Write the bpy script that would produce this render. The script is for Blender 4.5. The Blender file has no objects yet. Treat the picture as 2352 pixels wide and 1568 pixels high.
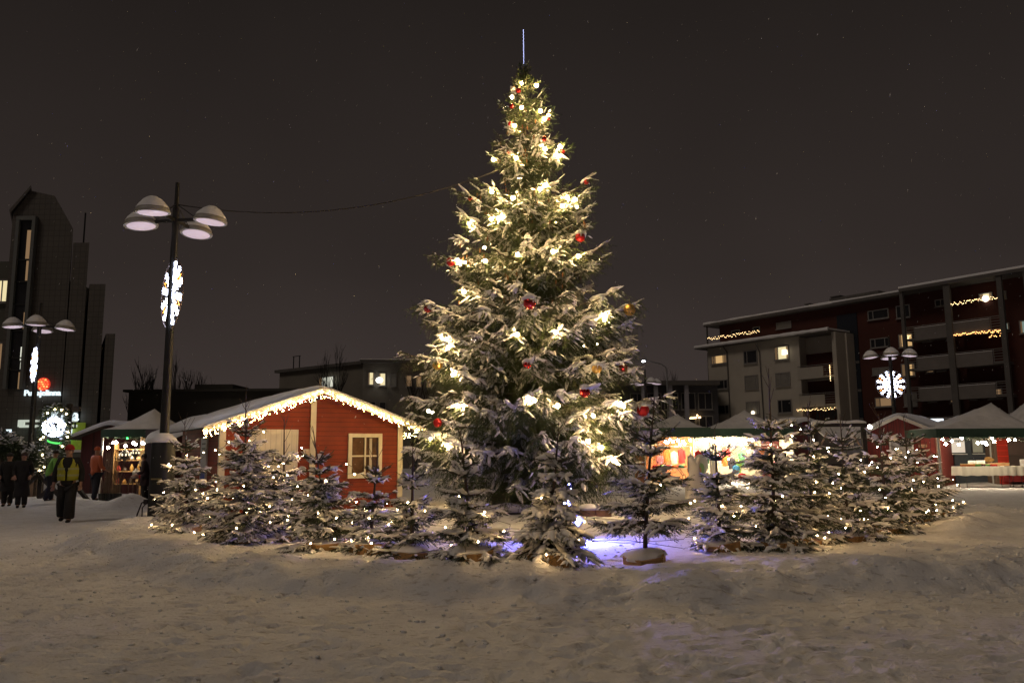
import bpy, bmesh, math, random
import numpy as np
from mathutils import Vector, Matrix
R = math.radians
S = bpy.context.scene
COL = S.collection
# ------------------------------------------------------------------ camera, world, light
FPX, CX, CY, EYE = 1800.0, 1176.0, 784.0, 1.6
PITCH, ROLL = math.atan(251 / 1800), -0.008
_r0, _f0 = Vector((1, 0, 0)), Vector((0, math.cos(PITCH), math.sin(PITCH)))
_u0 = _r0.cross(_f0)
CR = (_r0 * math.cos(ROLL) + _u0 * math.sin(ROLL))
CU = (-_r0 * math.sin(ROLL) + _u0 * math.cos(ROLL))
cd = bpy.data.cameras.new('camera'); cam = bpy.data.objects.new('camera', cd); COL.objects.link(cam)
cd.sensor_width = 36; cd.lens = 36 * FPX / 2352; cd.clip_end = 1500; cd.clip_start = 0.1
mw = Matrix.Identity(4)
for i in range(3):
    mw[i][0], mw[i][1], mw[i][2] = CR[i], CU[i], -_f0[i]
mw[2][3] = EYE
cam.matrix_world = mw
S.camera = cam
w = bpy.data.worlds.new("World"); S.world = w; w.use_nodes = True
nt = w.node_tree; nt.nodes.clear()
wo = nt.nodes.new('ShaderNodeOutputWorld'); bg = nt.nodes.new('ShaderNodeBackground')
tc = nt.nodes.new('ShaderNodeTexCoord'); sp = nt.nodes.new('ShaderNodeSeparateXYZ'); cr = nt.nodes.new('ShaderNodeValToRGB')
nt.links.new(tc.outputs['Generated'], sp.inputs[0]); nt.links.new(sp.outputs['Z'], cr.inputs[0])
nz_ = nt.nodes.new('ShaderNodeTexNoise'); nz_.inputs['Scale'].default_value = 1.6; nz_.inputs['Detail'].default_value = 3; nt.links.new(tc.outputs['Generated'], nz_.inputs['Vector'])
mr_ = nt.nodes.new('ShaderNodeMapRange'); mr_.inputs[1].default_value = .3; mr_.inputs[2].default_value = .7; mr_.inputs[3].default_value = .80; mr_.inputs[4].default_value = 1.18; nt.links.new(nz_.outputs[0], mr_.inputs[0])
mm_ = nt.nodes.new('ShaderNodeMix'); mm_.data_type = 'RGBA'; mm_.blend_type = 'MULTIPLY'; mm_.inputs[0].default_value = 1.0; nt.links.new(cr.outputs[0], mm_.inputs[6]); nt.links.new(mr_.outputs[0], mm_.inputs[7]); nt.links.new(mm_.outputs[2], bg.inputs[0]); nt.links.new(bg.outputs[0], wo.inputs[0])
e = cr.color_ramp.elements
e[0].position = 0.0; e[0].color = (0.054, 0.041, 0.037, 1)
e[1].position = 0.62; e[1].color = (0.0105, 0.0084, 0.0074, 1)
m_ = e.new(0.22); m_.color = (0.0290, 0.0222, 0.0198, 1)
bg.inputs[1].default_value = 1.0
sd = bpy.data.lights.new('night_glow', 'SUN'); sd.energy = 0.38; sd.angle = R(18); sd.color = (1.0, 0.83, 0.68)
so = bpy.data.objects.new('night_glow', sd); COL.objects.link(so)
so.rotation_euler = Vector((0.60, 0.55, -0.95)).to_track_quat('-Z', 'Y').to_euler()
S.view_settings.view_transform = 'Standard'; S.view_settings.look = 'None'
S.view_settings.gamma = 1; S.view_settings.exposure = 0
cy = S.cycles
cy.use_denoising = True; cy.max_bounces = 6; cy.diffuse_bounces = 3; cy.glossy_bounces = 3; cy.transparent_max_bounces = 8
cy.transmission_bounces = 4; cy.caustics_reflective = False; cy.caustics_refractive = False
cy.sample_clamp_indirect = 4.0; cy.use_light_tree = True
try: cy.denoiser = 'OPENIMAGEDENOISE'; cy.denoising_input_passes = 'RGB_ALBEDO_NORMAL'
except Exception: pass

# ------------------------------------------------------------------ pixel -> world helpers (pixels of a 2352 wide copy)
def ray(px, py): return _f0 + CR * ((px - CX) / FPX) + CU * ((CY - py) / FPX)
CAMP = Vector((0, 0, EYE))
def P(px, py, Y):
    d = ray(px, py); return CAMP + d * (Y / d.y)
def G(px, py, z=0.0):
    d = ray(px, py); return CAMP + d * ((z - EYE) / d.z)
def Z(px, py, Y): return P(px, py, Y).z
def X(px, Y, py=1000): return P(px, py, Y).x
def cc(ox, oy, s):
    return lambda x, y: ((ox + x / s) / 1.74149, (oy + y / s) / 1.74149)
# ------------------------------------------------------------------ materials
MATS = {}
def mat(name, col=(0.5, 0.5, 0.5), rough=0.7, metal=0.0, emit=None, es=0.0, noise=0.0, nscale=8.0, bump=0.0, bscale=30.0,
        coat=0.0, trans=0.0, sub=0.0, objvar=False, stripes=None, col2=None, em_noise=0):
    if name in MATS: return MATS[name]
    m = bpy.data.materials.new(name); m.use_nodes = True; MATS[name] = m
    t = m.node_tree; b = t.nodes['Principled BSDF']
    b.inputs['Base Color'].default_value = (*col, 1); b.inputs['Roughness'].default_value = rough
    b.inputs['Metallic'].default_value = metal; b.inputs['Coat Weight'].default_value = coat
    b.inputs['Transmission Weight'].default_value = trans
    tex = t.nodes.new('ShaderNodeTexCoord')
    if emit:
        b.inputs['Emission Color'].default_value = (*emit, 1); b.inputs['Emission Strength'].default_value = es
    last = None
    if noise or col2:
        n = t.nodes.new('ShaderNodeTexNoise'); n.inputs['Scale'].default_value = nscale; n.inputs['Detail'].default_value = 6
        n.inputs['Roughness'].default_value = 0.62
        t.links.new(tex.outputs['Object'], n.inputs['Vector'])
        mx = t.nodes.new('ShaderNodeMix'); mx.data_type = 'RGBA'
        c2 = col2 if col2 else tuple(min(1, c * (1 + noise)) for c in col); c1 = col if col2 else tuple(c * (1 - noise) for c in col)
        mx.inputs[6].default_value = (*c1, 1); mx.inputs[7].default_value = (*c2, 1)
        rp = t.nodes.new('ShaderNodeMapRange'); rp.inputs[1].default_value = 0.32; rp.inputs[2].default_value = 0.68
        t.links.new(n.outputs[0], rp.inputs[0]); t.links.new(rp.outputs[0], mx.inputs[0])
        t.links.new(mx.outputs[2], b.inputs['Base Color']); last = mx.outputs[2]
    hsum = None
    if bump:
        n2 = t.nodes.new('ShaderNodeTexNoise'); n2.inputs['Scale'].default_value = bscale; n2.inputs['Detail'].default_value = 5
        t.links.new(tex.outputs['Object'], n2.inputs['Vector'])
        bp = t.nodes.new('ShaderNodeBump'); bp.inputs['Strength'].default_value = bump; bp.inputs['Distance'].default_value = 0.02
        t.links.new(n2.outputs[0], bp.inputs['Height']); t.links.new(bp.outputs[0], b.inputs['Normal'])
    if stripes:   # (axis, period, groove fraction, dark factor): board joints / tile grid as real grooves in colour and bump
        axes, per, gf, dark = stripes
        sx = t.nodes.new('ShaderNodeSeparateXYZ'); t.links.new(tex.outputs['Object'], sx.inputs[0])
        val = None
        for a in axes:
            ml = t.nodes.new('ShaderNodeMath'); ml.operation = 'DIVIDE'; ml.inputs[1].default_value = per
            t.links.new(sx.outputs[a], ml.inputs[0])
            fr = t.nodes.new('ShaderNodeMath'); fr.operation = 'FRACT'; t.links.new(ml.outputs[0], fr.inputs[0])
            gt = t.nodes.new('ShaderNodeMath'); gt.operation = 'GREATER_THAN'; gt.inputs[1].default_value = gf
            t.links.new(fr.outputs[0], gt.inputs[0])
            if val is None: val = gt.outputs[0]
            else:
                mn = t.nodes.new('ShaderNodeMath'); mn.operation = 'MINIMUM'
                t.links.new(val, mn.inputs[0]); t.links.new(gt.outputs[0], mn.inputs[1]); val = mn.outputs[0]
        mx2 = t.nodes.new('ShaderNodeMix'); mx2.data_type = 'RGBA'
        mx2.inputs[6].default_value = (*[c * dark for c in col], 1)
        if last: t.links.new(last, mx2.inputs[7])
        else: mx2.inputs[7].default_value = (*col, 1)
        t.links.new(val, mx2.inputs[0]); t.links.new(mx2.outputs[2], b.inputs['Base Color'])
        bp = t.nodes.new('ShaderNodeBump'); bp.inputs['Strength'].default_value = 0.6; bp.inputs['Distance'].default_value = 0.01
        t.links.new(val, bp.inputs['Height']); t.links.new(bp.outputs[0], b.inputs['Normal'])
    return m
def emat(name, col, s): return mat(name, (0.02, 0.02, 0.02), 0.5, emit=col, es=s)
SNOW = mat('snow', (0.80, 0.80, 0.82), 0.75, noise=0.04, nscale=5, bump=0.35, bscale=22)
SNOWT = mat('tree_snow', (0.82, 0.81, 0.81), 0.8)
BLACK = mat('black_metal', (0.018, 0.018, 0.018), 0.45, noise=0.3, nscale=6)
# ------------------------------------------------------------------ mesh building
class MB:
    def __init__(s, M=None): s.v = []; s.f = []; s.mi = []; s.M = M or Matrix.Identity(4); s.m = 0; s.smooth = False
    def add(s, vs, fs, M=None):
        o = len(s.v); T = s.M @ M if M else s.M
        s.v += [T @ Vector(a) for a in vs]; s.f += [tuple(i + o for i in f) for f in fs]; s.mi += [s.m] * len(fs); return s
    def box(s, x0, x1, y0, y1, z0, z1, M=None):
        v = [(x, y, z) for z in (z0, z1) for y in (y0, y1) for x in (x0, x1)]
        return s.add(v, [(0, 2, 3, 1), (4, 5, 7, 6), (0, 1, 5, 4), (2, 6, 7, 3), (0, 4, 6, 2), (1, 3, 7, 5)], M)
    def bar(s, a, b, w, h=None):
        a, b = Vector(a), Vector(b); d = b - a; L = d.length; h = h or w
        if L < 1e-6: return s
        q = d.to_track_quat('Y', 'Z').to_matrix().to_4x4(); q.translation = a
        return s.box(-w / 2, w / 2, 0, L, -h / 2, h / 2, q)
    def tube(s, pts, rad, n=8, cap=True):
        pts = [Vector(p) for p in pts]; k = len(pts)
        if not hasattr(rad, '__len__'): rad = [rad] * k
        vs, fs = [], []; up = Vector((0.13, 0.21, 0.97)).normalized()
        for i, p in enumerate(pts):
            d = (pts[min(i + 1, k - 1)] - pts[max(i - 1, 0)]).normalized()
            a = d.cross(up)
            if a.length < 0.05: a = d.cross(Vector((1, 0, 0)))
            a.normalize(); b = d.cross(a)
            for j in range(n):
                t = 2 * math.pi * j / n; vs.append(p + (a * math.cos(t) + b * math.sin(t)) * rad[i])
        for i in range(k - 1):
            for j in range(n):
                fs.append((i * n + j, i * n + (j + 1) % n, (i + 1) * n + (j + 1) % n, (i + 1) * n + j))
        if cap: fs += [tuple(range(n - 1, -1, -1)), tuple(range((k - 1) * n, k * n))]
        return s.add(vs, fs)
    def lathe(s, prof, c=(0, 0, 0), n=20, M=None, sx=1, sy=1, jit=0, rng=None):
        vs, fs = [], []; c = Vector(c)
        for (r, z) in prof:
            for j in range(n):
                t = 2 * math.pi * j / n; q = r * (1 + (rng.uniform(-jit, jit) if rng else 0))
                vs.append(c + Vector((q * math.cos(t) * sx, q * math.sin(t) * sy, z)))
        k = len(prof)
        for i in range(k - 1):
            for j in range(n): fs.append((i * n + j, i * n + (j + 1) % n, (i + 1) * n + (j + 1) % n, (i + 1) * n + j))
        if prof[0][0] > 1e-4: fs.append(tuple(range(n - 1, -1, -1)))
        if prof[-1][0] > 1e-4: fs.append(tuple(range((k - 1) * n, k * n)))
        return s.add(vs, fs, M)
    def ball(s, c, r, n=12, m=8, sz=1.0, sx=1, sy=1):
        return s.lathe([(max(1e-5, r * math.sin(math.pi * i / m)), -r * sz * math.cos(math.pi * i / m)) for i in range(m + 1)], c, n, None, sx, sy)
    def prism(s, poly, y0, y1, M=None):      # poly of (x, z), extruded along y
        n = len(poly)
        v = [(x, y0, z) for x, z in poly] + [(x, y1, z) for x, z in poly]
        f = [tuple(range(n)), tuple(range(2 * n - 1, n - 1, -1))] + [(i, i + n, (i + 1) % n + n, (i + 1) % n) for i in range(n)]
        return s.add(v, f, M)
    def build(s, name, m, parent=None, smooth=None):
        me = bpy.data.meshes.new(name); me.from_pydata([tuple(v) for v in s.v], [], s.f)
        for x in (m if isinstance(m, (list, tuple)) else [m]): me.materials.append(x)
        if isinstance(m, (list, tuple)): me.polygons.foreach_set('material_index', s.mi)
        bm = bmesh.new(); bm.from_mesh(me); bmesh.ops.recalc_face_normals(bm, faces=bm.faces); bm.to_mesh(me); bm.free()
        if smooth if smooth is not None else s.smooth:
            me.polygons.foreach_set('use_smooth', [True] * len(me.polygons))
            try: me.set_sharp_from_angle(angle=R(40))
            except Exception: pass
        o = bpy.data.objects.new(name, me); COL.objects.link(o)
        if parent:
            o.parent = parent; o.matrix_parent_inverse = (PW.get(parent.name) or Matrix.Identity(4)).inverted()
        return o
PW = {}
def npmesh(name, v, f, m, parent=None, smooth=False, world=True):
    """v (n,3), f (k,3|4) arrays -> one mesh object"""
    me = bpy.data.meshes.new(name); k = f.shape[1]
    me.vertices.add(len(v)); me.vertices.foreach_set('co', np.asarray(v, dtype=np.float32).ravel())
    me.loops.add(f.size); me.loops.foreach_set('vertex_index', f.ravel().astype(np.int32))
    me.polygons.add(len(f)); me.polygons.foreach_set('loop_start', np.arange(0, f.size, k, dtype=np.int32))
    me.polygons.foreach_set('loop_total', np.full(len(f), k, dtype=np.int32))
    if smooth: me.polygons.foreach_set('use_smooth', np.ones(len(f), dtype=bool))
    me.materials.append(m); me.update(calc_edges=True)
    o = bpy.data.objects.new(name, me); COL.objects.link(o)
    if parent:
        o.parent = parent; o.matrix_parent_inverse = (PW.get(parent.name) or Matrix.Identity(4)).inverted()
    return o
def thing(name, label, cat, loc=(0, 0, 0), group=None, rotz=0):
    """Empty at the thing's base. Parts are built in world coordinates unless rotz/local building is used."""
    o = bpy.data.objects.new(name, None); COL.objects.link(o); o.empty_display_size = 0.2
    o.location = loc; o.rotation_euler = (0, 0, rotz); o['label'] = label; o['category'] = cat
    if group: o['group'] = group
    PW[o.name] = Matrix.Translation(Vector(loc)) @ Matrix.Rotation(rotz, 4, 'Z')
    return o
def tag(o, label=None, cat=None, group=None, kind=None):
    if label: o['label'] = label
    if cat: o['category'] = cat
    if group: o['group'] = group
    if kind: o['kind'] = kind
    return o
def LM(loc, rotz=0): return Matrix.Translation(Vector(loc)) @ Matrix.Rotation(rotz, 4, 'Z')
def text_mesh(txt, size, name, m, parent=None, M=None, depth=0.03, bold=0.0, align='CENTER'):
    cu = bpy.data.curves.new(name, 'FONT'); cu.body = txt; cu.size = size; cu.extrude = depth; cu.offset = bold; cu.align_x = align
    t = bpy.data.objects.new('tmp', cu); COL.objects.link(t)
    dg = bpy.context.evaluated_depsgraph_get(); me = bpy.data.meshes.new_from_object(t.evaluated_get(dg))
    bpy.data.objects.remove(t); bpy.data.curves.remove(cu)
    me.transform((M or Matrix.Identity(4)) @ Matrix.Rotation(R(90), 4, 'X')); me.materials.clear(); me.materials.append(m)
    o = bpy.data.objects.new(name, me); COL.objects.link(o)
    if parent: o.parent = parent; o.matrix_parent_inverse = PW[parent.name].inverted()
    return o
def dup_tree(root, loc, label, rotz=None):
    c = root.copy(); COL.objects.link(c); c.location = loc; c['label'] = label
    if rotz is not None: c.rotation_euler = (0, 0, rotz)
    for ch in list(root.children):
        d = ch.copy(); COL.objects.link(d); d.parent = c
        for g in list(ch.children):
            h = g.copy(); COL.objects.link(h); h.parent = d
    return c
def bulbs(parent, pts, r, m, name='bulb', cap=100, n=6, k=4):
    """each bulb its own part up to 100; the rest as one stuff part"""
    b = MB(); b.ball((0, 0, 0), r, n, k); proto = None
    pts = list(pts)
    for i, p in enumerate(pts[:cap]):
        if proto is None:
            b2 = MB(); b2.ball((0, 0, 0), r, n, k); proto = b2.build(name, m, None, True); o = proto
        else:
            o = proto.copy(); COL.objects.link(o)
        o.parent = parent; o.matrix_parent_inverse = PW[parent.name].inverted(); o.location = p
    if len(pts) > cap:
        b3 = MB()
        for p in pts[cap:]: b3.ball(p, r, n, k)
        o = b3.build(name, m, parent, True); o['kind'] = 'stuff'

# ------------------------------------------------------------------ ground
RC = Vector((1.5, 18.9, 0)); RR = 8.5
rg = np.random.RandomState(4)
class VN:   # value noise on a lattice
    def __init__(s, seed): s.t = np.random.RandomState(seed).rand(256, 256)
    def __call__(s, x, y):
        xi = np.floor(x).astype(int); yi = np.floor(y).astype(int); fx = x - xi; fy = y - yi
        fx = fx * fx * (3 - 2 * fx); fy = fy * fy * (3 - 2 * fy); t = s.t
        a = t[yi % 256, xi % 256]; b = t[yi % 256, (xi + 1) % 256]; c = t[(yi + 1) % 256, xi % 256]; d = t[(yi + 1) % 256, (xi + 1) % 256]
        return (a * (1 - fx) + b * fx) * (1 - fy) + (c * (1 - fx) + d * fx) * fy - 0.5
N1, N2, N3, N4 = VN(1), VN(2), VN(3), VN(5)
def sstep(a, b, x):
    t = np.clip((x - a) / (b - a), 0, 1); return t * t * (3 - 2 * t)
MOUNDS = []
def ground_z(x, y):
    x = np.asarray(x, float); y = np.asarray(y, float)
    dx, dy = x - RC.x, y - RC.y; d = np.sqrt(dx * dx + dy * dy)
    d = d + 0.5 * N1(x * 0.5, y * 0.5)
    front = sstep(5.5, 0.5, dy)            # the bank runs round the near side and the flanks
    bank = 0.05 * sstep(10.8, 9.8, d) * sstep(9.0, 9.5, d) * front
    bank = bank * (1 + 0.7 * N2(x * 0.9, y * 0.9) + 0.5 * N1(x * 2.3, y * 2.3))
    inner = 0.20 * sstep(10.55, 9.75, d) * (.25 + .75 * front) * (1 + .35 * N2(x * .8, y * .8))
    z = 0.035 * N3(x * 0.25, y * 0.25) + 0.012 * N2(x * 1.3, y * 1.3) + inner + bank
    tr = N4(x * 1.1, y * 1.1)
    z = z + (0.006 + 0.075 * sstep(0, .12, bank * 4)) * N1(x * 3.1, y * 3.1) + (.008 + .045 * sstep(0, .12, bank * 4)) * N2(x * 6.1, y * 6.1) + 0.008 * N3(x * 9.0, y * 9.0) * (1 + 1.5 * sstep(-.1, .3, tr)) + 0.010 * N2(x * 19, y * 19)
    for (mx, my, mr, mh) in MOUNDS:
        q = ((x - mx) ** 2 + (y - my) ** 2) / (mr * mr)
        z = z + mh * np.exp(-q * 1.6) * (1 + 0.6 * N1(x * 1.8, y * 1.8) + .3 * N2(x * 5, y * 5))
    return z
def gz(x, y): return float(ground_z(np.array([x]), np.array([y]))[0])
def M_(px, py, r, h): g = G(px, py); MOUNDS.append((g.x, g.y, r, h))
M_(300, 1165, .95, .42); M_(150, 1160, 1.6, .22); M_(60, 1155, 1.2, .25); M_(2230, 1108, 1.4, .28); M_(2000, 1115, 1.2, .3)
M_(1000, 1120, 2.0, .3); M_(940, 1108, 1.2, .5); M_(2215, 1232, .55, .16); M_(2265, 1215, .5, .14); M_(2190, 1245, .6, .15)
def axis(lo, hi, dlo, dhi, st, grow=1.12):
    a = list(np.arange(dlo, dhi, st)); s = st; x = dlo
    L = []
    while x > lo: s *= grow; x -= s; L.append(x)
    s = st; x = a[-1]; U = []
    while x < hi: s *= grow; x += s; U.append(x)
    return np.array(L[::-1] + a + U)
ax_x = axis(-260, 260, -9.5, 12.5, 0.05); ax_y = axis(-30, 420, 5.2, 12.5, 0.04, 1.022)
gx, gy = np.meshgrid(ax_x, ax_y)
gzv = ground_z(gx, gy)
# footprints: dents with a small rim
NFP = 1700
fx = rg.uniform(-9, 9, NFP); fy = 5.6 + 8.5 * rg.rand(NFP) ** 1.1; fa = rg.uniform(-.5, .5, NFP) + math.pi / 2 * (rg.rand(NFP) > .5)
for x0, y0, a in zip(fx, fy, fa):
    if x0 > 3 and rg.rand() < .6: continue
    if math.hypot(x0 - RC.x, y0 - RC.y) < 10.2 and rg.rand() < .7: continue
    m = (abs(gx - x0) < .3) & (abs(gy - y0) < .3)
    u = (gx[m] - x0) * math.cos(a) + (gy[m] - y0) * math.sin(a); v = -(gx[m] - x0) * math.sin(a) + (gy[m] - y0) * math.cos(a)
    q = (u / .125) ** 2 + (v / .05) ** 2
    gzv[m] += -0.034 * np.exp(-q * q) + 0.010 * np.exp(-((np.sqrt(q) - 1.6) ** 2) * 3)
ny, nx = gx.shape
vv = np.stack([gx.ravel(), gy.ravel(), gzv.ravel()], 1)
idx = np.arange(ny * nx).reshape(ny, nx)
ff = np.stack([idx[:-1, :-1].ravel(), idx[:-1, 1:].ravel(), idx[1:, 1:].ravel(), idx[1:, :-1].ravel()], 1)
GSN = mat('trodden_snow', (0.66, 0.65, 0.655), 0.8, col2=(0.80, 0.795, 0.80), nscale=1.6, bump=1.0, bscale=24)
def _():
    t = GSN.node_tree; b = t.nodes['Principled BSDF']; tx = [n for n in t.nodes if n.type == 'TEX_COORD'][0]
    # darker trampled streaks
    n = t.nodes.new('ShaderNodeTexNoise'); n.inputs['Scale'].default_value = 8.5; n.inputs['Detail'].default_value = 9; n.inputs['Roughness'].default_value = .7
    mp = t.nodes.new('ShaderNodeMapping'); mp.inputs['Scale'].default_value = (0.6, 1.7, 1); t.links.new(tx.outputs['Object'], mp.inputs[0]); t.links.new(mp.outputs[0], n.inputs['Vector'])
    rp = t.nodes.new('ShaderNodeMapRange'); rp.inputs[1].default_value = .54; rp.inputs[2].default_value = .68; rp.inputs[3].default_value = 0; rp.inputs[4].default_value = .85
    t.links.new(n.outputs[0], rp.inputs[0])
    mx = t.nodes.new('ShaderNodeMix'); mx.data_type = 'RGBA'; old = b.inputs['Base Color'].links[0].from_socket
    t.links.new(rp.outputs[0], mx.inputs[0]); t.links.new(old, mx.inputs[6]); mx.inputs[7].default_value = (.36, .32, .29, 1)
    t.links.new(mx.outputs[2], b.inputs['Base Color'])
_()
tag(npmesh('snow_ground', vv, ff, GSN, None, True), kind='structure')

# loose clods and crumbs of kicked-up snow
rk = np.random.RandomState(55)
def clods():
    n = 5200; x = rk.uniform(-9.5, 11, n); y = 5.6 + 6.5 * rk.rand(n) ** 1.15
    near = rk.rand(n) < .35; a = rk.uniform(math.pi * 1.02, math.pi * 1.98, n); rr = rk.uniform(9.6, 11.2, n)
    x = np.where(near, RC.x + rr * np.cos(a), x); y = np.where(near, RC.y + rr * np.sin(a), y)
    keep = N4(x * .9, y * .9) > -.18 ; x, y = x[keep], y[keep]; n = len(x)
    s = .006 + .022 * rk.rand(n) ** 3; z = ground_z(x, y) + s * .2
    phi = (1 + 5 ** .5) / 2
    ico = unit0(np.array([(-1, phi, 0), (1, phi, 0), (-1, -phi, 0), (1, -phi, 0), (0, -1, phi), (0, 1, phi), (0, -1, -phi), (0, 1, -phi), (phi, 0, -1), (phi, 0, 1), (-phi, 0, -1), (-phi, 0, 1)]))
    f = np.array([(0, 11, 5), (0, 5, 1), (0, 1, 7), (0, 7, 10), (0, 10, 11), (1, 5, 9), (5, 11, 4), (11, 10, 2), (10, 7, 6), (7, 1, 8), (3, 9, 4), (3, 4, 2), (3, 2, 6), (3, 6, 8), (3, 8, 9), (4, 9, 5), (2, 4, 11), (6, 2, 10), (8, 6, 7), (9, 8, 1)])
    V = ico[None] * (s[:, None, None] * rk.uniform(.55, 1.25, (n, 12, 1))) * np.array([1.3, 1, .7]) + np.stack([x, y, z], 1)[:, None, :]
    return V.reshape(-1, 3), (f[None] + 12 * np.arange(n)[:, None, None]).reshape(-1, 3)
def unit0(a): return a / np.linalg.norm(a, axis=1, keepdims=True)
V_, F_ = clods(); tag(npmesh('snow_crumbs', V_, F_, SNOW, None, True), kind='stuff')
# ------------------------------------------------------------------ spruces
# shoot templates
def needle_template(K, seed, fwd=0.5, rw=0.10):
    r = np.random.RandomState(seed); V = []; F = []
    for i in range(K):
        t = (i + .3) / K * .95; ph = i * 2.4 + r.uniform(-.3, .3); rr = 1 - .25 * t
        c, s = math.cos(ph), math.sin(ph)
        o = len(V)
        V += [(t, 0, -rw * s, rw * c), (t + .001, 0, rw * s, -rw * c), (t + 0.02, fwd, rr * c, rr * s)]
        F.append((o, o + 1, o + 2))
    o = len(V)   # leading tip
    V += [(1, -.3, .25, 0), (1, -.3, -.25, 0), (1, .6, 0, 0)]; F.append((o, o + 1, o + 2))
    return np.array(V), np.array(F)
# V columns: t along the length, extra forward in radius units, side, up
def place(V, base, d, L, rad, roll):
    up = np.array([0, 0, 1.0]); s = np.cross(d, up); sl = np.linalg.norm(s, axis=1, keepdims=True)
    s = np.where(sl > 1e-3, s / np.maximum(sl, 1e-3), np.array([1.0, 0, 0])); n = np.cross(s, d)
    c, q = np.cos(roll)[:, None], np.sin(roll)[:, None]
    s2, n2 = s * c + n * q, n * c - s * q
    A = base[:, None, :] + d[:, None, :] * (V[None, :, 0, None] * L[:, None, None] + V[None, :, 1, None] * rad[:, None, None]) \
        + s2[:, None, :] * (V[None, :, 2, None] * rad[:, None, None]) + n2[:, None, :] * (V[None, :, 3, None] * rad[:, None, None])
    return A
def fill(parts):
    V, F, o = [], [], 0
    for v, f in parts:
        V.append(v); F.append(f + o); o += len(v)
    return np.concatenate(V), np.concatenate(F)
def expand(T, F, base, d, L, rad, roll, jit=0.0, rs=None):
    A = place(T, base, d, L, rad, roll); n, k, _ = A.shape
    if jit: A = A + rs.normal(0, 1, A.shape) * (jit * rad)[:, None, None]
    return A.reshape(-1, 3), (F[None] + (np.arange(n) * k)[:, None, None]).reshape(-1, F.shape[1])
# snow finger: flattened, pointed at the tip, sits on top of the shoot
def snow_template(n=6):
    rings = [(0.0, .35), (.22, .95), (.5, 1.0), (.78, .66), (1.03, .16)]
    V, F = [], []
    for t, r in rings:
        for j in range(n):
            a = 2 * math.pi * j / n; V.append((t, 0, r * math.cos(a), 0.12 + r * (.62 if math.sin(a) > 0 else .30) * math.sin(a)))
    for i in range(len(rings) - 1):
        for j in range(n): F.append((i * n + j, i * n + (j + 1) % n, (i + 1) * n + (j + 1) % n, (i + 1) * n + j))
    F.append((0, 1, 2, 3)); F.append((0, 3, 4, 5)); o = 4 * n; F.append((o + 3, o + 2, o + 1, o)); F.append((o + 5, o + 4, o + 3, o))
    return np.array(V), np.array(F)
ST, SF = snow_template()
def unit(a): return a / np.maximum(np.linalg.norm(a, axis=-1, keepdims=True), 1e-6)
def tubes_np(paths, n=5):
    V, F, o = [], [], 0
    for pts, r0, r1 in paths:
        k = len(pts); d = unit(np.gradient(pts, axis=0)); up = np.array([.11, .17, .98]); a = unit(np.cross(d, up)); b = np.cross(d, a)
        rad = np.linspace(r0, r1, k)[:, None, None]; t = np.arange(n) * 2 * math.pi / n
        ring = pts[:, None, :] + rad * (a[:, None, :] * np.cos(t)[None, :, None] + b[:, None, :] * np.sin(t)[None, :, None])
        V.append(ring.reshape(-1, 3)); i, j = np.meshgrid(np.arange(k - 1), np.arange(n), indexing='ij')
        F.append(np.stack([i * n + j, i * n + (j + 1) % n, (i + 1) * n + (j + 1) % n, (i + 1) * n + j], -1).reshape(-1, 4) + o); o += k * n
    return np.concatenate(V), np.concatenate(F)
def needle_mat(name, c1, c2):
    m = mat(name, c1, 0.6, col2=c2, nscale=3.0); return m
NEED = needle_mat('spruce_needles', (0.022, 0.042, 0.010), (0.066, 0.092, 0.020))
NEED2 = needle_mat('young_spruce_needles', (0.022, 0.036, 0.014), (0.050, 0.070, 0.027))
BARK = mat('bark', (0.075, 0.052, 0.036), 0.9, noise=0.35, nscale=14, bump=.4, bscale=40)
CONE = mat('spruce_cone', (0.22, 0.10, 0.035), 0.7, noise=.25, nscale=30)

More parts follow.
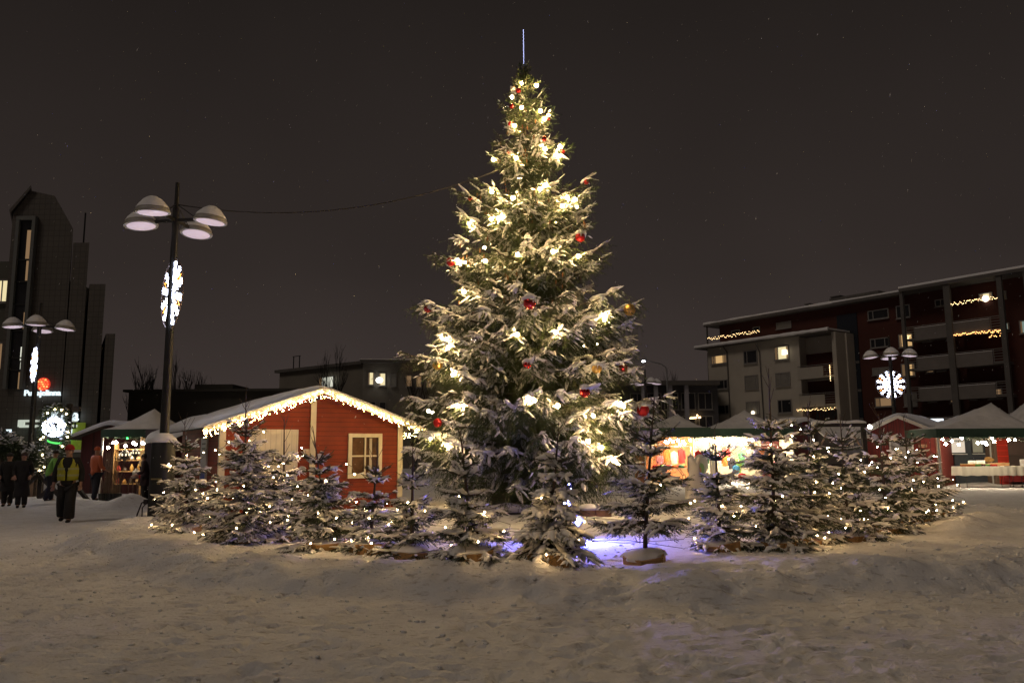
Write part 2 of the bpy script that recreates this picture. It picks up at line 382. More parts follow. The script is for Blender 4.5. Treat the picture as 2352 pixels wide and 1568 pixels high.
def make_branch(rs, base, az, reach, dz, sag, up_end, sec_sp, sec_len, sh_len, sh_sp, droop, out, hang=0.0):
    """one bough with side twigs and shoots. out: dict of lists"""
    h = np.array([math.cos(az), math.sin(az), 0]); sd = np.array([-math.sin(az), math.cos(az), 0])
    k = max(6, int(reach / .12)); s = np.linspace(0, 1, k)
    bend = rs.uniform(-.12, .12) * reach
    pts = base + h * (s * reach)[:, None] + sd * (bend * s * s)[:, None] + np.outer(dz * s - sag * np.sin(math.pi * s * .9) + up_end * s ** 3, [0, 0, 1])
    pts[1:-1] += rs.normal(0, .012 * min(1, reach), pts[1:-1].shape)
    out['paths'].append((pts, .010 + .013 * reach, .004))
    tan = unit(np.gradient(pts, axis=0))
    t = .10 + .02 * rs.rand()
    n = 0
    while t < 1.0:
        i = min(k - 2, int(t * (k - 1))); f = t * (k - 1) - i; p = pts[i] * (1 - f) + pts[i + 1] * f; d = tan[i]
        side = 1 if n % 2 else -1; n += 1
        L = sec_len * reach * (.35 + .65 * math.sin(math.pi * min(1, .18 + t * .82))) * rs.uniform(.65, 1.15) * (1.05 - .45 * t) + sh_len * .5; L = min(L, .62 * rs.uniform(.6, 1.1))
        dr = droop * rs.uniform(.5, 1.4) * (1.2 - .8 * t)
        sdir = unit(d * rs.uniform(.55, .95) + np.array([-d[1], d[0], 0]) * side * rs.uniform(.6, 1.0) + np.array([0, 0, -dr]))
        m = max(2, int(L / sh_sp)); q = np.linspace(0, 1, m + 1)
        curve = p + sdir * (q * L)[:, None] + np.outer(-droop * .35 * L * q * q, [0, 0, 1])
        out['sec'].append((curve, sdir, L, t))
        if L > .22: out['paths'].append((curve, .006, .003))
        tt = unit(np.gradient(curve, axis=0)); perp = unit(np.cross(tt, [0, 0, 1.0]))
        for j in range(m + 1):
            if j == m:
                out['sh'].append((curve[j], tt[j], sh_len * rs.uniform(.8, 1.2), t))
            else:
                for sg in (1, -1):
                    dd = unit(tt[j] * rs.uniform(.7, 1.0) + perp[j] * sg * rs.uniform(.45, .9) + np.array([0, 0, -dr * rs.uniform(.4, 1.4) + .05]))
                    out['sh'].append((curve[j], dd, sh_len * rs.uniform(.6, 1.15) * (1 - .3 * j / m), t))
        for cq, (pp, ttq) in enumerate(zip(curve[1:], tt[1:])):
            if rs.rand() < hang: out['sh'].append((pp, unit(ttq * .25 + np.array([0, 0, -1.0]) + rs.normal(0, .16, 3)), sh_len * rs.uniform(1.0, 1.7), t))
        out['sh'].append((p, unit(d * .6 + np.array([0, 0, -dr * 1.6 + rs.uniform(-.4, .5)]) + rs.normal(0, .25, 3)), sh_len * rs.uniform(.7, 1.1), t))
        t += sec_sp / reach * rs.uniform(.75, 1.25)
    out['sh'].append((pts[-1], unit(tan[-1] + np.array([0, 0, .1])), sh_len * 1.1, 1.0))
    out['main'].append((pts, reach))

def pads(rs, mains, k, prob, z0, H):
    """thick pads of snow lying over the outer boughs, with fingers drooping from their rims"""
    b, d, l, w = [], [], [], []
    for pts, rch in mains:
        if rch < .25 * k: continue
        m = len(pts)
        for i in range(int(m * .35), m - 1):
            if rs.rand() > np.interp((pts[i][2] - z0) / H, [0, .45, .75, 1], prob): continue
            dd = unit(pts[i + 1] - pts[i]); sd = np.array([-dd[1], dd[0], 0]); p = pts[i] + np.array([0, 0, .035 * k])
            s = k * rs.uniform(.7, 1.25)
            b.append(p - dd * .12 * s); d.append(dd); l.append(.34 * s); w.append(.085 * s)
            for j in range(rs.randint(4, 8)):
                a = rs.uniform(-2.3, 2.3); q = unit(dd * math.cos(a) + sd * math.sin(a) + np.array([0, 0, -rs.uniform(.25, 1.0)]))
                b.append(p + dd * rs.uniform(-.08, .14) * s); d.append(q); l.append(rs.uniform(.14, .30) * s); w.append(rs.uniform(.030, .055) * s)
    if not b: return np.zeros((0, 3)), np.zeros((0, 4), int)
    b, d, l, w = map(np.array, (b, d, l, w))
    return expand(ST, SF, b, d, l, w, rs.uniform(-.3, .3, len(l)), .12, rs)
# ---- the big spruce: measured silhouette (pixel heights of the tips of its storeys, reach left, reach right)
TX, TY = X(1212, 18.5), 18.5
PXM = 18.5 / 1800 * 1.015
WH = [(196, 22, 24), (222, 50, 66), (262, 52, 58), (308, 92, 86), (345, 84, 88), (385, 60, 92), (432, 162, 154), (478, 150, 150), (520, 135, 150), (568, 216, 180),
      (612, 170, 160), (655, 150, 150), (690, 252, 266), (735, 220, 246), (772, 190, 235), (806, 272, 245), (850, 235, 258), (905, 275, 318), (945, 262, 285), (985, 262, 292), (1025, 262, 262), (1062, 236, 250), (1098, 205, 225)]
def srf(px, py, push=0.0):
    """point in front of the spruce crown at its real depth"""
    rl = np.interp(py, [a[0] for a in WH], [(a[1] + a[2]) / 2 for a in WH]) * .96
    off = (px - 1212); q = max(0, 1 - (off / max(rl, abs(off) + 1)) ** 2)
    Y = TY - (rl * math.sqrt(q) * .88 + push) * PXM
    return P(px, py, Y)
c1, c2_, c3 = cc(1600, 100, 1.568), cc(1550, 1050, 1.96), cc(1500, 1700, 1.809)
bp = [c1(*q) for q in [(762, 368), (856, 380), (762, 518), (880, 540), (905, 590), (930, 568), (718, 632), (585, 843), (728, 835), (910, 780), (1000, 822), (575, 1045), (708, 1085), (878, 1030), (915, 1003), (1048, 1082), (1098, 1095), (1018, 1135), (572, 1218), (618, 1212), (435, 1245), (368, 1485), (738, 1440), (1120, 1450), (1003, 762), (535, 1480), (960, 1420)]]
bp += [c2_(*q) for q in [(600, 230), (430, 590), (465, 603), (1015, 565), (1320, 545), (1690, 415), (1703, 445), (475, 665), (515, 875), (545, 1120), (585, 1130), (1110, 1060), (1150, 1075), (1335, 1120), (1612, 1200), (1850, 1125), (1825, 1105), (340, 1360)]]
bp += [c3(*q) for q in [(400, 95), (1545, 115), (1725, 250), (520, 145), (1640, 160), (1990, 140)]]
BAUPX = [(c1, 742, 412), (c1, 700, 510), (c1, 690, 620), (c1, 932, 588), (c1, 905, 715), (c1, 680, 797), (c1, 1022, 795), (c1, 1168, 985), (c1, 440, 1088), (c1, 1130, 1330), (c1, 320, 1485), (c1, 652, 520), (c1, 752, 955), (c1, 1255, 1475),
 (c2_, 1115, 318), (c2_, 318, 360), (c2_, 1095, 800), (c2_, 1847, 820), (c2_, 1547, 1015), (c2_, 2002, 1155), (c2_, 392, 1255), (c2_, 1898, 370), (c2_, 393, 800), (c2_, 1640, 830), (c2_, 685, 600), (c2_, 1598, 500), (c2_, 1040, 1135)]
def big_tree():
    rs = np.random.RandomState(11)
    out = dict(paths=[], sec=[], sh=[], main=[])
    ztop = Z(1212, 150, TY)
    root = thing('christmas_tree', 'tall snow-covered spruce hung with baubles and warm bulbs in the middle of the square', 'christmas tree', (TX, TY, 0))
    for i, (py, rl, rr) in enumerate(WH):
        zt = Z(1212, py, TY); u = (zt - 1) / ztop        # 0 bottom .. 1 top
        n = 9 if i < 3 else (11 if i < 12 else 12)
        a0 = rs.uniform(0, 6.28)
        for j in range(n):
            az = a0 + j * 2 * math.pi / n + rs.uniform(-.16, .16)
            wR = (math.cos(az) + 1) / 2
            rch = (rr * wR + rl * (1 - wR)) * PXM
            fac = rs.uniform(.58, .93)
            rch *= fac
            rise = np.interp(u, [0, .3, .6, 1], [-.10, .0, .22, .75]) * rch
            z0 = zt - rise + rs.uniform(-.10, .10)
            sh = np.interp(i, [0, 8, 14, 22], [.13, .17, .20, .22])
            make_branch(rs, np.array([TX, TY, z0]), az, rch, rise * .55, .10 * rch, rise * .45, .105, .36, sh, np.interp(u, [0, .55, 1], [.115, .105, .085]),
                        np.interp(u, [0, .5, 1], [1.0, .75, .15]), out, np.interp(u, [0, .45, .8, 1], [.95, .8, .4, 0]))
            if rs.rand() < .55 and i > 2:       # a shorter bough between the storeys fills the inside
                make_branch(rs, np.array([TX, TY, z0 - rs.uniform(.14, .30)]), az + .25, rch * rs.uniform(.5, .72), 0, .08 * rch, .03, .11, .36, sh, .12, 1.1, out, .8)
    # boughs that carry the baubles and bulbs, and the long side boughs of the outline
    def bough_to(p, extra, lift):
        dx, dy = p.x - TX, p.y - TY; rc = math.hypot(dx, dy) + extra
        if rc < .25: return
        u = p.z / ztop; rise = np.interp(u, [0, .3, .6, 1], [.0, .05, .25, .7]) * rc; sh = np.interp(u, [0, .4, 1], [.21, .18, .13])
        make_branch(rs, np.array([TX, TY, p.z + lift - rise]), math.atan2(dy, dx), rc, rise * .55, .08 * rc, rise * .45, .10, .30, sh, .11, np.interp(u, [0, .5, 1], [.9, .7, .2]), out, np.interp(u, [0, .45, .8, 1], [.9, .7, .4, 0]))
    for cf, x, y in BAUPX: bough_to(srf(*cf(x, y), 10), .12, .16)
    for x, y in bp: bough_to(srf(x, y, 0), .05, .12)
    for (py, rl, rr) in WH[6:]:
        zt = Z(1212, py, TY)
        for sg, rch in ((-1, rl), (1, rr)): bough_to(Vector((TX + sg * rch * PXM * rs.uniform(.97, 1.04), TY + rs.uniform(-.5, .2), zt)), 0, 0)
    # top tuft
    for j in range(16):
        z = ztop - .05 - j * .05
        make_branch(rs, np.array([TX, TY, z - .1]), j * 2.4, .10 + .013 * j, .16, 0, .05, .06, .3, .09, .06, 0, out)
    tr = MB(); tr.smooth = True
    tr.tube([(TX, TY, -.1), (TX, TY, 2), (TX + .03, TY, 5), (TX, TY, 8), (TX, TY, ztop + .05)], [.20, .17, .12, .06, .012], 12); tr.build('trunk', BARK, root)
    V, F = tubes_np(out['paths']); npmesh('branches', V, F, BARK, root)
    sh = out['sh']; B = np.array([a[0] for a in sh]); D = np.array([a[1] for a in sh]); L = np.array([a[2] for a in sh])
    B = B + rs.normal(0, .012, B.shape)
    T0, F0 = needle_template(13, 3, .55, .16)
    V, F = expand(T0, F0, B, D, L, rs.uniform(.030, .044, len(L)), rs.uniform(0, 6, len(L)))
    npmesh('foliage', V, F, NEED, root)
    # cones hanging in the upper half
    cs = [a for a in sh if a[0][2] > 5.0 and a[3] > .35 and rs.rand() < .035]
    cb = MB()
    for a in cs[:260]:
        p = a[0] + a[1] * a[2] * .8; cb.lathe([(1e-4, -.11), (.014, -.09), (.019, -.05), (.013, 0), (1e-4, .01)], p, 5)
    o = cb.build('cone', CONE, root, True); o['kind'] = 'stuff'
    # snow: patchy pads on twigs and shoots, heavier low down
    pn = N1(B[:, 0] * 2.2 + B[:, 2], B[:, 1] * 2.2 + B[:, 2] * 1.7); tpos = np.array([a[3] for a in sh])
    dens = np.interp(B[:, 2], [0, 5, 9, 11], [.17, .14, .14, .08]) * (0.10 + 1.0 * tpos)
    keep = (rs.rand(len(L)) < dens * np.clip(.75 + 3.2 * pn, 0, 2.4)) & (D[:, 2] > -.72)
    kB, kD, kL = B[keep], D[keep], L[keep]
    wd = rs.uniform(.016, .036, len(kL)) * np.interp(kB[:, 2], [0, 6, 11], [1.18, 1.0, .62])
    parts = [expand(ST, SF, kB + np.array([0, 0, .012]), kD, kL * rs.uniform(.55, 1.05, len(kL)), wd, rs.uniform(-.3, .3, len(kL)), .10, rs)]
    # pads along the side twigs
    b2, d2, l2 = [], [], []
    for curve, sdir, Ls, t in out['sec']:
        q_ = float(N1(np.array([curve[0][0] * 1.7 + curve[0][2]]), np.array([curve[0][1] * 1.7]))[0])
        if rs.rand() < (.03 + .30 * t) * max(0, 1 + 2.2 * q_):
            c0 = curve[0]; c1 = curve[-1]; b2.append(c0 + (c1 - c0) * rs.uniform(0, .3)); d2.append(unit(c1 - c0)); l2.append(min(.34, np.linalg.norm(c1 - c0) * rs.uniform(.5, .9)))
    b2, d2, l2 = map(np.array, (b2, d2, l2))
    sc = np.interp(b2[:, 2], [0, 6, 11], [1.25, 1.0, .55])
    parts.append(expand(ST, SF, b2 + np.array([0, 0, .02]), d2, l2, rs.uniform(.028, .056, len(l2)) * sc, rs.uniform(-.4, .4, len(l2)), .10, rs))
    b3, d3, l3, w3 = [], [], [], []
    for pts, rch in out['main']:
        for i in range(1, len(pts) - 1):
            if i / len(pts) > .25 and rs.rand() < np.interp(pts[i][2], [0, 5, 8, 11], [.42, .34, .15, .05]):
                dd = pts[i + 1] - pts[i]; ln = np.linalg.norm(dd); b3.append(pts[i] + [0, 0, .03]); d3.append(dd / ln); l3.append(ln * rs.uniform(1.3, 2.3)); w3.append(rs.uniform(.03, .065) * min(1, .4 + rch * .25))
    b3, d3, l3, w3 = map(np.array, (b3, d3, l3, w3))
    parts.append(expand(ST, SF, b3, d3, l3, w3, rs.uniform(-.3, .3, len(l3)), .10, rs))
    parts.append(pads(rs, out['main'], 1.0, [.42, .36, .16, 0], 0, 11))
    V, F = fill(parts); tag(npmesh('snow', V, F, SNOWT, root, True), kind='stuff')
    return root
big_tree()

# ---- the ring of small spruces: (tip x, tip y, base x, base y, half width px, label)
YT = [(424, 967, 432, 1226, 82, 'small snowy spruce at the left end of the ring, right beside the black post sleeve'),
      (565, 905, 560, 1252, 112, 'broad bushy young spruce in front of the left edge of the white cabin door'),
      (653, 955, 650, 1246, 84, 'narrow young spruce with a bare leader before the right half of the cabin door'),
      (718, 978, 752, 1272, 104, 'leaning young spruce with forked bare top between cabin door and window'),
      (868, 1036, 850, 1280, 84, 'low young spruce directly in front of the cabin window'),
      (948, 1020, 946, 1290, 92, 'young spruce at the right corner of the red cabin, with wide bare top shoots'),
      (1057, 990, 1085, 1308, 100, 'snow-laden young spruce left of the gap, two places left of the blue light'),
      (1283, 985, 1262, 1312, 106, 'droopy young spruce buried in thick snow right in front of the blue light'),
      (1503, 912, 1481, 1296, 128, 'dark open young spruce with bare lower trunk just right of the blue light'),
      (1641, 982, 1655, 1276, 84, 'thin young spruce in front of the snow animal and advertising banner'),
      (1765, 846, 1782, 1272, 122, 'tallest of the young spruces, in front of the clothes stall'),
      (1855, 926, 1868, 1258, 88, 'young spruce by the left post of the black timber frame'),
      (1929, 950, 1950, 1246, 96, 'young spruce in front of the middle of the black timber frame'),
      (2018, 950, 2038, 1228, 104, 'dense young spruce between the black timber frame and the small red hut'),
      (2075, 955, 2098, 1210, 100, 'dense young spruce in front of the small red hut door'),
      (2112, 1010, 2145, 1192, 70, 'low spruce at the far right end of the ring')]
NT, NF = needle_template(14, 8, .75, .14)
TREEPOS = []
def small_tree(i, tx, ty, bx, by, hw, label):
    rs = np.random.RandomState(100 + i)
    g = G(bx, by - (1 if 4 < i < 9 else 4), .17)
    base = Vector((g.x, g.y, gz(g.x, g.y))); Y = g.y
    top = P(tx, ty, Y); H = top.z - base.z; Rm = hw / 1800 * Y * .95
    TREEPOS.append((base, H, Rm, Y))
    root = thing('young_spruce', label, 'spruce', base, 'young spruces in a ring round the christmas tree')
    out = dict(paths=[], sec=[], sh=[], main=[])
    lean = np.array([top.x - base.x, 0, 0])
    def stem(z): return np.array([base.x, base.y, base.z]) + lean * (z / H) ** 1.2 + np.array([0, 0, z])
    zs = [0.10 + .02 * rs.rand()]
    lead = rs.uniform(.22, .30) * H * (1.3 if i in (2, 3, 5, 8, 10) else 1)
    step = rs.uniform(.17, .23)
    while zs[-1] < H - lead - .12: zs.append(zs[-1] + step * rs.uniform(.8, 1.2))
    zs.append(H - lead)
    if i == 8: zs = [z for z in zs if z > .28]
    for z in zs:
        u = z / H; prof = np.interp(u, [0, .08, .22, .5, .75, 1], [.82, 1.0, 1.0, .64, .30, .06])
        top_ = z > H - lead - .35
        n = 6 if top_ else (8 if u > .5 else 9)
        a0 = rs.uniform(0, 6)
        for j in range(n):
            az = a0 + j * 2 * math.pi / n + rs.uniform(-.25, .25); rc = Rm * prof * rs.uniform(.68, 1.06)
            el = np.interp(u, [0, .3, .6, .85, 1], [-.12, -.02, .22, .8, 1.3]) + rs.uniform(-.06, .10)
            if i == 7: el -= .35
            if top_ and u > .7: rc = max(rc, lead * rs.uniform(.35, .62))
            dz = el * rc
            b = stem(z)
            make_branch(rs, b, az, rc, dz * .8, .05 * rc * (1 - u), dz * .2, .050 if not top_ else .12, .36 if not top_ else .12, .085 if not top_ else .055, .062, np.interp(u, [0, .6, 1], [.40, .22, 0]), out)
        if not top_:
            for j in range(6):
                zz = z + step * rs.uniform(.3, .7); az = rs.uniform(0, 6.28); rc = Rm * np.interp(zz / H, [0, .22, .75, 1], [.8, .8, .3, .05]) * rs.uniform(.4, .75)
                make_branch(rs, stem(zz), az, rc, .15 * rc, .03 * rc, .05 * rc, .06, .36, .085, .065, .25, out)
    # a few ascending shoots on the leader
    for j in range(rs.randint(4, 7)):
        zz = H - lead * rs.uniform(.05, .9); az = rs.uniform(0, 6.28); rc = .06 + .1 * rs.rand()
        out['paths'].append((np.array([stem(zz), stem(zz) + np.array([math.cos(az) * rc * .6, math.sin(az) * rc * .6, rc]) * .6, stem(zz) + np.array([math.cos(az) * rc, math.sin(az) * rc, rc * 1.9])]), .005, .003))
    st = MB(); st.smooth = True
    zz = np.linspace(0, H, 9); st.tube([Vector(stem(q)) - Vector((0, 0, .1 if q == 0 else 0)) for q in zz], [np.interp(q / H, [0, .7, 1], [.032, .014, .005]) for q in zz], 8); st.build('trunk', BARK, root)
    V, F = tubes_np(out['paths'], 4); npmesh('branches', V, F, BARK, root)
    sh = out['sh']; B = np.array([a[0] for a in sh]); D = np.array([a[1] for a in sh]); L = np.array([a[2] for a in sh])
    V, F = expand(NT, NF, B, D, L, rs.uniform(.016, .025, len(L)), rs.uniform(0, 6, len(L)))
    # needles along bough ends too
    b1, d1, l1 = [], [], []
    for pts, rch in out['main']:
        for q in range(len(pts) // 3, len(pts) - 1):
            dd = pts[q + 1] - pts[q]; ln = np.linalg.norm(dd); b1.append(pts[q]); d1.append(dd / ln); l1.append(ln * 1.1)
    b1, d1, l1 = map(np.array, (b1, d1, l1))
    V2, F2 = expand(NT, NF, b1, d1, l1, rs.uniform(.016, .024, len(l1)), rs.uniform(0, 6, len(l1)))
    V, F = fill([(V, F), (V2, F2)]); npmesh('foliage', V, F, NEED2, root)
    snow = 1.0 if i in (7, 6, 1, 0) else (.48 if i >= 11 or i == 8 else .62)
    pn = N2(B[:, 0] * 3 + B[:, 2] * 2, B[:, 1] * 3)
    rel = (B[:, 2] - base.z) / H
    keep = rs.rand(len(L)) < np.interp(rel, [0, .5, .8, 1], [.30, .24, .09, .02]) * snow * np.clip(.7 + 3.4 * pn, 0, 2.2)
    kB, kD, kL = B[keep], D[keep], L[keep]
    k = 1.25 if i == 7 else 1
    parts = [expand(ST, SF, kB + np.array([0, 0, .010]), kD, kL * rs.uniform(.9, 1.3, len(kL)), rs.uniform(.013, .028, len(kL)) * k, rs.uniform(-.3, .3, len(kL)), .10, rs)]
    b2, d2, l2, w2 = [], [], [], []
    for curve, sdir, Ls, t in out['sec']:
        rl = (curve[0][2] - base.z) / H
        if rs.rand() < (.40 * snow if rl < .65 else .22) * (1 + 2.0 * float(N2(np.array([curve[0][0] * 2.4]), np.array([curve[0][2] * 2.4]))[0])):
            c0, c1 = curve[0], curve[-1]; v = c1 - c0; ln = np.linalg.norm(v); b2.append(c0 + v * rs.uniform(-.05, .15)); d2.append(v / ln); l2.append(ln * rs.uniform(.8, 1.15) + .02)
            w2.append(rs.uniform(.022, .048) * k * (1 if rl < .65 else .55))
    for pts, rch in out['main']:
        for q in range(1, len(pts) - 1):
            rl = (pts[q][2] - base.z) / H
            if rs.rand() < (.50 * snow if rl < .7 else .22):
                dd = pts[q + 1] - pts[q]; ln = np.linalg.norm(dd); b2.append(pts[q] + [0, 0, .012]); d2.append(dd / ln); l2.append(ln * rs.uniform(1.2, 2.0)); w2.append(rs.uniform(.022, .050) * k * (1 if rl < .7 else .35))
    b2, d2, l2, w2 = map(np.array, (b2, d2, l2, w2))
    parts.append(expand(ST, SF, b2 + np.array([0, 0, .012]), d2, l2, w2, rs.uniform(-.4, .4, len(l2)), .10, rs))
    parts.append(pads(rs, out['main'], .42 * (1.25 if i == 7 else 1), [.55 * snow, .42 * snow, .10, 0], base.z, H))
    V, F = fill(parts); tag(npmesh('snow', V, F, SNOWT, root, True), kind='stuff')
    return out
PINE = mat('planter_timber', (0.42, 0.25, 0.10), 0.7, noise=.25, nscale=9, bump=.2, bscale=20)
WIRE = mat('dark_wire', (0.02, 0.015, 0.01), 0.6)
FAIRY = emat('fairy_bulb', (1.0, 0.62, 0.26), 330)
PLB = ['by the black post', 'below the bushy spruce left of the door', 'below the narrow spruce before the cabin door', 'below the leaning forked spruce', 'below the spruce before the cabin window',
       'below the spruce at the cabin corner', 'below the spruce left of the gap', 'below the droopy spruce at the blue light', 'below the open dark spruce by the blue light', 'below the thin spruce by the banner',
       'below the tallest young spruce', 'below the spruce at the left frame post', 'below the spruce before the frame middle', 'below the spruce left of the small hut', 'below the spruce before the small hut', 'at the far right end of the ring']
for i, t in enumerate(YT):
    out = small_tree(i, *t)
    base, H, Rm, Y = TREEPOS[-1]; rs = random.Random(i)
    # planter: a low hexagonal timber box, tilted, half buried, snow on top
    pl = thing('wooden_planter', 'timber planter box topped with snow ' + PLB[i], 'planter', (base.x, base.y, base.z), 'timber planters of the young spruces')
    a = rs.uniform(0, 1); tilt = Matrix.Rotation(rs.uniform(-.05, .2), 4, 'X') @ Matrix.Rotation(rs.uniform(-.12, .12), 4, 'Y'); M = Matrix.Translation((base.x, base.y - .03, base.z - .075)) @ tilt @ Matrix.Rotation(a, 4, 'Z')
    b = MB(M)
    for k in range(6):
        t0 = k * math.pi / 3; b.box(-.14, .14, -.012, .012, 0, .17, Matrix.Rotation(t0, 4, 'Z') @ Matrix.Translation((0, -.235, 0)))
        b.box(-.135, .135, -.016, .010, .172, .19, Matrix.Rotation(t0, 4, 'Z') @ Matrix.Translation((0, -.235, 0)))
    b.build('wall', PINE, pl)
    b = MB(M); b.smooth = True; rr = random.Random(i * 7)
    b.lathe([(.22, .15), (.26, .165), (.25, .20), (.17, .225), (.08, .24), (1e-4, .245)], (0, 0, 0), 14, None, 1.1, .9, .16, rr); b.build('snow_cap', SNOW, pl)
    # fairy lights spiral round the tree
    nb = [16, 22, 22, 14, 12, 6, 5, 6, 4, 8, 20, 20, 18, 26, 24, 12][i]
    fl = thing('fairy_lights', 'tiny warm bulbs wound through the ' + ' '.join(t[5].split(',')[0].split()[:10]), 'fairy lights', base, 'fairy light strings on the young spruces')
    pts = []; turns = 2.2 + rs.random()
    a0 = rs.uniform(0, 6.28)
    for q in range(nb * 4):
        u = q / (nb * 4 - 1); z = H * (.06 + (.68 if nb > 12 else .45) * u ** 1.1); rr_ = Rm * np.interp(z / H, [0, .22, .5, .75, 1], [.9, .98, .74, .46, .2]) * (1.02 + .08 * math.sin(q * 1.3))
        an = a0 + u * turns * 2 * math.pi
        pts.append(Vector((base.x + rr_ * math.cos(an), base.y + rr_ * math.sin(an), base.z + z + .03 * math.sin(q * .9))))
    w_ = MB(); w_.tube(pts, .0035, 3); w_.build('wire', WIRE, fl)
    bulbs(fl, [p + Vector((0, 0, -.015)) for p in pts[2::4]], .0085, FAIRY, n=5, k=4)
# ------------------------------------------------------------------ lights and baubles on the big spruce
BULB = emat('warm_bulb', (1.0, 0.66, 0.28), 470)
CAPM = mat('bauble_cap', (0.6, 0.5, 0.3), 0.3, metal=1)
bl = thing('string_lights', 'warm glowing bulbs strung all over the big christmas tree', 'string lights', (TX, TY, 0))
rs = random.Random(3)
pts3 = [srf(x, y, 9) for x, y in bp]
# the far side of the tree carries its share too
for i in range(30):
    py = rs.uniform(200, 1060); rl = np.interp(py, [a[0] for a in WH], [(a[1] + a[2]) / 2 for a in WH]) * PXM * .9; an = rs.uniform(.35, math.pi - .35)
    pts3.append(Vector((TX + rl * math.cos(an), TY + rl * math.sin(an), Z(1212, py, TY))))
bulbs(bl, pts3, .040, BULB, n=10, k=6)
wb = MB(); so_ = sorted(pts3[:51], key=lambda p: -p.z)
for p in pts3[:51]: wb.tube([p + Vector((0, 0, .04)), p + Vector((0, 0, .09))], .022, 6)
for a, b in zip(so_[:-1], so_[1:]):
    if (a - b).length < 2.2: m_ = (a + b) / 2 + Vector((0, .25, -.12)); wb.tube([a + Vector((0, .02, .08)), m_, b + Vector((0, .02, .08))], .006, 3)
wb.build('wire', WIRE, bl)
RED = mat('red_gloss', (0.50, 0.012, 0.010), 0.08, metal=.75, coat=.6); REDM = mat('red_satin', (0.42, 0.012, 0.010), 0.42, metal=.5)
GOLD = mat('gold_satin', (0.75, 0.47, 0.13), 0.38, metal=.9); SILV = mat('silver_gloss', (0.78, 0.78, 0.82), 0.05, metal=1)
bau = [(c1, 742, 412, 18, REDM, 'red', 'small red bauble nearest the tree top below the two topmost bulbs'),
 (c1, 700, 510, 17, RED, 'red', 'small red bauble on the left side just below the top tuft, beside a clear one'),
 (c1, 690, 620, 15, REDM, 'red', 'small red bauble touching a glowing bulb, left side near the top'),
 (c1, 932, 588, 13, RED, 'red', 'small red bauble on the right edge of the top, by the bright bulb pair'),
 (c1, 905, 715, 17, RED, 'red', 'small red bauble in the middle of the narrow upper part'),
 (c1, 680, 797, 13, RED, 'red', 'small red bauble half hidden under snow, left upper part'),
 (c1, 1022, 795, 14, REDM, 'red', 'small red bauble at the right tip of the narrow upper part'),
 (c1, 1168, 985, 18, REDM, 'red', 'small red bauble on the upturned right bough at upper mid height'),
 (c1, 440, 1088, 15, RED, 'red', 'small shiny red bauble on the left tip of the first wide storey'),
 (c1, 1130, 1330, 32, REDM, 'red', 'large red bauble with snow cap on the right, level with the lit lamp ornament top'),
 (c1, 320, 1485, 30, REDM, 'red', 'large matt red bauble on the left beside a glowing bulb'),
 (c1, 652, 520, 12, SILV, 'silver', 'tiny clear silver bauble at the upper left edge'),
 (c1, 752, 955, 22, SILV, 'silver', 'silver bauble under snow in the middle of the upper tree'),
 (c1, 1255, 1475, 17, SILV, 'silver', 'small silver bauble at the right tip, mid height'),
 (c2_, 1115, 318, 53, RED, 'red', 'large glossy red bauble under a thick snow cap at the centre of the tree'),
 (c2_, 318, 360, 35, RED, 'red', 'glossy red bauble hanging at the far left bough tip'),
 (c2_, 1095, 800, 34, RED, 'red', 'glossy red bauble half buried in snow, centre of the lower tree'),
 (c2_, 1847, 820, 37, RED, 'red', 'glossy red bauble at the right edge, level with the far street lamp'),
 (c2_, 1547, 1015, 43, RED, 'red', 'glossy red bauble with snow cap, lower right between centre and edge'),
 (c2_, 2002, 1155, 50, REDM, 'red', 'largest matt red bauble, lowest on the right bough tips'),
 (c2_, 392, 1255, 36, REDM, 'red', 'matt red bauble partly under snow at lower left near the cabin roof'),
 (c2_, 1898, 370, 48, GOLD, 'gold', 'gold bauble on the upper right bough tip'),
 (c2_, 393, 800, 41, GOLD, 'gold', 'gold bauble with snow cap on the left side'),
 (c2_, 1640, 830, 41, GOLD, 'gold', 'gold bauble with snow cap right of the centre'),
 (c2_, 685, 600, 34, SILV, 'silver', 'silver bauble with snow cap, left of centre'),
 (c2_, 1598, 500, 38, SILV, 'silver', 'silver bauble with snow cap by the bright bulb on the right'),
 (c2_, 1040, 1135, 33, SILV, 'silver', 'silver bauble with snow low in the centre')]
for cf, x, y, r, m, colr, lab in bau:
    px, py = cf(x, y); s = 1.568 if cf is c1 else 1.96
    p = srf(px, py, 14); rad = r / s / 1.74149 * p.y / 1800
    t = thing('bauble', lab, 'bauble', p, colr + ' baubles on the christmas tree')
    b = MB(); b.ball(p, rad, 24, 14); b.build('ball', m, t, True)
    b = MB(); b.lathe([(rad * .22, rad * .95), (rad * .22, rad * 1.12), (.001, rad * 1.14)], p, 10); b.tube([p + Vector((0, 0, rad * 1.1)), p + Vector((0, 0, rad * 1.9))], .005, 4); b.build('cap', CAPM, t)
    if (x, y) in {(1130, 1330), (1115, 318), (1095, 800), (1547, 1015), (2002, 1155), (393, 800), (1640, 830), (685, 600), (1598, 500), (1040, 1135), (752, 955)}:
        b = MB(); b.smooth = True; rr = random.Random(x)
        b.lathe([(rad * .84, rad * .50), (rad * 1.0, rad * .62), (rad * .98, rad * .95), (rad * .70, rad * 1.30), (rad * .3, rad * 1.5), (.001, rad * 1.52)], p, 16, None, 1, 1, .13, rr)
        for q_ in range(6): a = rr.uniform(2.6, 6.8); b.tube([p + Vector((rad * .8 * math.cos(a), rad * .8 * math.sin(a), rad * .95)), p + Vector((rad * 1.15 * math.cos(a), rad * 1.15 * math.sin(a), rad * .6)), p + Vector((rad * 1.1 * math.cos(a), rad * 1.1 * math.sin(a), rad * rr.uniform(-.1, .4)))], [rad * .3, rad * .2, rad * .05], 6); b.build('snow_cap', SNOWT, t)
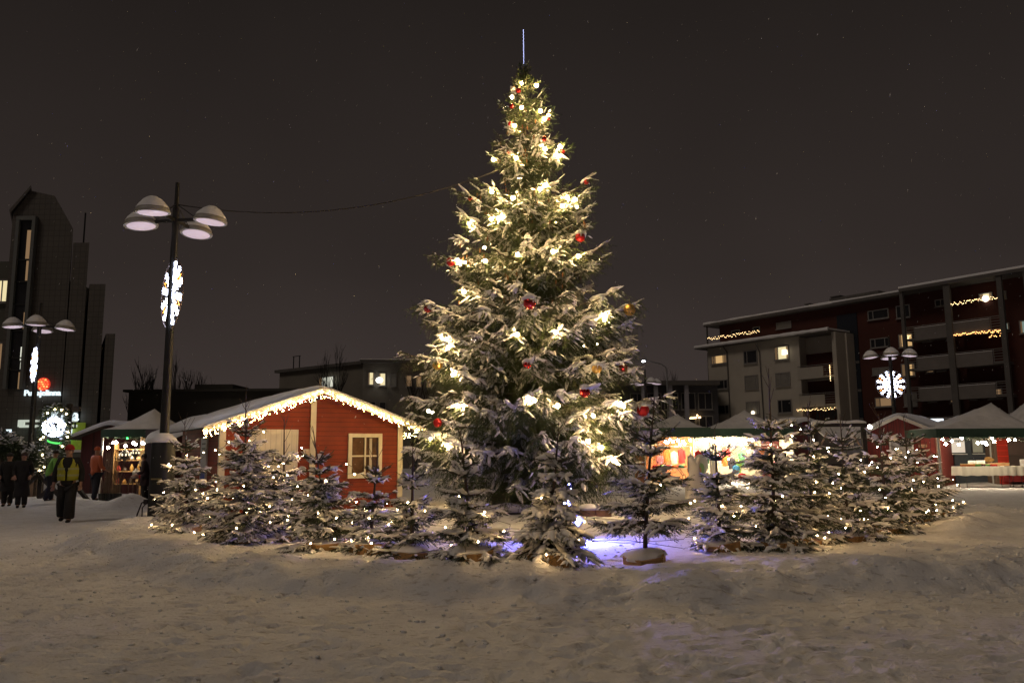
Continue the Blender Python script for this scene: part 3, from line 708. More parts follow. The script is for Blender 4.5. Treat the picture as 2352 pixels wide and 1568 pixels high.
# topper: a wire spike with blue-white leds
tz = Z(1212, 152, TY); tt = Z(1211, 70, TY)
t = thing('tree_topper', 'thin blue-white glowing spike on top of the christmas tree', 'tree topper', (TX, TY, tz - .2))
b = MB(); b.tube([(TX, TY, tz - .3), (TX, TY, tt)], .012, 6); b.build('rod', BLACK, t)
LEDB = emat('blue_white_led', (0.50, 0.56, 1.0), 5)
pts = [Vector((TX + .006 * math.sin(i * 2.1), TY - .014, tz + (tt - tz) * i / 33)) for i in range(34)]
bulbs(t, pts, .0075, LEDB, n=5, k=3, name='led')

# ------------------------------------------------------------------ plaza lamp posts with four snowy shades
POLE = mat('dark_green_post', (0.013, 0.013, 0.012), 0.5, noise=.3, nscale=5, bump=.1)
SHADE = mat('lamp_shade_paint', (0.30, 0.29, 0.26), 0.5, noise=.12, nscale=7)
DIFF = mat('lamp_glass', (0.35, 0.31, 0.34), 0.35, emit=(0.85, 0.66, 0.76), es=.55)
SLEEVE = mat('post_sleeve', (0.011, 0.012, 0.012), 0.55, noise=.3, nscale=4); SLEEVE2 = mat('brown_post_sleeve', (0.11, 0.07, 0.055), 0.7, noise=.2, nscale=4)
WLED = emat('cold_white_led', (0.72, 0.78, 1.0), 11); OLED = emat('amber_led', (1.0, 0.36, 0.06), 4)
def lamp_post(base, hz, lab, rotz=0, sleeve=0, disk=None, top=True, scale=1.0, snow_m=1):
    """hz: height of the shade rims"""
    t = thing('street_lamp', lab, 'street lamp', base, 'four-headed plaza lamps'); bx, by, bz = base
    b = MB(); b.smooth = True; b.tube([(bx, by, bz), (bx, by, bz + 1.7), (bx, by, bz + 1.71), (bx, by, hz + .35), (bx, by, hz + .36), (bx, by, hz + .95 if top else hz + .5)], [.125, .12, .10, .075, .05, .045], 16); b.build('pole', POLE, t)
    if sleeve:
        b = MB(); b.smooth = True; b.lathe([(.255, -.1), (.25, 1.63), (.245, 1.64), (.02, 1.645)], base, 28)
        b.build('sleeve', SLEEVE if sleeve == 1 else SLEEVE2, t)
        rr = random.Random(5); b = MB(); b.smooth = True
        b.lathe([(.262, 1.635), (.275, 1.67), (.255, 1.73), (.18, 1.80), (.12, 1.84), (.11, 1.84)], base, 22, None, 1, 1, .03, rr); b.build('snow_cap', SNOW, t)
        if sleeve == 1:
            b = MB(); b.box(bx - .12, bx + .10, by - .268, by - .24, bz + .84, bz + .87); b.tube([(bx + .05, by - .275, bz + .85), (bx + .05, by - .29, bz + .82)], .012, 6); b.box(bx + .03, bx + .085, by - .30, by - .27, bz + .74, bz + .81); b.build('padlock', mat('brass', (.45, .36, .18), .35, metal=1), t)
            b = MB(); b.tube([(bx - .25, by - .12, bz + .40), (bx - .32, by - .2, bz + .35), (bx - .38, by - .24, bz + .12), (bx - .40, by - .26, bz - .02)], .018, 6); b.tube([(bx - .25, by - .10, bz + .36), (bx - .30, by - .2, bz + .25), (bx - .28, by - .24, bz + .05), (bx - .15, by - .3, bz + .02)], .014, 6); b.box(bx - .30, bx - .22, by - .17, by - .09, bz + .32, bz + .42); b.build('cable', WIRE, t)
    for k in range(4):
        a = rotz + k * math.pi / 2; ax, ay = math.cos(a), math.sin(a); c = Vector((bx + ax * .86, by + ay * .86, hz))
        arm = MB(); arm.bar((bx + ax * .05, by + ay * .05, hz + .06), (bx + ax * .62, by + ay * .62, hz + .045), .05, .075); arm.tube([(bx + ax * .04, by + ay * .04, hz + .42), (bx + ax * .50, by + ay * .50, hz + .09)], .010, 5); arm.build('arm', POLE, t)
        Mx = Matrix.Translation(c) @ Matrix.Rotation(0.10, 4, Vector((-ay, ax, 0)))
        b = MB(Mx); b.smooth = True; b.lathe([(.365, -.03), (.37, .0), (.34, .06), (.22, .20), (.09, .27), (.08, .275), (.001, .28)], (0, 0, 0), 28); sh = b.build('lamp_shade', SHADE, t)
        b = MB(Mx); b.smooth = True; b.lathe([(.001, -.075), (.15, -.068), (.30, -.038), (.31, -.028), (.001, -.026)], (0, 0, 0), 24); b.build('diffuser', DIFF, sh)
        rr = random.Random(k); b = MB(Mx); b.smooth = True; b.lathe([(.335, .085), (.30, .15), (.19, .27), (.09, .335), (.001, .35)], (0, 0, 0), 24, None, 1, 1, .02, rr); b.build('snow_cap', SNOW, sh)
    return t
def snowflake(lab, c, rad, facing, name='snowflake_light', thick=.05, wires=True, offset=0):
    """lit ring ornament; facing = angle of its normal in plan"""
    t = thing(name, lab, 'light ornament', c, 'snowflake ornaments on lamp posts', facing)
    M = LM(c, facing)
    b = MB(M)
    pr = [(rad * math.cos(a), offset, rad * math.sin(a)) for a in np.linspace(0, 2 * math.pi, 41)]
    b.tube(pr, .012, 6, False); b.tube([(x * .12, y, z * .12) for x, y, z in pr], .010, 5, False); b.build('ring', mat('ring_metal', (.25, .2, .2), .4, metal=.6), t)
    for k in range(12):
        a = k * math.pi / 6 + math.pi / 12; r_ = np.array([math.cos(a), math.sin(a)]); p_ = np.array([-r_[1], r_[0]])
        def q(u, v): z = r_ * u * rad + p_ * v * rad; return (z[0], offset, z[1])
        wb_ = MB(M)
        wb_.tube([q(.10, 0), q(.93, 0)], .022, 5)
        for u in (.38, .58, .76): wb_.tube([q(u, 0), q(u + .13, .085)], .018, 5); wb_.tube([q(u, 0), q(u + .13, -.085)], .018, 5)
        wb_.build('snowflake_arm', WLED, t)
        if k % 2 == 0:
            a2 = a + math.pi / 12; r_ = np.array([math.cos(a2), math.sin(a2)]); p_ = np.array([-r_[1], r_[0]])
            w2 = MB(M); w2.tube([q(.3, 0), q(.55, .10), q(.88, 0), q(.55, -.10), q(.3, 0)], .012, 5, False); w2.build('amber_petal', OLED, t)
    return t
g = G(366, 1213); gb = Vector((g.x, g.y, gz(g.x, g.y) - .03))
YL = gb.y
lamp_post(gb, Z(400, 512, YL), 'tall black lamp post with padlocked black sleeve in front of the red cabin', R(-9), 1)
sc_ = P(390, 675, YL); snowflake('bright snowflake ring seen nearly edge on, high on the near left lamp post', Vector((gb.x + .0, gb.y, sc_.z)), .80, math.atan2(gb.y, gb.x) + .27)
g2 = G(62, 1146); g2 = P(62, 1146, 29.5); g2 = Vector((X(64, 29.5, 1100), 29.5, 0))
lamp_post(g2, Z(85, 752, 29.5), 'brown sleeved lamp post at the far left edge in front of the tiled tower', R(24), 2)
snowflake('bright snowflake ring seen edge on, on the lamp post at the far left', Vector((g2.x, 29.35, Z(78, 838, 29.5))), .70, math.atan2(g2.y, g2.x) + .16)
g3 = Vector((X(2050, 38, 900), 38.0, 0))
lamp_post(g3, Z(2040, 818, 38), 'lamp post on the right carrying the round face-on snowflake ring', R(-22), 0)
snowflake('round white and amber snowflake ring seen face on, on the right lamp post', Vector((g3.x, 38.12, Z(2046, 882, 38))), .70, -.12)
g4 = Vector((X(1483, 54, 900), 54.0, 0))
lamp_post(g4, Z(1483, 880, 54), 'distant four-headed lamp half hidden behind the right edge of the christmas tree', 0.3, 0)
# curved arm street light behind
sx, sy = X(1533, 62, 900), 62.0; zt = Z(1533, 836, sy)
t = thing('street_light', 'slim curved-arm street light with a bright white head behind the christmas tree', 'street light', (sx, sy, 0))
b = MB(); b.smooth = True; b.tube([(sx, sy, 0), (sx, sy, zt - .8), (sx - .08, sy, zt - .25), (sx - .4, sy, zt), (sx - 1.65, sy, zt + .32)], [.09, .06, .05, .045, .035], 10); b.build('pole', mat('galvanised', (.25, .25, .25), .4, metal=.6), t)
b = MB(); b.box(sx - 2.05, sx - 1.55, sy - .12, sy + .12, zt + .28, zt + .38); b.build('lamp_head', BLACK, t)
b = MB(); b.ball((sx - 1.82, sy, zt + .25), .13, 10, 6, .5); b.build('lamp_glass', emat('street_led', (.85, .9, 1), 30), t)
# overhead cable from the near lamp post to the spruce
t = thing('cable', 'thin dark cable sagging from the near lamp post to the christmas tree', 'cable', (gb.x, gb.y, Z(410, 470, YL)))
a0, a1 = P(408, 470, YL), P(1190, 372, TY - .2); b = MB()
b.tube([a0.lerp(a1, s) + Vector((0, 0, -4 * .62 * s * (1 - s))) for s in np.linspace(0, 1, 26)], .012, 5); b.build('wire', WIRE, t)

# ------------------------------------------------------------------ market cabins
REDB = mat('red_boards', (0.225, 0.031, 0.006), 0.72, noise=.16, nscale=2.5, stripes=((2,), .118, .10, .35))
REDV = mat('red_vertical_boards', (0.055, 0.008, 0.008), 0.75, noise=.16, nscale=2.5, stripes=((0, 1), .14, .09, .35))
WHT = mat('cream_paint', (0.72, 0.66, 0.50), 0.6, noise=.08, nscale=5, bump=.1); WBD = mat('white_boards', (0.72, 0.67, 0.54), 0.65, noise=.09, nscale=4, stripes=((0,), .11, .07, .6))
GLASS = mat('dark_window_glass', (0.02, 0.02, 0.022), 0.06, coat=.5)
def cabin(name, lab, cat, c, rot, W, L, he, hp, mw_, mroof=SNOW, ov=.28, door=None, win=None, posts=WHT, snowt=.16, fascia=WHT):
    """front gable centre at c, width W, length L back (+y local)"""
    t = thing(name, lab, cat, c, None, rot); M = LM(c, rot)
    b = MB(M); h = W / 2
    b.prism([(-h, -.1), (h, -.1), (h, he), (0, hp), (-h, he)], 0, L); wl = b.build('wall', mw_, t)
    sl = (hp - he) / h; x1 = h + ov; y0 = -ov
    b = MB(M); b.prism([(-x1, he - ov * sl), (0, hp + .0), (x1, he - ov * sl), (x1, he - ov * sl + .05), (0, hp + .05), (-x1, he - ov * sl + .05)], y0, L + ov); rf = b.build('roof', mat('dark_roof', (.06, .05, .045), .8), t)
    # rounded snow blanket with uneven surface
    nx_, ny_ = 34, 18; V = []; F = []; rr = np.random.RandomState(int(abs(c[0]) * 10)); pn_ = VN(9)
    xs = np.linspace(-x1 - .05, x1 + .05, nx_); ys = np.linspace(y0 - .06, L + ov + .06, ny_)
    def hh(x, y): return he - ov * sl + (x1 - math.sqrt(x * x + .03)) * sl + .06
    gxx, gyy = np.meshgrid(xs, ys); base_ = np.vectorize(hh)(gxx, gyy)
    ed = np.minimum(np.minimum(gxx + x1 + .05, x1 + .05 - gxx), np.minimum(gyy - y0 + .06, L + ov + .06 - gyy))
    th = snowt * np.sqrt(np.clip(ed / .16, 0, 1)) * (1 + .35 * pn_(gxx * 1.4 + 7, gyy * 1.4)) + .0
    topz = base_ + th
    Va = np.stack([gxx.ravel(), gyy.ravel(), topz.ravel()], 1); Vb = np.stack([gxx.ravel(), gyy.ravel(), base_.ravel() - .015], 1)
    id_ = np.arange(nx_ * ny_).reshape(ny_, nx_)
    Fa = np.stack([id_[:-1, :-1].ravel(), id_[:-1, 1:].ravel(), id_[1:, 1:].ravel(), id_[1:, :-1].ravel()], 1)
    V = np.concatenate([Va, Vb]); F = np.concatenate([Fa, Fa[:, ::-1] + nx_ * ny_])
    rim = list(id_[0, :]) + list(id_[1:, -1]) + list(id_[-1, ::-1][1:]) + list(id_[::-1, 0][1:-1]); o_ = nx_ * ny_
    Fr = np.array([(rim[i], rim[i] + o_, rim[(i + 1) % len(rim)] + o_, rim[(i + 1) % len(rim)]) for i in range(len(rim))])
    F = np.concatenate([F, Fr[:, ::-1]])
    Mn = np.array(M); V = V @ Mn[:3, :3].T + Mn[:3, 3]
    sc2 = npmesh('snow', V, F, SNOW, rf, True)
    sc2.matrix_parent_inverse = PW[t.name].inverted() if False else Matrix.Identity(4)
    if fascia:
        for s_ in (-1, 1):
            q = MB(M); q.prism([(0, hp - .11), (0, hp + .045), (s_ * x1, he - ov * sl + .045), (s_ * x1, he - ov * sl - .10)], y0 - .03, y0 - .001); q.build('fascia', fascia, t)
    if posts:
        for x in (-h + .05, h - .05):
            q = MB(M); q.box(x - .065, x + .065, -.03, .0, 0, he - .02); q.box(x + (-.078 if x < 0 else .0), x + (.0 if x < 0 else .078), -.029, .09, 0, he - .02); q.build('corner_board', posts, t)
    return t, M, wl
cL = Vector((-4.97, 20.0, 0)); rotL = R(32)
heL, hpL, WL = 2.33, 3.17, 4.66
tL, ML, wallL = cabin('market_cabin', 'red wooden cabin with white door and window and lit eaves left of the big spruce', 'cabin', cL, rotL, WL, 5.2, heL, hpL, REDB, win=1, ov=.48, snowt=.13)
q = MB(ML); q.box(-.17, -.03, -.035, -.001, 0, hpL - .12); q.build('centre_board', WHT, tL)
q = MB(ML)
q.box(-1.66, -1.56, -.04, -.002, .2, 2.05); q.box(-.58, -.48, -.04, -.002, .2, 2.05); q.box(-1.66, -.48, -.043, -.002, 2.05, 2.17); q.box(-1.56, -.58, -.025, -.002, .2, 2.05)
dr = q.build('door', WBD, tL)
q = MB(ML); q.box(-1.50, -1.12, -.048, -.026, 1.60, 1.64); q.lathe([(.035, -.005), (.035, .005)], (0, 0, 0), 10, Matrix.Translation((-1.12, -.035, 1.62)) @ Matrix.Rotation(R(90), 4, 'X')); q.box(-1.53, -1.49, -.05, -.026, 1.5, 1.70); q.build('hinge', BLACK, dr)
# window: surround, sash bars, panes, sill snow
wx0, wx1, wz0, wz1 = .83, 1.76, .93, 2.08
q = MB(ML); q.box(wx0, wx0 + .10, -.05, -.002, wz0, wz1); q.box(wx1 - .10, wx1, -.05, -.002, wz0, wz1); q.box(wx0 + .1, wx1 - .1, -.05, -.002, wz0, wz0 + .10); q.box(wx0 + .1, wx1 - .1, -.05, -.002, wz1 - .1, wz1)
q.box((wx0 + wx1) / 2 - .02, (wx0 + wx1) / 2 + .02, -.04, -.004, wz0 + .1, wz1 - .1); q.box(wx0 + .1, (wx0 + wx1) / 2 - .021, -.038, -.004, 1.48, 1.52); q.box((wx0 + wx1) / 2 + .021, wx1 - .1, -.038, -.004, 1.48, 1.52)
wn = q.build('window', WHT, tL)
GLS = mat('cabin_glass', (.10, .055, .03), .08, noise=.5, nscale=3, coat=.8)
q = MB(ML); q.box(wx0 + .1, wx1 - .1, -.012, -.003, wz0 + .1, wz1 - .1); q.build('pane', GLS, wn)
q = MB(ML); q.smooth = True
for x0_, x1_ in ((wx0 + .1, 1.27), (1.33, wx1 - .1)): q.tube([(x0_, -.02, wz0 + .11), (x0_ + .1, -.03, wz0 + .125), ((x0_ + x1_) / 2, -.03, wz0 + .10), (x1_, -.02, wz0 + .13)], [.015, .02, .012, .03], 6)
q.build('sill_snow', SNOW, wn)
q = MB(ML); q.box((wx0 + wx1) / 2 + .12, (wx0 + wx1) / 2 + .19, -.018, -.0125, wz0 + .12, wz1 - .12); q.build('curtain', mat('pale_curtain', (.5, .45, .35), .8), wn)
for nm, x, z, sx_, sz_, lb in (('notice', -.24, 1.60, .10, .085, 'small cream notice by the centre board of the red cabin'), ('notice', -1.80, 1.42, .09, .09, 'small white notice left of the cabin door')):
    q = MB(ML); q.box(x - sx_, x + sx_, -.012, -.003, z - sz_, z + sz_); q.m = 1
    for k in range(3): q.box(x - sx_ * .7, x + sx_ * .6, -.0135, -.0125, z + sz_ * (.5 - k * .45), z + sz_ * (.5 - k * .45) + .008)
    tag(q.build(nm, [WHT, mat('red_ink', (.5, .1, .08), .7)]), lb, 'notice')
# floodlit junction under the ridge
q = MB(ML); q.box(-.25, -.1, -.10, -.04, 2.86, 2.92); q.bar((-.1, -.09, 2.92), (.02, -.12, 2.98), .05); tag(q.build('wall_bracket', BLACK), 'small black lamp bracket under the cabin ridge', 'bracket')
# advertising board leaning on the side wall
q = MB(ML); q.box(-2.37, -2.33, 1.4, 2.15, .75, 2.0); q.m = 1; q.box(-2.375, -2.371, 1.5, 2.05, .85, 1.2)
q.m = 2
for k in range(3): q.box(-2.375, -2.371, 1.55, 2.0, 1.82 - k * .12, 1.86 - k * .12)
tag(q.build('poster_board', [mat('grey_poster', (.35, .35, .36), .6), mat('poster_blue', (.03, .06, .35), .6), mat('poster_ink', (.08, .08, .08), .6)]), 'pale poster with a blue corner on the dark side wall of the red cabin', 'poster')
# eaves lights
rs = random.Random(8)
ovL, slL = .48, (hpL - heL) / (WL / 2)
def gable_lights(sgn, n):
    out_ = []
    for i in range(n):
        u = rs.random(); x = sgn * u * (WL / 2 + ovL + .02); z = hpL - abs(x) * slL - .02 - (rs.random() ** 1.3) * (.20 if sgn < 0 else .17)
        out_.append(Vector((x, -.53 - rs.random() * .05, z)))
    return out_
EAVE = emat('eave_bulb', (1.0, .64, .26), 95)
for sgn, n, lb in ((-1, 215, 'dense warm light curtain along the left slope of the cabin gable'), (1, 160, 'dense warm light curtain along the right slope of the cabin gable')):
    t = thing('eave_lights', lb, 'string lights', ML @ Vector((sgn * 1.2, -.34, 2.7)))
    q = MB(ML)
    ln = [(sgn * u * (WL / 2 + ovL), -.53, hpL - u * (WL / 2 + ovL) * slL - .02 - .05 * abs(math.sin(u * 40))) for u in np.linspace(0, 1, 60)]
    q.tube(ln, .006, 3)
    for u in np.linspace(.01, 1, 60): x = sgn * u * (WL / 2 + ovL); q.tube([(x, -.53, hpL - abs(x) * slL - .02), (x + rs.uniform(-.03, .03), -.54, hpL - abs(x) * slL - .2)], .003, 3)
    q.build('wire', WIRE, t); bulbs(t, [ML @ p for p in gable_lights(sgn, n)], .0072, EAVE, n=5, k=3)
t = thing('eave_lights', 'short cluster of warm eave bulbs on the right side eave beside the spruce', 'string lights', ML @ Vector((2.6, .4, 2.1)))
q = MB(ML); q.tube([(2.83, -.5 + .2 * k, 2.12 + .03 * (k % 2)) for k in range(14)], .006, 3); q.build('wire', WIRE, t)
bulbs(t, [ML @ Vector((2.83 + rs.uniform(-.02, .03), -.5 + rs.random() * 2.6, 2.13 - rs.random() * .16)) for k in range(95)], .0072, EAVE, n=5, k=3)
# second cabin behind, only its snowy roof and dark wall show
t2, M2, _w = cabin('market_cabin', 'dark red market hut behind the lit cabin, thick snow on its roof', 'cabin', Vector((-9.75, 26.2, 0)), R(38), 2.7, 2.6, 2.1, 2.75, REDV, posts=None, fascia=None, snowt=.2)
# right-hand small red hut
cR = Vector((X(2070, 33.6, 1030), 33.6, 0))
t3, M3, _w = cabin('market_hut', 'small red hut with snowy roof beside the green stall on the right', 'cabin', cR, R(-38), 2.9, 4.0, 2.25, 2.95, mat('hut_red', (.14, .011, .008), .75, noise=.14, nscale=2.5, stripes=((0, 1), .14, .09, .4)), posts=mat('brown_corner', (.16, .11, .08), .8), fascia=mat('pale_fascia', (.55, .5, .44), .7), ov=.22)
q = MB(M3); q.box(-.45, .48, -.04, -.002, .95, 1.95); wn = q.build('window', mat('white_frame', (.62, .6, .55), .6), t3)
q = MB(M3); q.box(-.38, .41, -.055, -.041, 1.02, 1.88); q.build('pane', mat('snowy_glass', (.30, .27, .25), .5, noise=.4, nscale=5), wn)
q = MB(M3); q.box(.68, 1.0, -.02, -.002, 1.62, 1.73); q.m = 1; q.box(.72, .96, -.022, -.0205, 1.66, 1.69); tag(q.build('name_plate', [mat('tan_plate', (.5, .33, .2), .6), BLACK]), 'small tan name plate on the small red hut', 'sign')
p = P(1998, 980, 33.2); t = thing('wall_lamp', 'bright round white lamp at the left eave of the small red hut', 'lamp', p); b = MB(); b.ball(p, .085, 12, 8); b.build('lamp_glass', emat('hut_lamp', (1, .93, .82), 45), t); b = MB(); b.box(p.x - .05, p.x + .05, p.y + .06, p.y + .16, p.z - .03, p.z + .08); b.build('bracket', BLACK, t)
# ------------------------------------------------------------------ canopy stalls
GREEN = mat('green_canvas', (0.020, 0.050, 0.032), 0.75, noise=.2, nscale=3, bump=.2, bscale=12); CANV = mat('snowy_canvas', (0.66, 0.64, 0.62), 0.85, noise=.12, nscale=2.5, bump=.3, bscale=6)
ALU = mat('white_pole', (0.6, 0.6, 0.58), 0.4); WARMB = emat('stall_bulb', (1.0, .80, .54), 170)
def stall(lab, x0, x1, y0, D, zv0, zv1, zp, walls=None, rotz=0, legs=True, peakx=None, snow=CANV, val=GREEN, name='market_stall'):
    xm = (x0 + x1) / 2 if peakx is None else peakx; ym = y0 + D / 2
    c = ((x0 + x1) / 2, ym, 0); t = thing(name, lab, 'market stall', c)
    # concave pyramid roof
    n = 13; V = []; F = []
    us = np.linspace(0, 1, n)
    gx_, gy_ = np.meshgrid(us, us); ex = np.abs(gx_ * 2 - 1); ey = np.abs(gy_ * 2 - 1); m = np.maximum(ex, ey)
    z = zv1 + (zp - zv1) * (1 - m) ** 1.45 + .04 * N1(gx_ * 9 + x0, gy_ * 9) * (m < .98)
    xx = np.where(gx_ < .5, x0 + (xm - x0) * gx_ * 2, xm + (x1 - xm) * (gx_ * 2 - 1)); yy = y0 + D * gy_
    V = np.stack([xx.ravel(), yy.ravel(), z.ravel()], 1); V2 = V.copy(); V2[:, 2] -= .03
    id_ = np.arange(n * n).reshape(n, n); Fa = np.stack([id_[:-1, :-1].ravel(), id_[:-1, 1:].ravel(), id_[1:, 1:].ravel(), id_[1:, :-1].ravel()], 1)
    o = npmesh('canopy', np.concatenate([V, V2]), np.concatenate([Fa, Fa[:, ::-1] + n * n]), snow, t, True)
    b = MB()
    k = 16
    def sk(ax, c_, a0, a1):
        for i in range(k):
            s0, s1 = a0 + (a1 - a0) * i / k, a0 + (a1 - a0) * (i + 1) / k; w = .02 * math.sin(i * 2.1)
            if ax == 'x': b.box(s0, s1, c_ - .012, c_ + .012, zv0 + w, zv1 + .01)
            else: b.box(c_ - .012, c_ + .012, s0, s1, zv0 + w, zv1 + .01)
    sk('x', y0, x0, x1); sk('x', y0 + D, x0, x1); sk('y', x0, y0 + .02, y0 + D - .02); sk('y', x1, y0 + .02, y0 + D - .02)
    b.build('valance', val, t)
    for (lx, ly) in ((x0 + .05, y0 + .05), (x1 - .05, y0 + .05), (x0 + .05, y0 + D - .05), (x1 - .05, y0 + D - .05)):
        b = MB(); b.box(lx - .025, lx + .025, ly - .025, ly + .025, gz(lx, ly) - .1, zv1); b.build('leg', ALU, t)
    if walls:
        wm, sides = walls
        for s_ in sides:
            b = MB(); nn = 24
            a0, a1, fx_ = (x0 + .06, x1 - .06, lambda q: (q, y0 + D - .1)) if s_ == 'b' else ((y0 + .06, y0 + D - .12, (lambda q: (x0 + .06, q))) if s_ == 'l' else (y0 + .06, y0 + D - .12, (lambda q: (x1 - .06, q))))
            pts = [fx_(a0 + (a1 - a0) * i / nn) for i in range(nn + 1)]; vs = []
            for i, (px_, py_) in enumerate(pts):
                w = .03 * math.sin(i * 1.9)
                for zz in (.02, zv1 - .02): vs.append((px_ + (w if s_ != 'b' else 0), py_ + (w if s_ == 'b' else 0), zz))
            for i, (px_, py_) in enumerate(pts):
                w = .03 * math.sin(i * 1.9)
                for zz in (.02, zv1 - .02): vs.append((px_ + (w + .012 if s_ != 'b' else 0), py_ + (w + .012 if s_ == 'b' else 0), zz))
            N_ = 2 * (nn + 1); fs = []
            for i in range(nn): fs += [(2 * i, 2 * i + 2, 2 * i + 3, 2 * i + 1), (N_ + 2 * i, N_ + 2 * i + 1, N_ + 2 * i + 3, N_ + 2 * i + 2)]
            b.add(vs, fs); b.build('side_wall', wm, t, True)
    return t
def hang_bulbs(lab, pts, r=.055, m=None, es=None, sway=.0, group=None, name='string_lights'):
    c = sum(pts, Vector()) / len(pts); t = thing(name, lab, 'string lights', c, group)
    b = MB(); o = sorted(pts, key=lambda p: p.x)
    path = []
    for a_, b_ in zip(o[:-1], o[1:]): path += [a_ + Vector((0, 0, r + .10)), (a_ + b_) / 2 + Vector((0, 0, r + .02))]
    path.append(o[-1] + Vector((0, 0, r + .10))); b.tube(path, .007, 4)
    for p in pts: b.tube([p + Vector((0, 0, r * .8)), p + Vector((0, 0, r + .10))], .018, 6)
    b.build('wire', WIRE, t); bulbs(t, pts, r, m or WARMB, n=10, k=6)
    return t
def table(lab, x0, x1, y0, y1, z, cloth=None, top=None, group=None, drop=.35):
    t = thing('folding_table', lab, 'table', ((x0 + x1) / 2, (y0 + y1) / 2, 0), group)
    b = MB(); b.box(x0, x1, y0, y1, z - .03, z); b.build('tabletop', top or ALU, t)
    for sx_ in (x0 + .2, x1 - .2):
        for sy_ in (y0 + .08, y1 - .08):
            b = MB(); dx_ = .12 if sx_ < (x0 + x1) / 2 else -.12; b.tube([(sx_ + dx_ * 2, sy_, z - .04), (sx_, sy_, z - .36), (sx_ - dx_ * .1, sy_, .0)], .014, 6); b.build('leg', BLACK, t)
    if cloth:
        n = 40; V = []; F = []; b = MB()
        per = [(x0 - .02 + (x1 - x0 + .04) * i / n, y0 - .02) for i in range(n + 1)] + [(x1 + .02, y0 - .02 + (y1 - y0 + .04) * i / 10) for i in range(1, 11)] + [(x1 + .02 - (x1 - x0 + .04) * i / n, y1 + .02) for i in range(1, n + 1)] + [(x0 - .02, y1 + .02 - (y1 - y0 + .04) * i / 10) for i in range(1, 10)]
        m_ = len(per); cxm, cym = (x0 + x1) / 2, (y0 + y1) / 2
        vs = [(x, y, z + .006) for x, y in per] + [(x + (.03 * math.sin(i * 1.1)) * (1 if abs(x - cxm) > (x1 - x0) / 2 else 0), y + .02 * math.sin(i * 1.3) - (.02 if y < cym else -.02), z - drop * (1 + .03 * math.sin(i * .7))) for i, (x, y) in enumerate(per)]
        b.add(vs, [tuple(range(m_))] + [(i, i + m_, (i + 1) % m_ + m_, (i + 1) % m_) for i in range(m_)])
        tag(b.build('tablecloth', cloth, None, True), 'cloth draped over the ' + lab, 'tablecloth')
    return t
FOLD = [mat('cloth_' + n, c, .9, noise=.15, nscale=14) for n, c in dict(red=(.50, .03, .03), grey=(.26, .24, .22), green=(.05, .14, .07), cream=(.62, .54, .42), orange=(.62, .16, .03), dark=(.05, .045, .06), pink=(.55, .20, .24), blue=(.05, .22, .42), lime=(.24, .45, .10), brown=(.25, .15, .09)).items()]
CN = ['red', 'grey', 'green', 'cream', 'orange', 'dark', 'pink', 'blue', 'lime', 'brown']
def garment(x, y, ztop, w, h, ci, lab, group):
    b = MB(); b.smooth = True; n = 16; V = []; rr = random.Random(int(x * 100) + ci)
    prof = [(0, .16), (.06, .52), (.12, .95), (.3, .92), (.6, .98), (1.0, 1.08)]
    vs = []; 
    for t_, ww in prof:
        for j in range(n):
            a = 2 * math.pi * j / n; fl = 1 + .10 * math.sin(a * 5 + t_ * 2 + ci)
            vs.append((x + w / 2 * ww * math.cos(a), y + .09 * (.4 + .6 * t_) * fl * math.sin(a), ztop - h * t_ + .01 * math.sin(j)))
    fs = [(i * n + j, i * n + (j + 1) % n, (i + 1) * n + (j + 1) % n, (i + 1) * n + j) for i in range(len(prof) - 1) for j in range(n)] + [tuple(range(n)), tuple(range(len(prof) * n - 1, (len(prof) - 1) * n - 1, -1))]
    b.add(vs, fs)
    for s_ in (-1, 1): b.tube([(x + s_ * w * .40, y, ztop - h * .10), (x + s_ * w * .50, y - .02, ztop - h * .4), (x + s_ * w * .52, y, ztop - h * .72)], [.06, .055, .045], 8)
    return tag(b.build('garment', FOLD[ci]), lab, 'clothing', group)

# --- the lit clothes stalls on the right of the big spruce
YS = 37.0
WARMW = mat('cream_side_wall', (0.62, 0.55, 0.42), .9, noise=.08, nscale=2); REDW = mat('orange_side_wall', (0.50, 0.22, .09), .9, noise=.15, nscale=2)
xa, xb, xc = X(1478, YS), X(1632, YS), X(1824, YS)
zv = Z(1600, 1003, YS); zv1_ = Z(1600, 982, YS)
stall('lit clothes stall with orange inner walls right of the christmas tree', xa, xb, YS, 3.4, zv, zv1_, Z(1556, 950, YS + 1.7), (REDW, 'bl'), peakx=X(1558, YS + 1.7))
stall('brightest clothes stall with cream inner walls and long green valance', xb + .02, xc, YS, 3.6, zv, Z(1700, 984, YS), Z(1715, 941, YS + 1.7), (WARMW, 'br'), peakx=X(1714, YS + 1.7))
lp = cc(2550, 1650, 3.92)
hang_bulbs('cluster of round bulbs in the orange clothes stall', [P(*lp(x, y), YS + yy) for x, y, yy in [(440, 458, .5), (475, 468, .9), (510, 430, .3), (550, 450, 1.2), (640, 440, .5), (668, 500, .4), (710, 450, .8), (738, 485, .4), (826, 432, .5), (945, 472, .4), (630, 430, 1.5)]], .06, group='bulbs in the clothes stalls')
hang_bulbs('dense row of blazing bulbs under the roof of the cream clothes stall', [P(*lp(x, y), YS + yy) for x, y, yy in [(1080, 440, .6), (1140, 430, 1.1), (1200, 450, .8), (1270, 425, 1.4), (1330, 445, .8), (1400, 420, 1.2), (1460, 440, .6), (1530, 420, .9), (1600, 440, .7), (1670, 430, 1.1), (1740, 440, .8), (1800, 425, .6), (1240, 470, 1.8), (1500, 460, 1.8), (1700, 465, 1.8)]], .07, emat('stall_bulb_strong', (1.0, .82, .56), 420), group='bulbs in the clothes stalls')
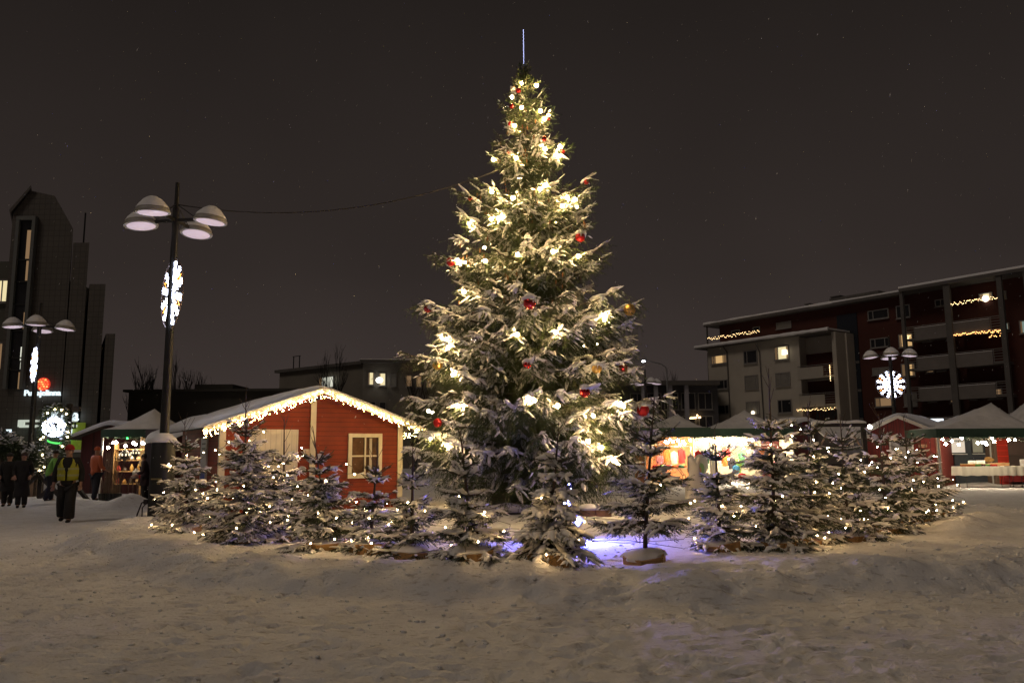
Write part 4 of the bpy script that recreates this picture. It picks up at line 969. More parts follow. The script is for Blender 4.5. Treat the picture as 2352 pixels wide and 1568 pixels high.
def rack(lab, xs, y, z, x0, x1, items, w, h, gname):
    t = thing('clothes_rack', lab, 'clothes rack', ((x0 + x1) / 2, y, 0), 'clothes racks'); b = MB(); b.smooth = True
    b.tube([(x0, y, .03), (x0, y, z - .06), (x0 + .06, y, z), (x1 - .06, y, z), (x1, y, z - .06), (x1, y, .03)], .016, 8, True); b.build('rail', mat('chrome_rail', (.75, .75, .75), .25, metal=.6), t)
    b = MB()
    for x_ in (x0, x1): b.box(x_ - .02, x_ + .02, y - .25, y + .25, .0, .04)
    b.build('foot', ALU, t)
zr = Z(1640, 1030, YS + .3)
rack('white clothes rail in front of the orange stall', 0, YS + .3, zr, X(1588, YS), X(1626, YS), 0, 0, 0, '')
rack('long clothes rail inside the orange stall', 0, YS + 1.6, 1.75, X(1520, YS + 1.6), X(1585, YS + 1.6), 0, 0, 0, '')
rack('long clothes rail inside the cream stall', 0, YS + 1.7, 1.80, X(1650, YS + 1.7), X(1785, YS + 1.7), 0, 0, 0, '')
def gpx(px, py, Yo, w, h, ci, lab): p = P(px, py, YS + Yo); return garment(p.x, p.y, p.z, w * .68, h, ci, lab, 'garments hanging in the clothes stalls')
for a in [(1586, 1040, .1, .36, 1.25, 1, 'long grey cardigan at the left end of the white rail'), (1603, 1034, .3, .38, .75, 0, 'red jacket on the white rail'), (1612, 1036, .34, .30, .8, 6, 'pink coat on the white rail'), (1620, 1034, .38, .34, .85, 2, 'dark green coat at the right end of the white rail'),
          (1565, 1030, 1.6, .42, .7, 0, 'red sweater inside the orange stall'), (1548, 1036, 1.6, .42, .6, 3, 'cream sweater inside the orange stall'), (1530, 1030, 1.6, .4, .62, 4, 'orange shawl inside the orange stall'), (1515, 1045, 1.3, .4, .5, 6, 'pink hat and scarf bundle at the left of the orange stall'),
          (1638, 1040, .7, .40, 1.3, 3, 'long cream coat at the left end of the cream stall'), (1655, 1036, 1.7, .4, .6, 6, 'pink top in the cream stall'), (1668, 1028, 1.7, .42, .55, 0, 'bright red top in the cream stall'), (1666, 1046, 1.2, .45, .5, 4, 'orange vest below the red top'), (1680, 1050, 1.0, .42, .55, 5, 'black jacket in the cream stall'),
          (1694, 1052, 1.1, .40, .7, 8, 'lime green jacket in the cream stall'), (1702, 1036, 1.6, .42, .8, 2, 'green jacket in the cream stall'), (1690, 1068, .9, .38, .4, 7, 'turquoise mittens bundle in the cream stall'), (1724, 1030, 1.6, .50, .9, 1, 'patterned grey poncho in the cream stall'), (1742, 1034, 1.6, .4, .7, 5, 'dark blue jumper beside the poncho'),
          (1752, 1032, 1.5, .38, .55, 4, 'orange bag-like top right of the poncho'), (1764, 1034, 1.5, .4, .8, 9, 'brown jumper near the right wall'), (1778, 1028, 1.5, .4, .7, 3, 'cream jumper next to the right wall'), (1650, 1018, 2.2, .35, .3, 9, 'brown hat high in the cream stall'), (1684, 1016, 2.2, .36, .3, 5, 'dark blue cap high in the cream stall'), (1732, 1014, 2.2, .4, .35, 9, 'brown knitted hat high on the back wall'), (1704, 1086, .6, .36, .3, 0, 'red folded skirt hanging low')]: gpx(*a)
table('goods table with red knitwear in the orange stall', X(1494, YS + .4), X(1578, YS + .4), YS + .1, YS + .9, Z(1530, 1074, YS + .4), None, mat('pale_top', (.6, .58, .52), .6))
table('goods table with yarn in the cream stall', X(1730, YS + .3), X(1795, YS + .3), YS + .1, YS + .9, Z(1760, 1066, YS + .3), None, mat('brown_top', (.12, .07, .05), .6))
rs = random.Random(77)
for k in range(16):
    left = k < 10; tx0, tx1 = (1498, 1572) if left else (1735, 1790); px_ = tx0 + (tx1 - tx0) * ((k if left else k - 10) + .5) / (10 if left else 6); zz = Z(1530, 1074, YS + .4) if left else Z(1760, 1066, YS + .3)
    ci = [0, 4, 8, 3, 0, 6, 4, 0, 2, 4, 3, 4, 7, 3, 6, 0][k]; b = MB(); b.smooth = True; xx = X(px_, YS + .35); rr = random.Random(k)
    b.lathe([(.15, 0), (.16, .04), (.13, .10), (.05, .14), (.001, .15)], (xx, YS + .3 + .1 * (k % 2), zz + .002), 10, None, 1, 1, .1, rr)
    tag(b.build('knitwear', FOLD[ci]), CN[ci] + ' folded knitwear, number %s from the left on the %s goods table' % (['first', 'second', 'third', 'fourth', 'fifth', 'sixth', 'seventh', 'eighth', 'ninth', 'tenth'][k if left else k - 10], 'orange stall' if left else 'cream stall'), 'knitwear', 'folded knitwear on the goods tables')
# oval banner on a foot
p = P(1606, 1076, 31.0); zb, zt_ = Z(1615, 1106, 31), Z(1606, 1043, 31)
t = thing('feather_banner', 'white oval advertising banner with green print, leaning in front of the clothes stall', 'banner', (p.x, 31, 0)); M = Matrix.Translation((p.x, 31, (zb + zt_) / 2)) @ Matrix.Rotation(R(13), 4, 'Y') 
b = MB(M); hh_ = (zt_ - zb) / 2
pr = [(.30 * math.copysign(abs(math.cos(a)) ** .75, math.cos(a)), hh_ * math.copysign(abs(math.sin(a)) ** .9, math.sin(a)) * 1.02) for a in np.linspace(0, 2 * math.pi, 28, endpoint=False)]
b.prism(pr, -.012, .012); b.build('panel', mat('banner_white', (.62, .64, .58), .6), t)
b = MB(M); b.prism([(x * .72, z * .62 - .12) for x, z in pr], -.016, -.0125); b.build('print', mat('banner_green', (.30, .50, .22), .6), t)
b = MB(M); b.prism([(x * .35, z * .36 - .15) for x, z in pr], -.019, -.0165); b.build('print', mat('banner_orange', (.62, .30, .16), .6), t)
b = MB(); b.box(p.x - .05, p.x + .35, 30.8, 31.2, gz(p.x, 31) - .05, zb + .02); b.build('foot', BLACK, t)
# snow animal
sx0, YA = X(1598, 24.5), 24.5
def Q(px, py, dy=0): return P(px, py, YA + dy)
def skin(name, nodes, edges, m, parent=None, sub=2, root=0):
    me = bpy.data.meshes.new(name); me.from_pydata([tuple(n[0]) for n in nodes], edges, []); o = bpy.data.objects.new(name, me); COL.objects.link(o)
    md = o.modifiers.new('s', 'SKIN'); md.use_smooth_shade = True
    sk_ = me.skin_vertices[0].data
    for i, n in enumerate(nodes):
        r = n[1]; sk_[i].radius = r if isinstance(r, tuple) else (r, r); sk_[i].use_root = (i == root)
    if sub: o.modifiers.new('u', 'SUBSURF').levels = sub
    dg = bpy.context.evaluated_depsgraph_get(); me2 = bpy.data.meshes.new_from_object(o.evaluated_get(dg)); bpy.data.objects.remove(o)
    me2.materials.clear(); me2.materials.append(m); me2.polygons.foreach_set('use_smooth', [True] * len(me2.polygons))
    o2 = bpy.data.objects.new(name, me2); COL.objects.link(o2)
    if parent: o2.parent = parent; o2.matrix_parent_inverse = PW[parent.name].inverted()
    return o2
SNOWS = mat('packed_snow', (.66, .62, .57), .85, noise=.06, nscale=4, bump=.5, bscale=9)
u = YA / 1800
o = skin('snow_sculpture', [(Q(1600, 1205), .26), (Q(1600, 1165), .42), (Q(1598, 1128), .34), (Q(1597, 1100), .24), (Q(1594, 1080), .15), (Q(1590, 1062), .10), (Q(1584, 1048), .07), (Q(1603, 1062), .08), (Q(1606, 1048), .05), (Q(1570, 1112, -.1), .10), (Q(1560, 1108, -.15), .06), (Q(1614, 1118, -.1), .09), (Q(1580, 1195, -.3), .20), (Q(1618, 1195, -.3), .18), (Q(1575, 1208, -.5), .15), (Q(1618, 1208, -.45), .14)],
     [(0, 1), (1, 2), (2, 3), (3, 4), (4, 5), (5, 6), (4, 7), (7, 8), (3, 9), (9, 10), (3, 11), (1, 12), (1, 13), (12, 14), (13, 15)], SNOWS, None, 2, 1)
tag(o, 'pale carved snow animal sitting upright between the christmas tree and the clothes stall', 'snow sculpture')

# --- right stall with cloth-covered tables
YR = 31.0
x0 = X(2152, YR); x1 = X(2400, YR); zv0 = Z(2250, 1004, YR); zv1r = Z(2250, 984, YR)
stall('green canopy stall with hanging bulbs at the right edge', x0, x1, YR, 3.6, zv0, zv1r, Z(2282, 924, YR + 1.8), None, peakx=X(2284, YR + 1.8))
xb0 = X(2352, YR + 4.5); stall('farther canopy stall peeking out behind the right-hand stall', X(2345, YR + 5), X(2520, YR + 5), YR + 5, 3.6, zv0, zv1r + .1, 3.9, None)
rc = cc(3700, 1600, 3.92)
hang_bulbs('string of round bulbs under the front of the right-hand stall', [P(*rc(x, y), YR + yy) for x, y, yy in [(275, 612, .1), (325, 688, .2), (420, 640, .5), (530, 695, .3), (575, 592, .2), (778, 562, .6), (828, 672, .3), (905, 662, .4), (950, 655, 1.0), (965, 690, .4), (1055, 592, .3), (1085, 650, .2), (1310, 622, .4), (1408, 622, .3), (1550, 548, .3)]], .052, WARMB)
# fir garland
t = thing('fir_garland', 'dark fir garland swagged below the valance of the right-hand stall', 'garland', (x0 + 1.5, YR, zv0))
gp = [Vector((x0 + .1 + 3.9 * s, YR - .05, zv0 - .02 - .12 * abs(math.sin(s * math.pi * 3)))) for s in np.linspace(0, 1, 70)]
rs_ = np.random.RandomState(3); gb_ = np.array([tuple(p) for p in gp for _ in range(9)]); gd = unit(rs_.normal(0, 1, gb_.shape)); V, F = expand(*needle_template(9, 2, .4, .2), gb_, gd, np.full(len(gb_), .07), np.full(len(gb_), .022), rs_.uniform(0, 6, len(gb_)))
npmesh('foliage', V, F, NEED2, t)
LIN = mat('white_linen', (.72, .68, .58), .9, noise=.05, nscale=4, bump=.2, bscale=8)
zt1 = Z(2260, 1071, YR + .6)
table('long table with jars under the right-hand stall', X(2200, YR + .6), X(2320, YR + .6), YR + .5, YR + 1.2, zt1, LIN)
table('second table cut by the right picture edge', X(2325, YR + .6), X(2440, YR + .6), YR + .5, YR + 1.2, zt1, LIN)
JM = [mat('jar_' + n, c, .2, coat=.5) for n, c in dict(amber=(.35, .12, .03), green=(.06, .16, .04), dark=(.06, .02, .03), red=(.35, .03, .02)).items()]; LID = mat('jar_lid', (.75, .6, .35), .35, metal=.4)
jars = []
for row in range(2):
    for k in range(24):
        px_ = 2204 + (2282 - 2204) * k / 23; xx = X(px_, YR + .62); ci = 0 if k < 9 else (1 if k < 13 else (2 if k < 16 else (1 if k < 19 else 3)))
        t = thing('jar', ['amber', 'green', 'dark', 'red'][ci] + ' preserve jar with a pale lid in the %s row on the cloth-covered table' % ('front' if row == 0 else 'back'), 'jar', (xx, YR + .6 + row * .1, zt1 + .008), 'preserve jars in the row on the table')
        M = Matrix.Translation((xx, YR + .6 + row * .1, zt1 + .008)); b = MB(M); b.smooth = True; b.lathe([(.028, 0), (.031, .01), (.031, .075), (.026, .09)], (0, 0, 0), 10); b.build('glass', JM[ci], t, True)
        b = MB(M); b.lathe([(.029, .088), (.029, .108), (.001, .109)], (0, 0, 0), 10); b.build('lid', LID, t)
for (x, y, w_, h_, lb) in ((737, 985, .155, .10, 'left price card standing behind the jars'), (875, 985, .18, .11, 'right price card standing behind the jars'), (1545, 965, .14, .10, 'price card on the second table at the picture edge')):
    p = P(*rc(x, y), YR + .85); b = MB(); b.prism([(p.x - w_, zt1 + .01), (p.x + w_, zt1 + .01), (p.x + w_, p.z + h_), (p.x - w_, p.z + h_)], p.y, p.y + .012); b.m = 1
    for k in range(3): b.box(p.x - w_ * .6, p.x + w_ * .5, p.y - .002, p.y - .0005, p.z - .06 + k * .05, p.z - .045 + k * .05)
    tag(b.build('price_card', [mat('card_white', (.75, .74, .72), .7), mat('faint_ink', (.5, .4, .38), .7)]), lb, 'card')
b = MB(); bx_ = P(*rc(1150, 1000), YR + 1.0); b.box(bx_.x - .35, bx_.x + .35, YR + .85, YR + 1.1, zt1 + .01, zt1 + .14); tag(b.build('display_box', mat('card_box', (.4, .22, .1), .8)), 'low brown display box at the back of the jar table', 'box')
# booth behind: red slatted panel with bread picture, dark counters, windows
Yb = YR + 3.4
p0, p1 = X(2285 - 2, Yb), X(2316, Yb)
t = thing('food_booth', 'dark food booth with a red slatted panel behind the jar table', 'booth', (p1, Yb, 0))
xw0 = X(2188, Yb + .6); xd = X(2286, Yb + .6)
b = MB(); b.box(xw0, xd, Yb + .6, Yb + 2.2, 0, 2.35); b.build('wall', mat('slate_panel', (.035, .045, .06), .55, noise=.2, nscale=3), t)
xr0, xr1 = X(2286, Yb), X(2312, Yb)
b = MB(); b.box(xr0 - .14, xr0 - .001, Yb - .02, Yb + 1.9, 0, 2.35); b.build('post', mat('brown_corner', (.2, .12, .08), .8), t)
b = MB(); b.box(xr0, xr1, Yb, Yb + .06, 0, 2.35); b.build('red_panel', mat('red_slats', (.55, .04, .02), .5, stripes=((2,), .24, .06, 2.0)), t)
b = MB(); b.box(xr1 + .001, X(2420, Yb), Yb + .05, Yb + 1.9, 1.25, 2.35); b.build('shutter', mat('brown_shutter', (.13, .09, .075), .5, noise=.15, nscale=2), t)
b = MB(); b.box(xr1 + .001, X(2420, Yb), Yb + .02, Yb + 1.9, .2, 1.24); b.build('counter', mat('dark_counter', (.09, .065, .055), .6), t)
b = MB(); b.box(xr1 - .6, X(2420, Yb), Yb - .5, Yb - .4, .12, .55); b.build('kickboard', mat('dark_red_base', (.2, .012, .012), .7), t)
pb = P(*rc(1015, 935), Yb - .04); b = MB(); b.smooth = True; b.ball((pb.x, Yb - .01, pb.z), .22, 14, 8, .42, 1, .06); b.ball((pb.x - .05, Yb - .02, pb.z + .07), .16, 12, 8, .4, 1, .06); b.build('bread_picture', mat('bread', (.62, .36, .12), .6, noise=.3, nscale=8), t)
for (xa_, xb_, ya_, yb_, m_, nm) in ((415, 605, 585, 820, emat('booth_window', (.95, .80, .62), .75), 'lit'), (750, 880, 590, 815, mat('pale_board', (.42, .46, .42), .5), 'pale')):
    a_, b_ = P(*rc(xa_, yb_), Yb + .58), P(*rc(xb_, ya_), Yb + .58)
    q = MB(); q.box(a_.x - .05, b_.x + .05, Yb + .55, Yb + .598, a_.z - .05, b_.z + .05); wn = q.build('window', mat('slate_trim', (.05, .055, .06), .5), t)
    q = MB(); q.box(a_.x, b_.x, Yb + .54, Yb + .549, a_.z, b_.z); q.build('pane', m_, wn)
    q = MB(); q.box(a_.x - .06, b_.x + .06, Yb + .48, Yb + .545, a_.z - .09, a_.z - .055); q.build('sill', ALU, wn)
# dark timber frame with a snowy awning and garland (between ring and hut)
YF = 31.5; DK = mat('black_timber', (.022, .016, .015), .7, noise=.3, nscale=5)
fl_, fr_ = X(1872, YF), X(1984, YF); zf = Z(1930, 981, YF)
t = thing('timber_frame', 'black timber frame with a snow-topped beam and fir garland in front of a grey awning', 'frame', ((fl_ + fr_) / 2, YF, 0))
for x in (fl_, fr_): b = MB(); b.box(x - .08, x + .08, YF - .08, YF + .08, 0, zf + .02); b.build('post', DK, t)
b = MB(); b.box(fl_ - .08, fr_ + .08, YF - .075, YF + .075, zf + .021, zf + .16); b.build('beam', DK, t)
b = MB(); b.smooth = True; b.tube([(fl_ - .12 + (fr_ - fl_ + .24) * s, YF, zf + .19 + .02 * math.sin(s * 17)) for s in np.linspace(0, 1, 20)], [.05] + [.085] * 18 + [.05], 8); b.build('snow', SNOW, t)
for s_, x in ((1, fl_), (-1, fr_)): b = MB(); b.bar((x + s_ * .12, YF - .02, zf - .85), (x + s_ * .48, YF - .02, zf - .20), .05); b.build('brace', mat('pale_timber', (.35, .25, .18), .8), t)
gp = [Vector((fl_ + .2 + (fr_ - fl_ - .4) * s, YF - .05, zf - .78 - .10 * math.sin(s * math.pi))) for s in np.linspace(0, 1, 40)]
gb_ = np.array([tuple(p) for p in gp for _ in range(12)]); gd = unit(rs_.normal(0, 1, gb_.shape)); V, F = expand(*needle_template(9, 2, .4, .2), gb_, gd, np.full(len(gb_), .10), np.full(len(gb_), .03), rs_.uniform(0, 6, len(gb_)))
npmesh('garland', V, F, NEED2, t)
V, F = expand(ST, SF, gb_[::4] + [0, 0, .03], gd[::4] * [1, 1, .3], np.full(len(gb_[::4]), .12), np.full(len(gb_[::4]), .03), rs_.uniform(-.3, .3, len(gb_[::4])))
npmesh('garland_snow', V, F, SNOWT, t, True)
# grey awning stall behind it and purple-lit low snowy roof left of it
t = thing('awning', 'grey slanting awning of a closed stall behind the black timber frame', 'awning', (X(1930, 33.2), 33.2, 0))
xa_, xb_ = X(1880, 33), X(1978, 33); b = MB(); b.add([(xa_, 32.2, Z(1900, 1004, 32.2)), (xb_, 32.2, Z(1900, 1004, 32.2)), (xb_ + .25, 33.6, Z(1900, 972, 33.6)), (xa_ - .1, 33.6, Z(1900, 972, 33.6)), (xa_, 32.2, Z(1900, 1004, 32.2) - .05), (xb_, 32.2, Z(1900, 1004, 32.2) - .05), (xb_ + .25, 33.6, Z(1900, 972, 33.6) - .05), (xa_ - .1, 33.6, Z(1900, 972, 33.6) - .05)], [(0, 1, 2, 3), (7, 6, 5, 4), (0, 4, 5, 1), (1, 5, 6, 2), (2, 6, 7, 3), (3, 7, 4, 0)]); b.build('canvas', CANV, t)
b = MB(); b.box(xa_ - .1, xb_ + .25, 33.6, 33.7, 0, Z(1900, 972, 33.6)); b.build('back_wall', mat('dark_back', (.05, .04, .045), .8), t)
b = MB(); b.box(xa_ + .55, xb_, 32.5, 32.56, Z(1900, 1045, 32.5), Z(1900, 1010, 32.5)); b.build('curtain', mat('grey_blue_tarp', (.12, .12, .16), .8, bump=.4, bscale=5), t)
b = MB(); b.box(xa_ + .1, xb_, 32.5, 33.1, .1, 1.0); b.build('counter', DK, t)
tH, MH, _w = cabin('market_hut', 'low hut with a wide snowy roof between the clothes stall and black timber frame', 'cabin', Vector((X(1848, 39), 39.0, 0)), R(4), 3.2, 2.5, 2.35, 2.95, mat('dark_hut', (.13, .03, .03), .8, stripes=((0, 1), .14, .09, .4)), posts=None, fascia=None, snowt=.22)

# --- left stall
YT_ = 28.0
xl0, xl1 = X(232, YT_), X(372, YT_); zl0, zl1 = Z(300, 1004, YT_), Z(300, 986, YT_)
stall('crowded gift stall with green valance under a snowy pointed canopy on the left', xl0, xl1, YT_, 3.0, zl0, zl1, Z(352, 938, YT_ + 1.5), (mat('ochre_wall', (.55, .36, .16), .9, noise=.2, nscale=2), 'b'), peakx=X(352, YT_ + 1.5))
# snowy lean-to behind, reaching left
tH2, MH2, _w = cabin('market_hut', 'dark hut with snow-covered roof behind the gift stall at the left', 'cabin', Vector((X(262, 32.5), 32.5, 0)), R(-8), 2.9, 2.4, Z(230, 1003, 32.5), Z(260, 975, 32.5), REDV, posts=None, fascia=None, snowt=.2, ov=.35)
lc = cc(330, 1600, 3.485)
hang_bulbs('bright bulbs under the valance of the left gift stall', [P(*lc(x, y), YT_ + yy) for x, y, yy in [(358, 662, .2), (430, 595, .6), (470, 592, 1.0), (600, 636, .5), (712, 595, .3), (735, 610, .7), (835, 598, .4), (868, 598, .8)]], .05, WARMB)
t = thing('sign_light', 'tiny green light on the valance of the left gift stall', 'light', P(*lc(624, 530), YT_ - .03)); b = MB(); b.ball(P(*lc(624, 530), YT_ - .04), .035, 8, 6); b.build('lamp_glass', emat('green_led', (.05, 1, .15), 6), t)
# side post/white pole, dark closed panel on its right
t = thing('wall_panel', 'tall grey-purple closed side panel right of the gift stall', 'panel', (X(368, YT_ - .3), YT_ - .3, 0)); b = MB(); b.box(X(334, YT_ - .3), X(392, YT_ - .3), YT_ - .3, YT_ - .24, 0, Z(300, 986, YT_)); b.build('board', mat('dull_panel', (.07, .055, .065), .8), t)
# lanterns, shelves and goods
YG = YT_ + .25
def lantern(px, py, s, lab):
    p = P(px, py, YG); t = thing('lantern', lab, 'lantern', p, 'pierced metal lanterns in the gift stall'); b = MB(); b.smooth = True
    b.lathe([(.001, -.30 * s), (.03 * s, -.24 * s), (.02 * s, -.2 * s), (.13 * s, -.10 * s), (.20 * s, .0), (.19 * s, .08 * s), (.08 * s, .20 * s), (.03 * s, .24 * s), (.001, .32 * s)], p, 14); b.build('body', BLACK, t)
    b = MB()
    for k in range(10): a = k * math.pi / 5; b.box(-.022 * s, .022 * s, -.006, .004, -.03 * s, .05 * s, Matrix.Translation(p) @ Matrix.Rotation(a, 4, 'Z') @ Matrix.Translation((0, -.2 * s, .03 * s)))
    b.build('pane', emat('lantern_glow', (1, .8, .5), 2.2), t)
    b = MB(); b.tube([p + Vector((0, 0, .3 * s)), Vector((p.x, p.y, zl0))], .005, 4); b.build('hook', BLACK, t)
lantern(*lc(590, 775), .95, 'large pierced black lantern hanging at the centre of the gift stall'); lantern(*lc(735, 745), .72, 'smaller pierced black lantern hanging right of the large one')
t = thing('goods_shelf', 'warmly lit wooden goods shelf at the back of the gift stall', 'shelf', (X(320, YT_ + 2), YT_ + 1.2, 0))
xs0, xs1 = X(272, YT_ + 1.2), X(362, YT_ + 1.2); b = MB()
for z_ in (.5, .95, 1.35, 1.75): b.box(xs0, xs1, YT_ + 1.0, YT_ + 1.3, z_, z_ + .03)
b.box(xs0 - .03, xs0, YT_ + 1.0, YT_ + 1.3, 0, 2.0); b.box(xs1, xs1 + .03, YT_ + 1.0, YT_ + 1.3, 0, 2.0); b.build('board', PINE, t)
rs = random.Random(21); gm = [mat('ware_' + n, c, .35, coat=.2) for n, c in dict(white=(.75, .7, .6), red=(.45, .04, .03), gold=(.6, .36, .1), dark=(.06, .04, .03), straw=(.55, .38, .18)).items()]; gn = ['white', 'red', 'gold', 'dark', 'straw']
ordn = ['first', 'second', 'third', 'fourth', 'fifth', 'sixth']
for r_, z_ in enumerate((.53, .98, 1.38)):
    for k in range(6):
        ci = rs.randrange(5); x = xs0 + (xs1 - xs0) * (k + .5) / 6; rr_ = rs.uniform(.05, .09); h_ = rs.uniform(.12, .3); b = MB(); b.smooth = True
        b.lathe([(rr_ * .6, 0), (rr_, h_ * .3), (rr_ * .9, h_ * .6), (rr_ * .45, h_ * .85), (rr_ * .5, h_), (.001, h_ + .005)], (x, YT_ + 1.12, z_ + .001), 12)
        tag(b.build('ornament_vase', gm[ci]), gn[ci] + ' ware, %s from the left on the %s shelf of the gift stall' % (ordn[k], ['bottom', 'middle', 'top'][r_]), 'ware', 'wares on the gift stall shelf')
for i, (px_, w_, z_, lb) in enumerate(((318, .42, .75, 'small display table with glass jar in the gift stall'), (340, .5, .62, 'low dark display table at the right of the gift stall'))):
    t = thing('display_table', lb, 'table', (X(px_, YG), YG, 0)); b = MB(); x = X(px_, YG); b.box(x - w_ / 2, x + w_ / 2, YG - .2, YG + .2, z_ - .03, z_); b.build('tabletop', mat('dark_wood', (.08, .04, .03), .6), t)
    for a_ in (-1, 1):
        for c_ in (-1, 1): b = MB(); b.box(x + a_ * (w_ / 2 - .03) - .015, x + a_ * (w_ / 2 - .03) + .015, YG + c_ * .17 - .015, YG + c_ * .17 + .015, 0, z_ - .031); b.build('leg', mat('dark_wood', (.08, .04, .03), .6), t)
p = Vector((X(318, YG), YG, .752)); b = MB(); b.smooth = True; b.lathe([(.12, 0), (.13, .02), (.13, .22), (.07, .28), (.05, .30), (.06, .34), (.001, .35)], p, 16); tag(b.build('glass_jar', mat('clear_jar', (.6, .6, .55), .1, coat=.6)), 'big clear lidded glass jar on the small display table', 'jar')
p = Vector((X(338, YG), YG, .622)); b = MB(); b.box(p.x - .16, p.x + .16, YG - .12, YG + .12, .622, .95); tag(b.build('red_box', FOLD[0]), 'red gift box on the low dark display table', 'box')
# bundle of tall twigs and reindeer-like birch decorations by the left front pole
for k, (px_, lb) in enumerate(((246, 'leftmost bundle of upright grey twigs outside the gift stall'), (262, 'tallest bundle of upright grey twigs outside the gift stall'), (276, 'right-hand bundle of upright grey twigs by the gift stall counter'))):
    rr = random.Random(k); t = thing('twig_bundle', lb, 'twigs', (X(px_, YT_ - .5), YT_ - .5, 0), 'twig bundles outside the gift stall'); b = MB(); x0_ = X(px_, YT_ - .5); y0_ = YT_ - .5
    for j in range(26):
        a = rr.uniform(0, 6.28); q_ = rr.uniform(.02, .13); h_ = rr.uniform(.9, 1.75) * (1.05 if k == 1 else .9); x_, y_ = x0_ + q_ * math.cos(a), y0_ + q_ * math.sin(a)
        b.tube([(x_, y_, .05), (x_ + rr.uniform(-.03, .03), y_, h_ * .6), (x0_ + (x_ - x0_) * 2 + rr.uniform(-.08, .08), y_, h_)], [.008, .007, .003], 4)
    b.build('twigs', mat('grey_twigs', (.20, .15, .11), .8), t)
    b = MB(); b.lathe([(.15, 0), (.17, .25), (.16, .26), (.001, .25)], (x0_, y0_, 0), 12); b.build('bucket', BLACK, t)
# ------------------------------------------------------------------ buildings behind
def planehit(px, py, A, U):
    """hit of the pixel's ray with the vertical plane through A along U -> (u, z)"""
    d = ray(px, py); # CAMP.xy + d.xy s = A + U u
    det = d.x * (-U[1]) - d.y * (-U[0])
    s_ = (A[0] * (-U[1]) - A[1] * (-U[0])) / det; u_ = (d.x * A[1] - d.y * A[0]) / det
    return u_, EYE + d.z * s_
def fr(A, U):
    """matrix: local x along the facade, local y into the building, z up"""
    a = math.atan2(U[1], U[0]); return Matrix.Translation((A[0], A[1], 0)) @ Matrix.Rotation(a, 4, 'Z')
FRM = mat('window_frame', (.22, .21, .20), .6); PDARK = mat('night_pane', (.020, .021, .024), .12, noise=.3, nscale=.6)
PBL = mat('blind_pane', (.20, .19, .17), .5, noise=.15, nscale=1.5)
def E(n, c, s): return emat('lit_' + n, c, s)
LITW = [mat('lit_warm', (.1, .08, .05), .5, emit=(1.0, .62, .26), es=.62), mat('lit_yellow', (.1, .08, .05), .5, emit=(1.0, .85, .48), es=.85), mat('lit_white', (.1, .1, .1), .5, emit=(.95, .95, .78), es=.8), mat('lit_dim', (.1, .08, .05), .5, emit=(1.0, .60, .30), es=.22), mat('lit_tealdim', (.1, .1, .1), .5, emit=(.65, .9, .8), es=.25)]
def window(M, parent, x0, x1, z0, z1, pane, mull=(), fw=.09, w0=-.001, label=None, frm=FRM, bars=()):
    b = MB(M); b.box(x0, x0 + fw, w0 - .10, w0, z0, z1); b.box(x1 - fw, x1, w0 - .10, w0, z0, z1); b.box(x0 + fw, x1 - fw, w0 - .10, w0, z0, z0 + fw); b.box(x0 + fw, x1 - fw, w0 - .10, w0, z1 - fw, z1)
    for m_ in mull: xm = x0 + (x1 - x0) * m_; b.box(xm - .04, xm + .04, w0 - .09, w0, z0 + fw, z1 - fw)
    b.box(x0 - .05, x1 + .05, w0 - .22, w0 - .101, z0 - .08, z0 - .02)
    wn = b.build('window', frm, parent)
    b = MB(M); b.box(x0 + fw, x1 - fw, w0 - .05, w0 - .01, z0 + fw, z1 - fw); b.build('pane', pane, wn)
    if pane in LITW:
        rr = random.Random(int(x0 * 10 + z0 * 7)); cw = (x1 - x0) * rr.uniform(.12, .25); CM = mat('backlit_curtain', (.25, .18, .10), .9, emit=(1, .6, .3), es=.10); b = MB(M); b.box(x0 + fw, x0 + fw + cw, w0 - .07, w0 - .051, z0 + fw, z1 - fw); b.build('curtain', CM, wn)  # curtains glow faintly: room light through the cloth is put into their emission
        if rr.random() < .6: b = MB(M); b.box(x1 - fw - cw * .7, x1 - fw, w0 - .07, w0 - .051, z0 + fw, z1 - fw); b.build('curtain', CM, wn)
    if label: wn['label'] = label
    return wn
A = (24.5, 95.0); U = (.5947, -.8040)
rb_c = cc(2750, 1050, 2.24); rc_ = cc(3300, 1050, 2.24)
HR = 16.7
# the long red block
MR = fr(A, U); u0 = planehit(1652, 745, A, U)[0]; u1 = 62
tR = thing('apartment_block', 'long dark red apartment block with balconies on the right', 'building', (A[0], A[1], 0))
DRED = mat('dark_red_render', (.055, .012, .0065), .85, noise=.15, nscale=.5); GREY = mat('grey_render', (.39, .36, .31), .85, noise=.08, nscale=.4, bump=.1, bscale=4); DGREY = mat('dark_grey_concrete', (.10, .092, .086), .85, noise=.15, nscale=.6)
b = MB(MR); b.box(u0, u1, 0, 13, 0, HR - .3); b.build('wall', DRED, tR)
b = MB(MR); b.box(u0 - 1.6, u1, -1.0, 13.5, HR - .29, HR); rf = b.build('roof', DGREY, tR)
b = MB(MR); b.smooth = True
rr = random.Random(2); pts = [(u0 - 1.65 + (u1 - u0 + 1.6) * i / 60, -.85, HR + .06) for i in range(61)]; b.tube(pts, [.10 + .10 * rr.random() for _ in pts], 8)
b.box(u0 - 1.6, u1, -.8, 13.4, HR + .001, HR + .18); b.build('snow', SNOW, rf)
for px_, w_, h_ in ((3285, 1.0, .8), (3180, .5, .5)):
    uu, _z = planehit(px_ / 1.7415, 700, A, U); b = MB(MR); b.box(uu, uu + w_, 2, 3, HR, HR + h_ + .4); b.box(uu - .1, uu + w_ + .1, 1.9, 3.1, HR + h_ + .4, HR + h_ + .5); b.build('chimney', DGREY, rf)
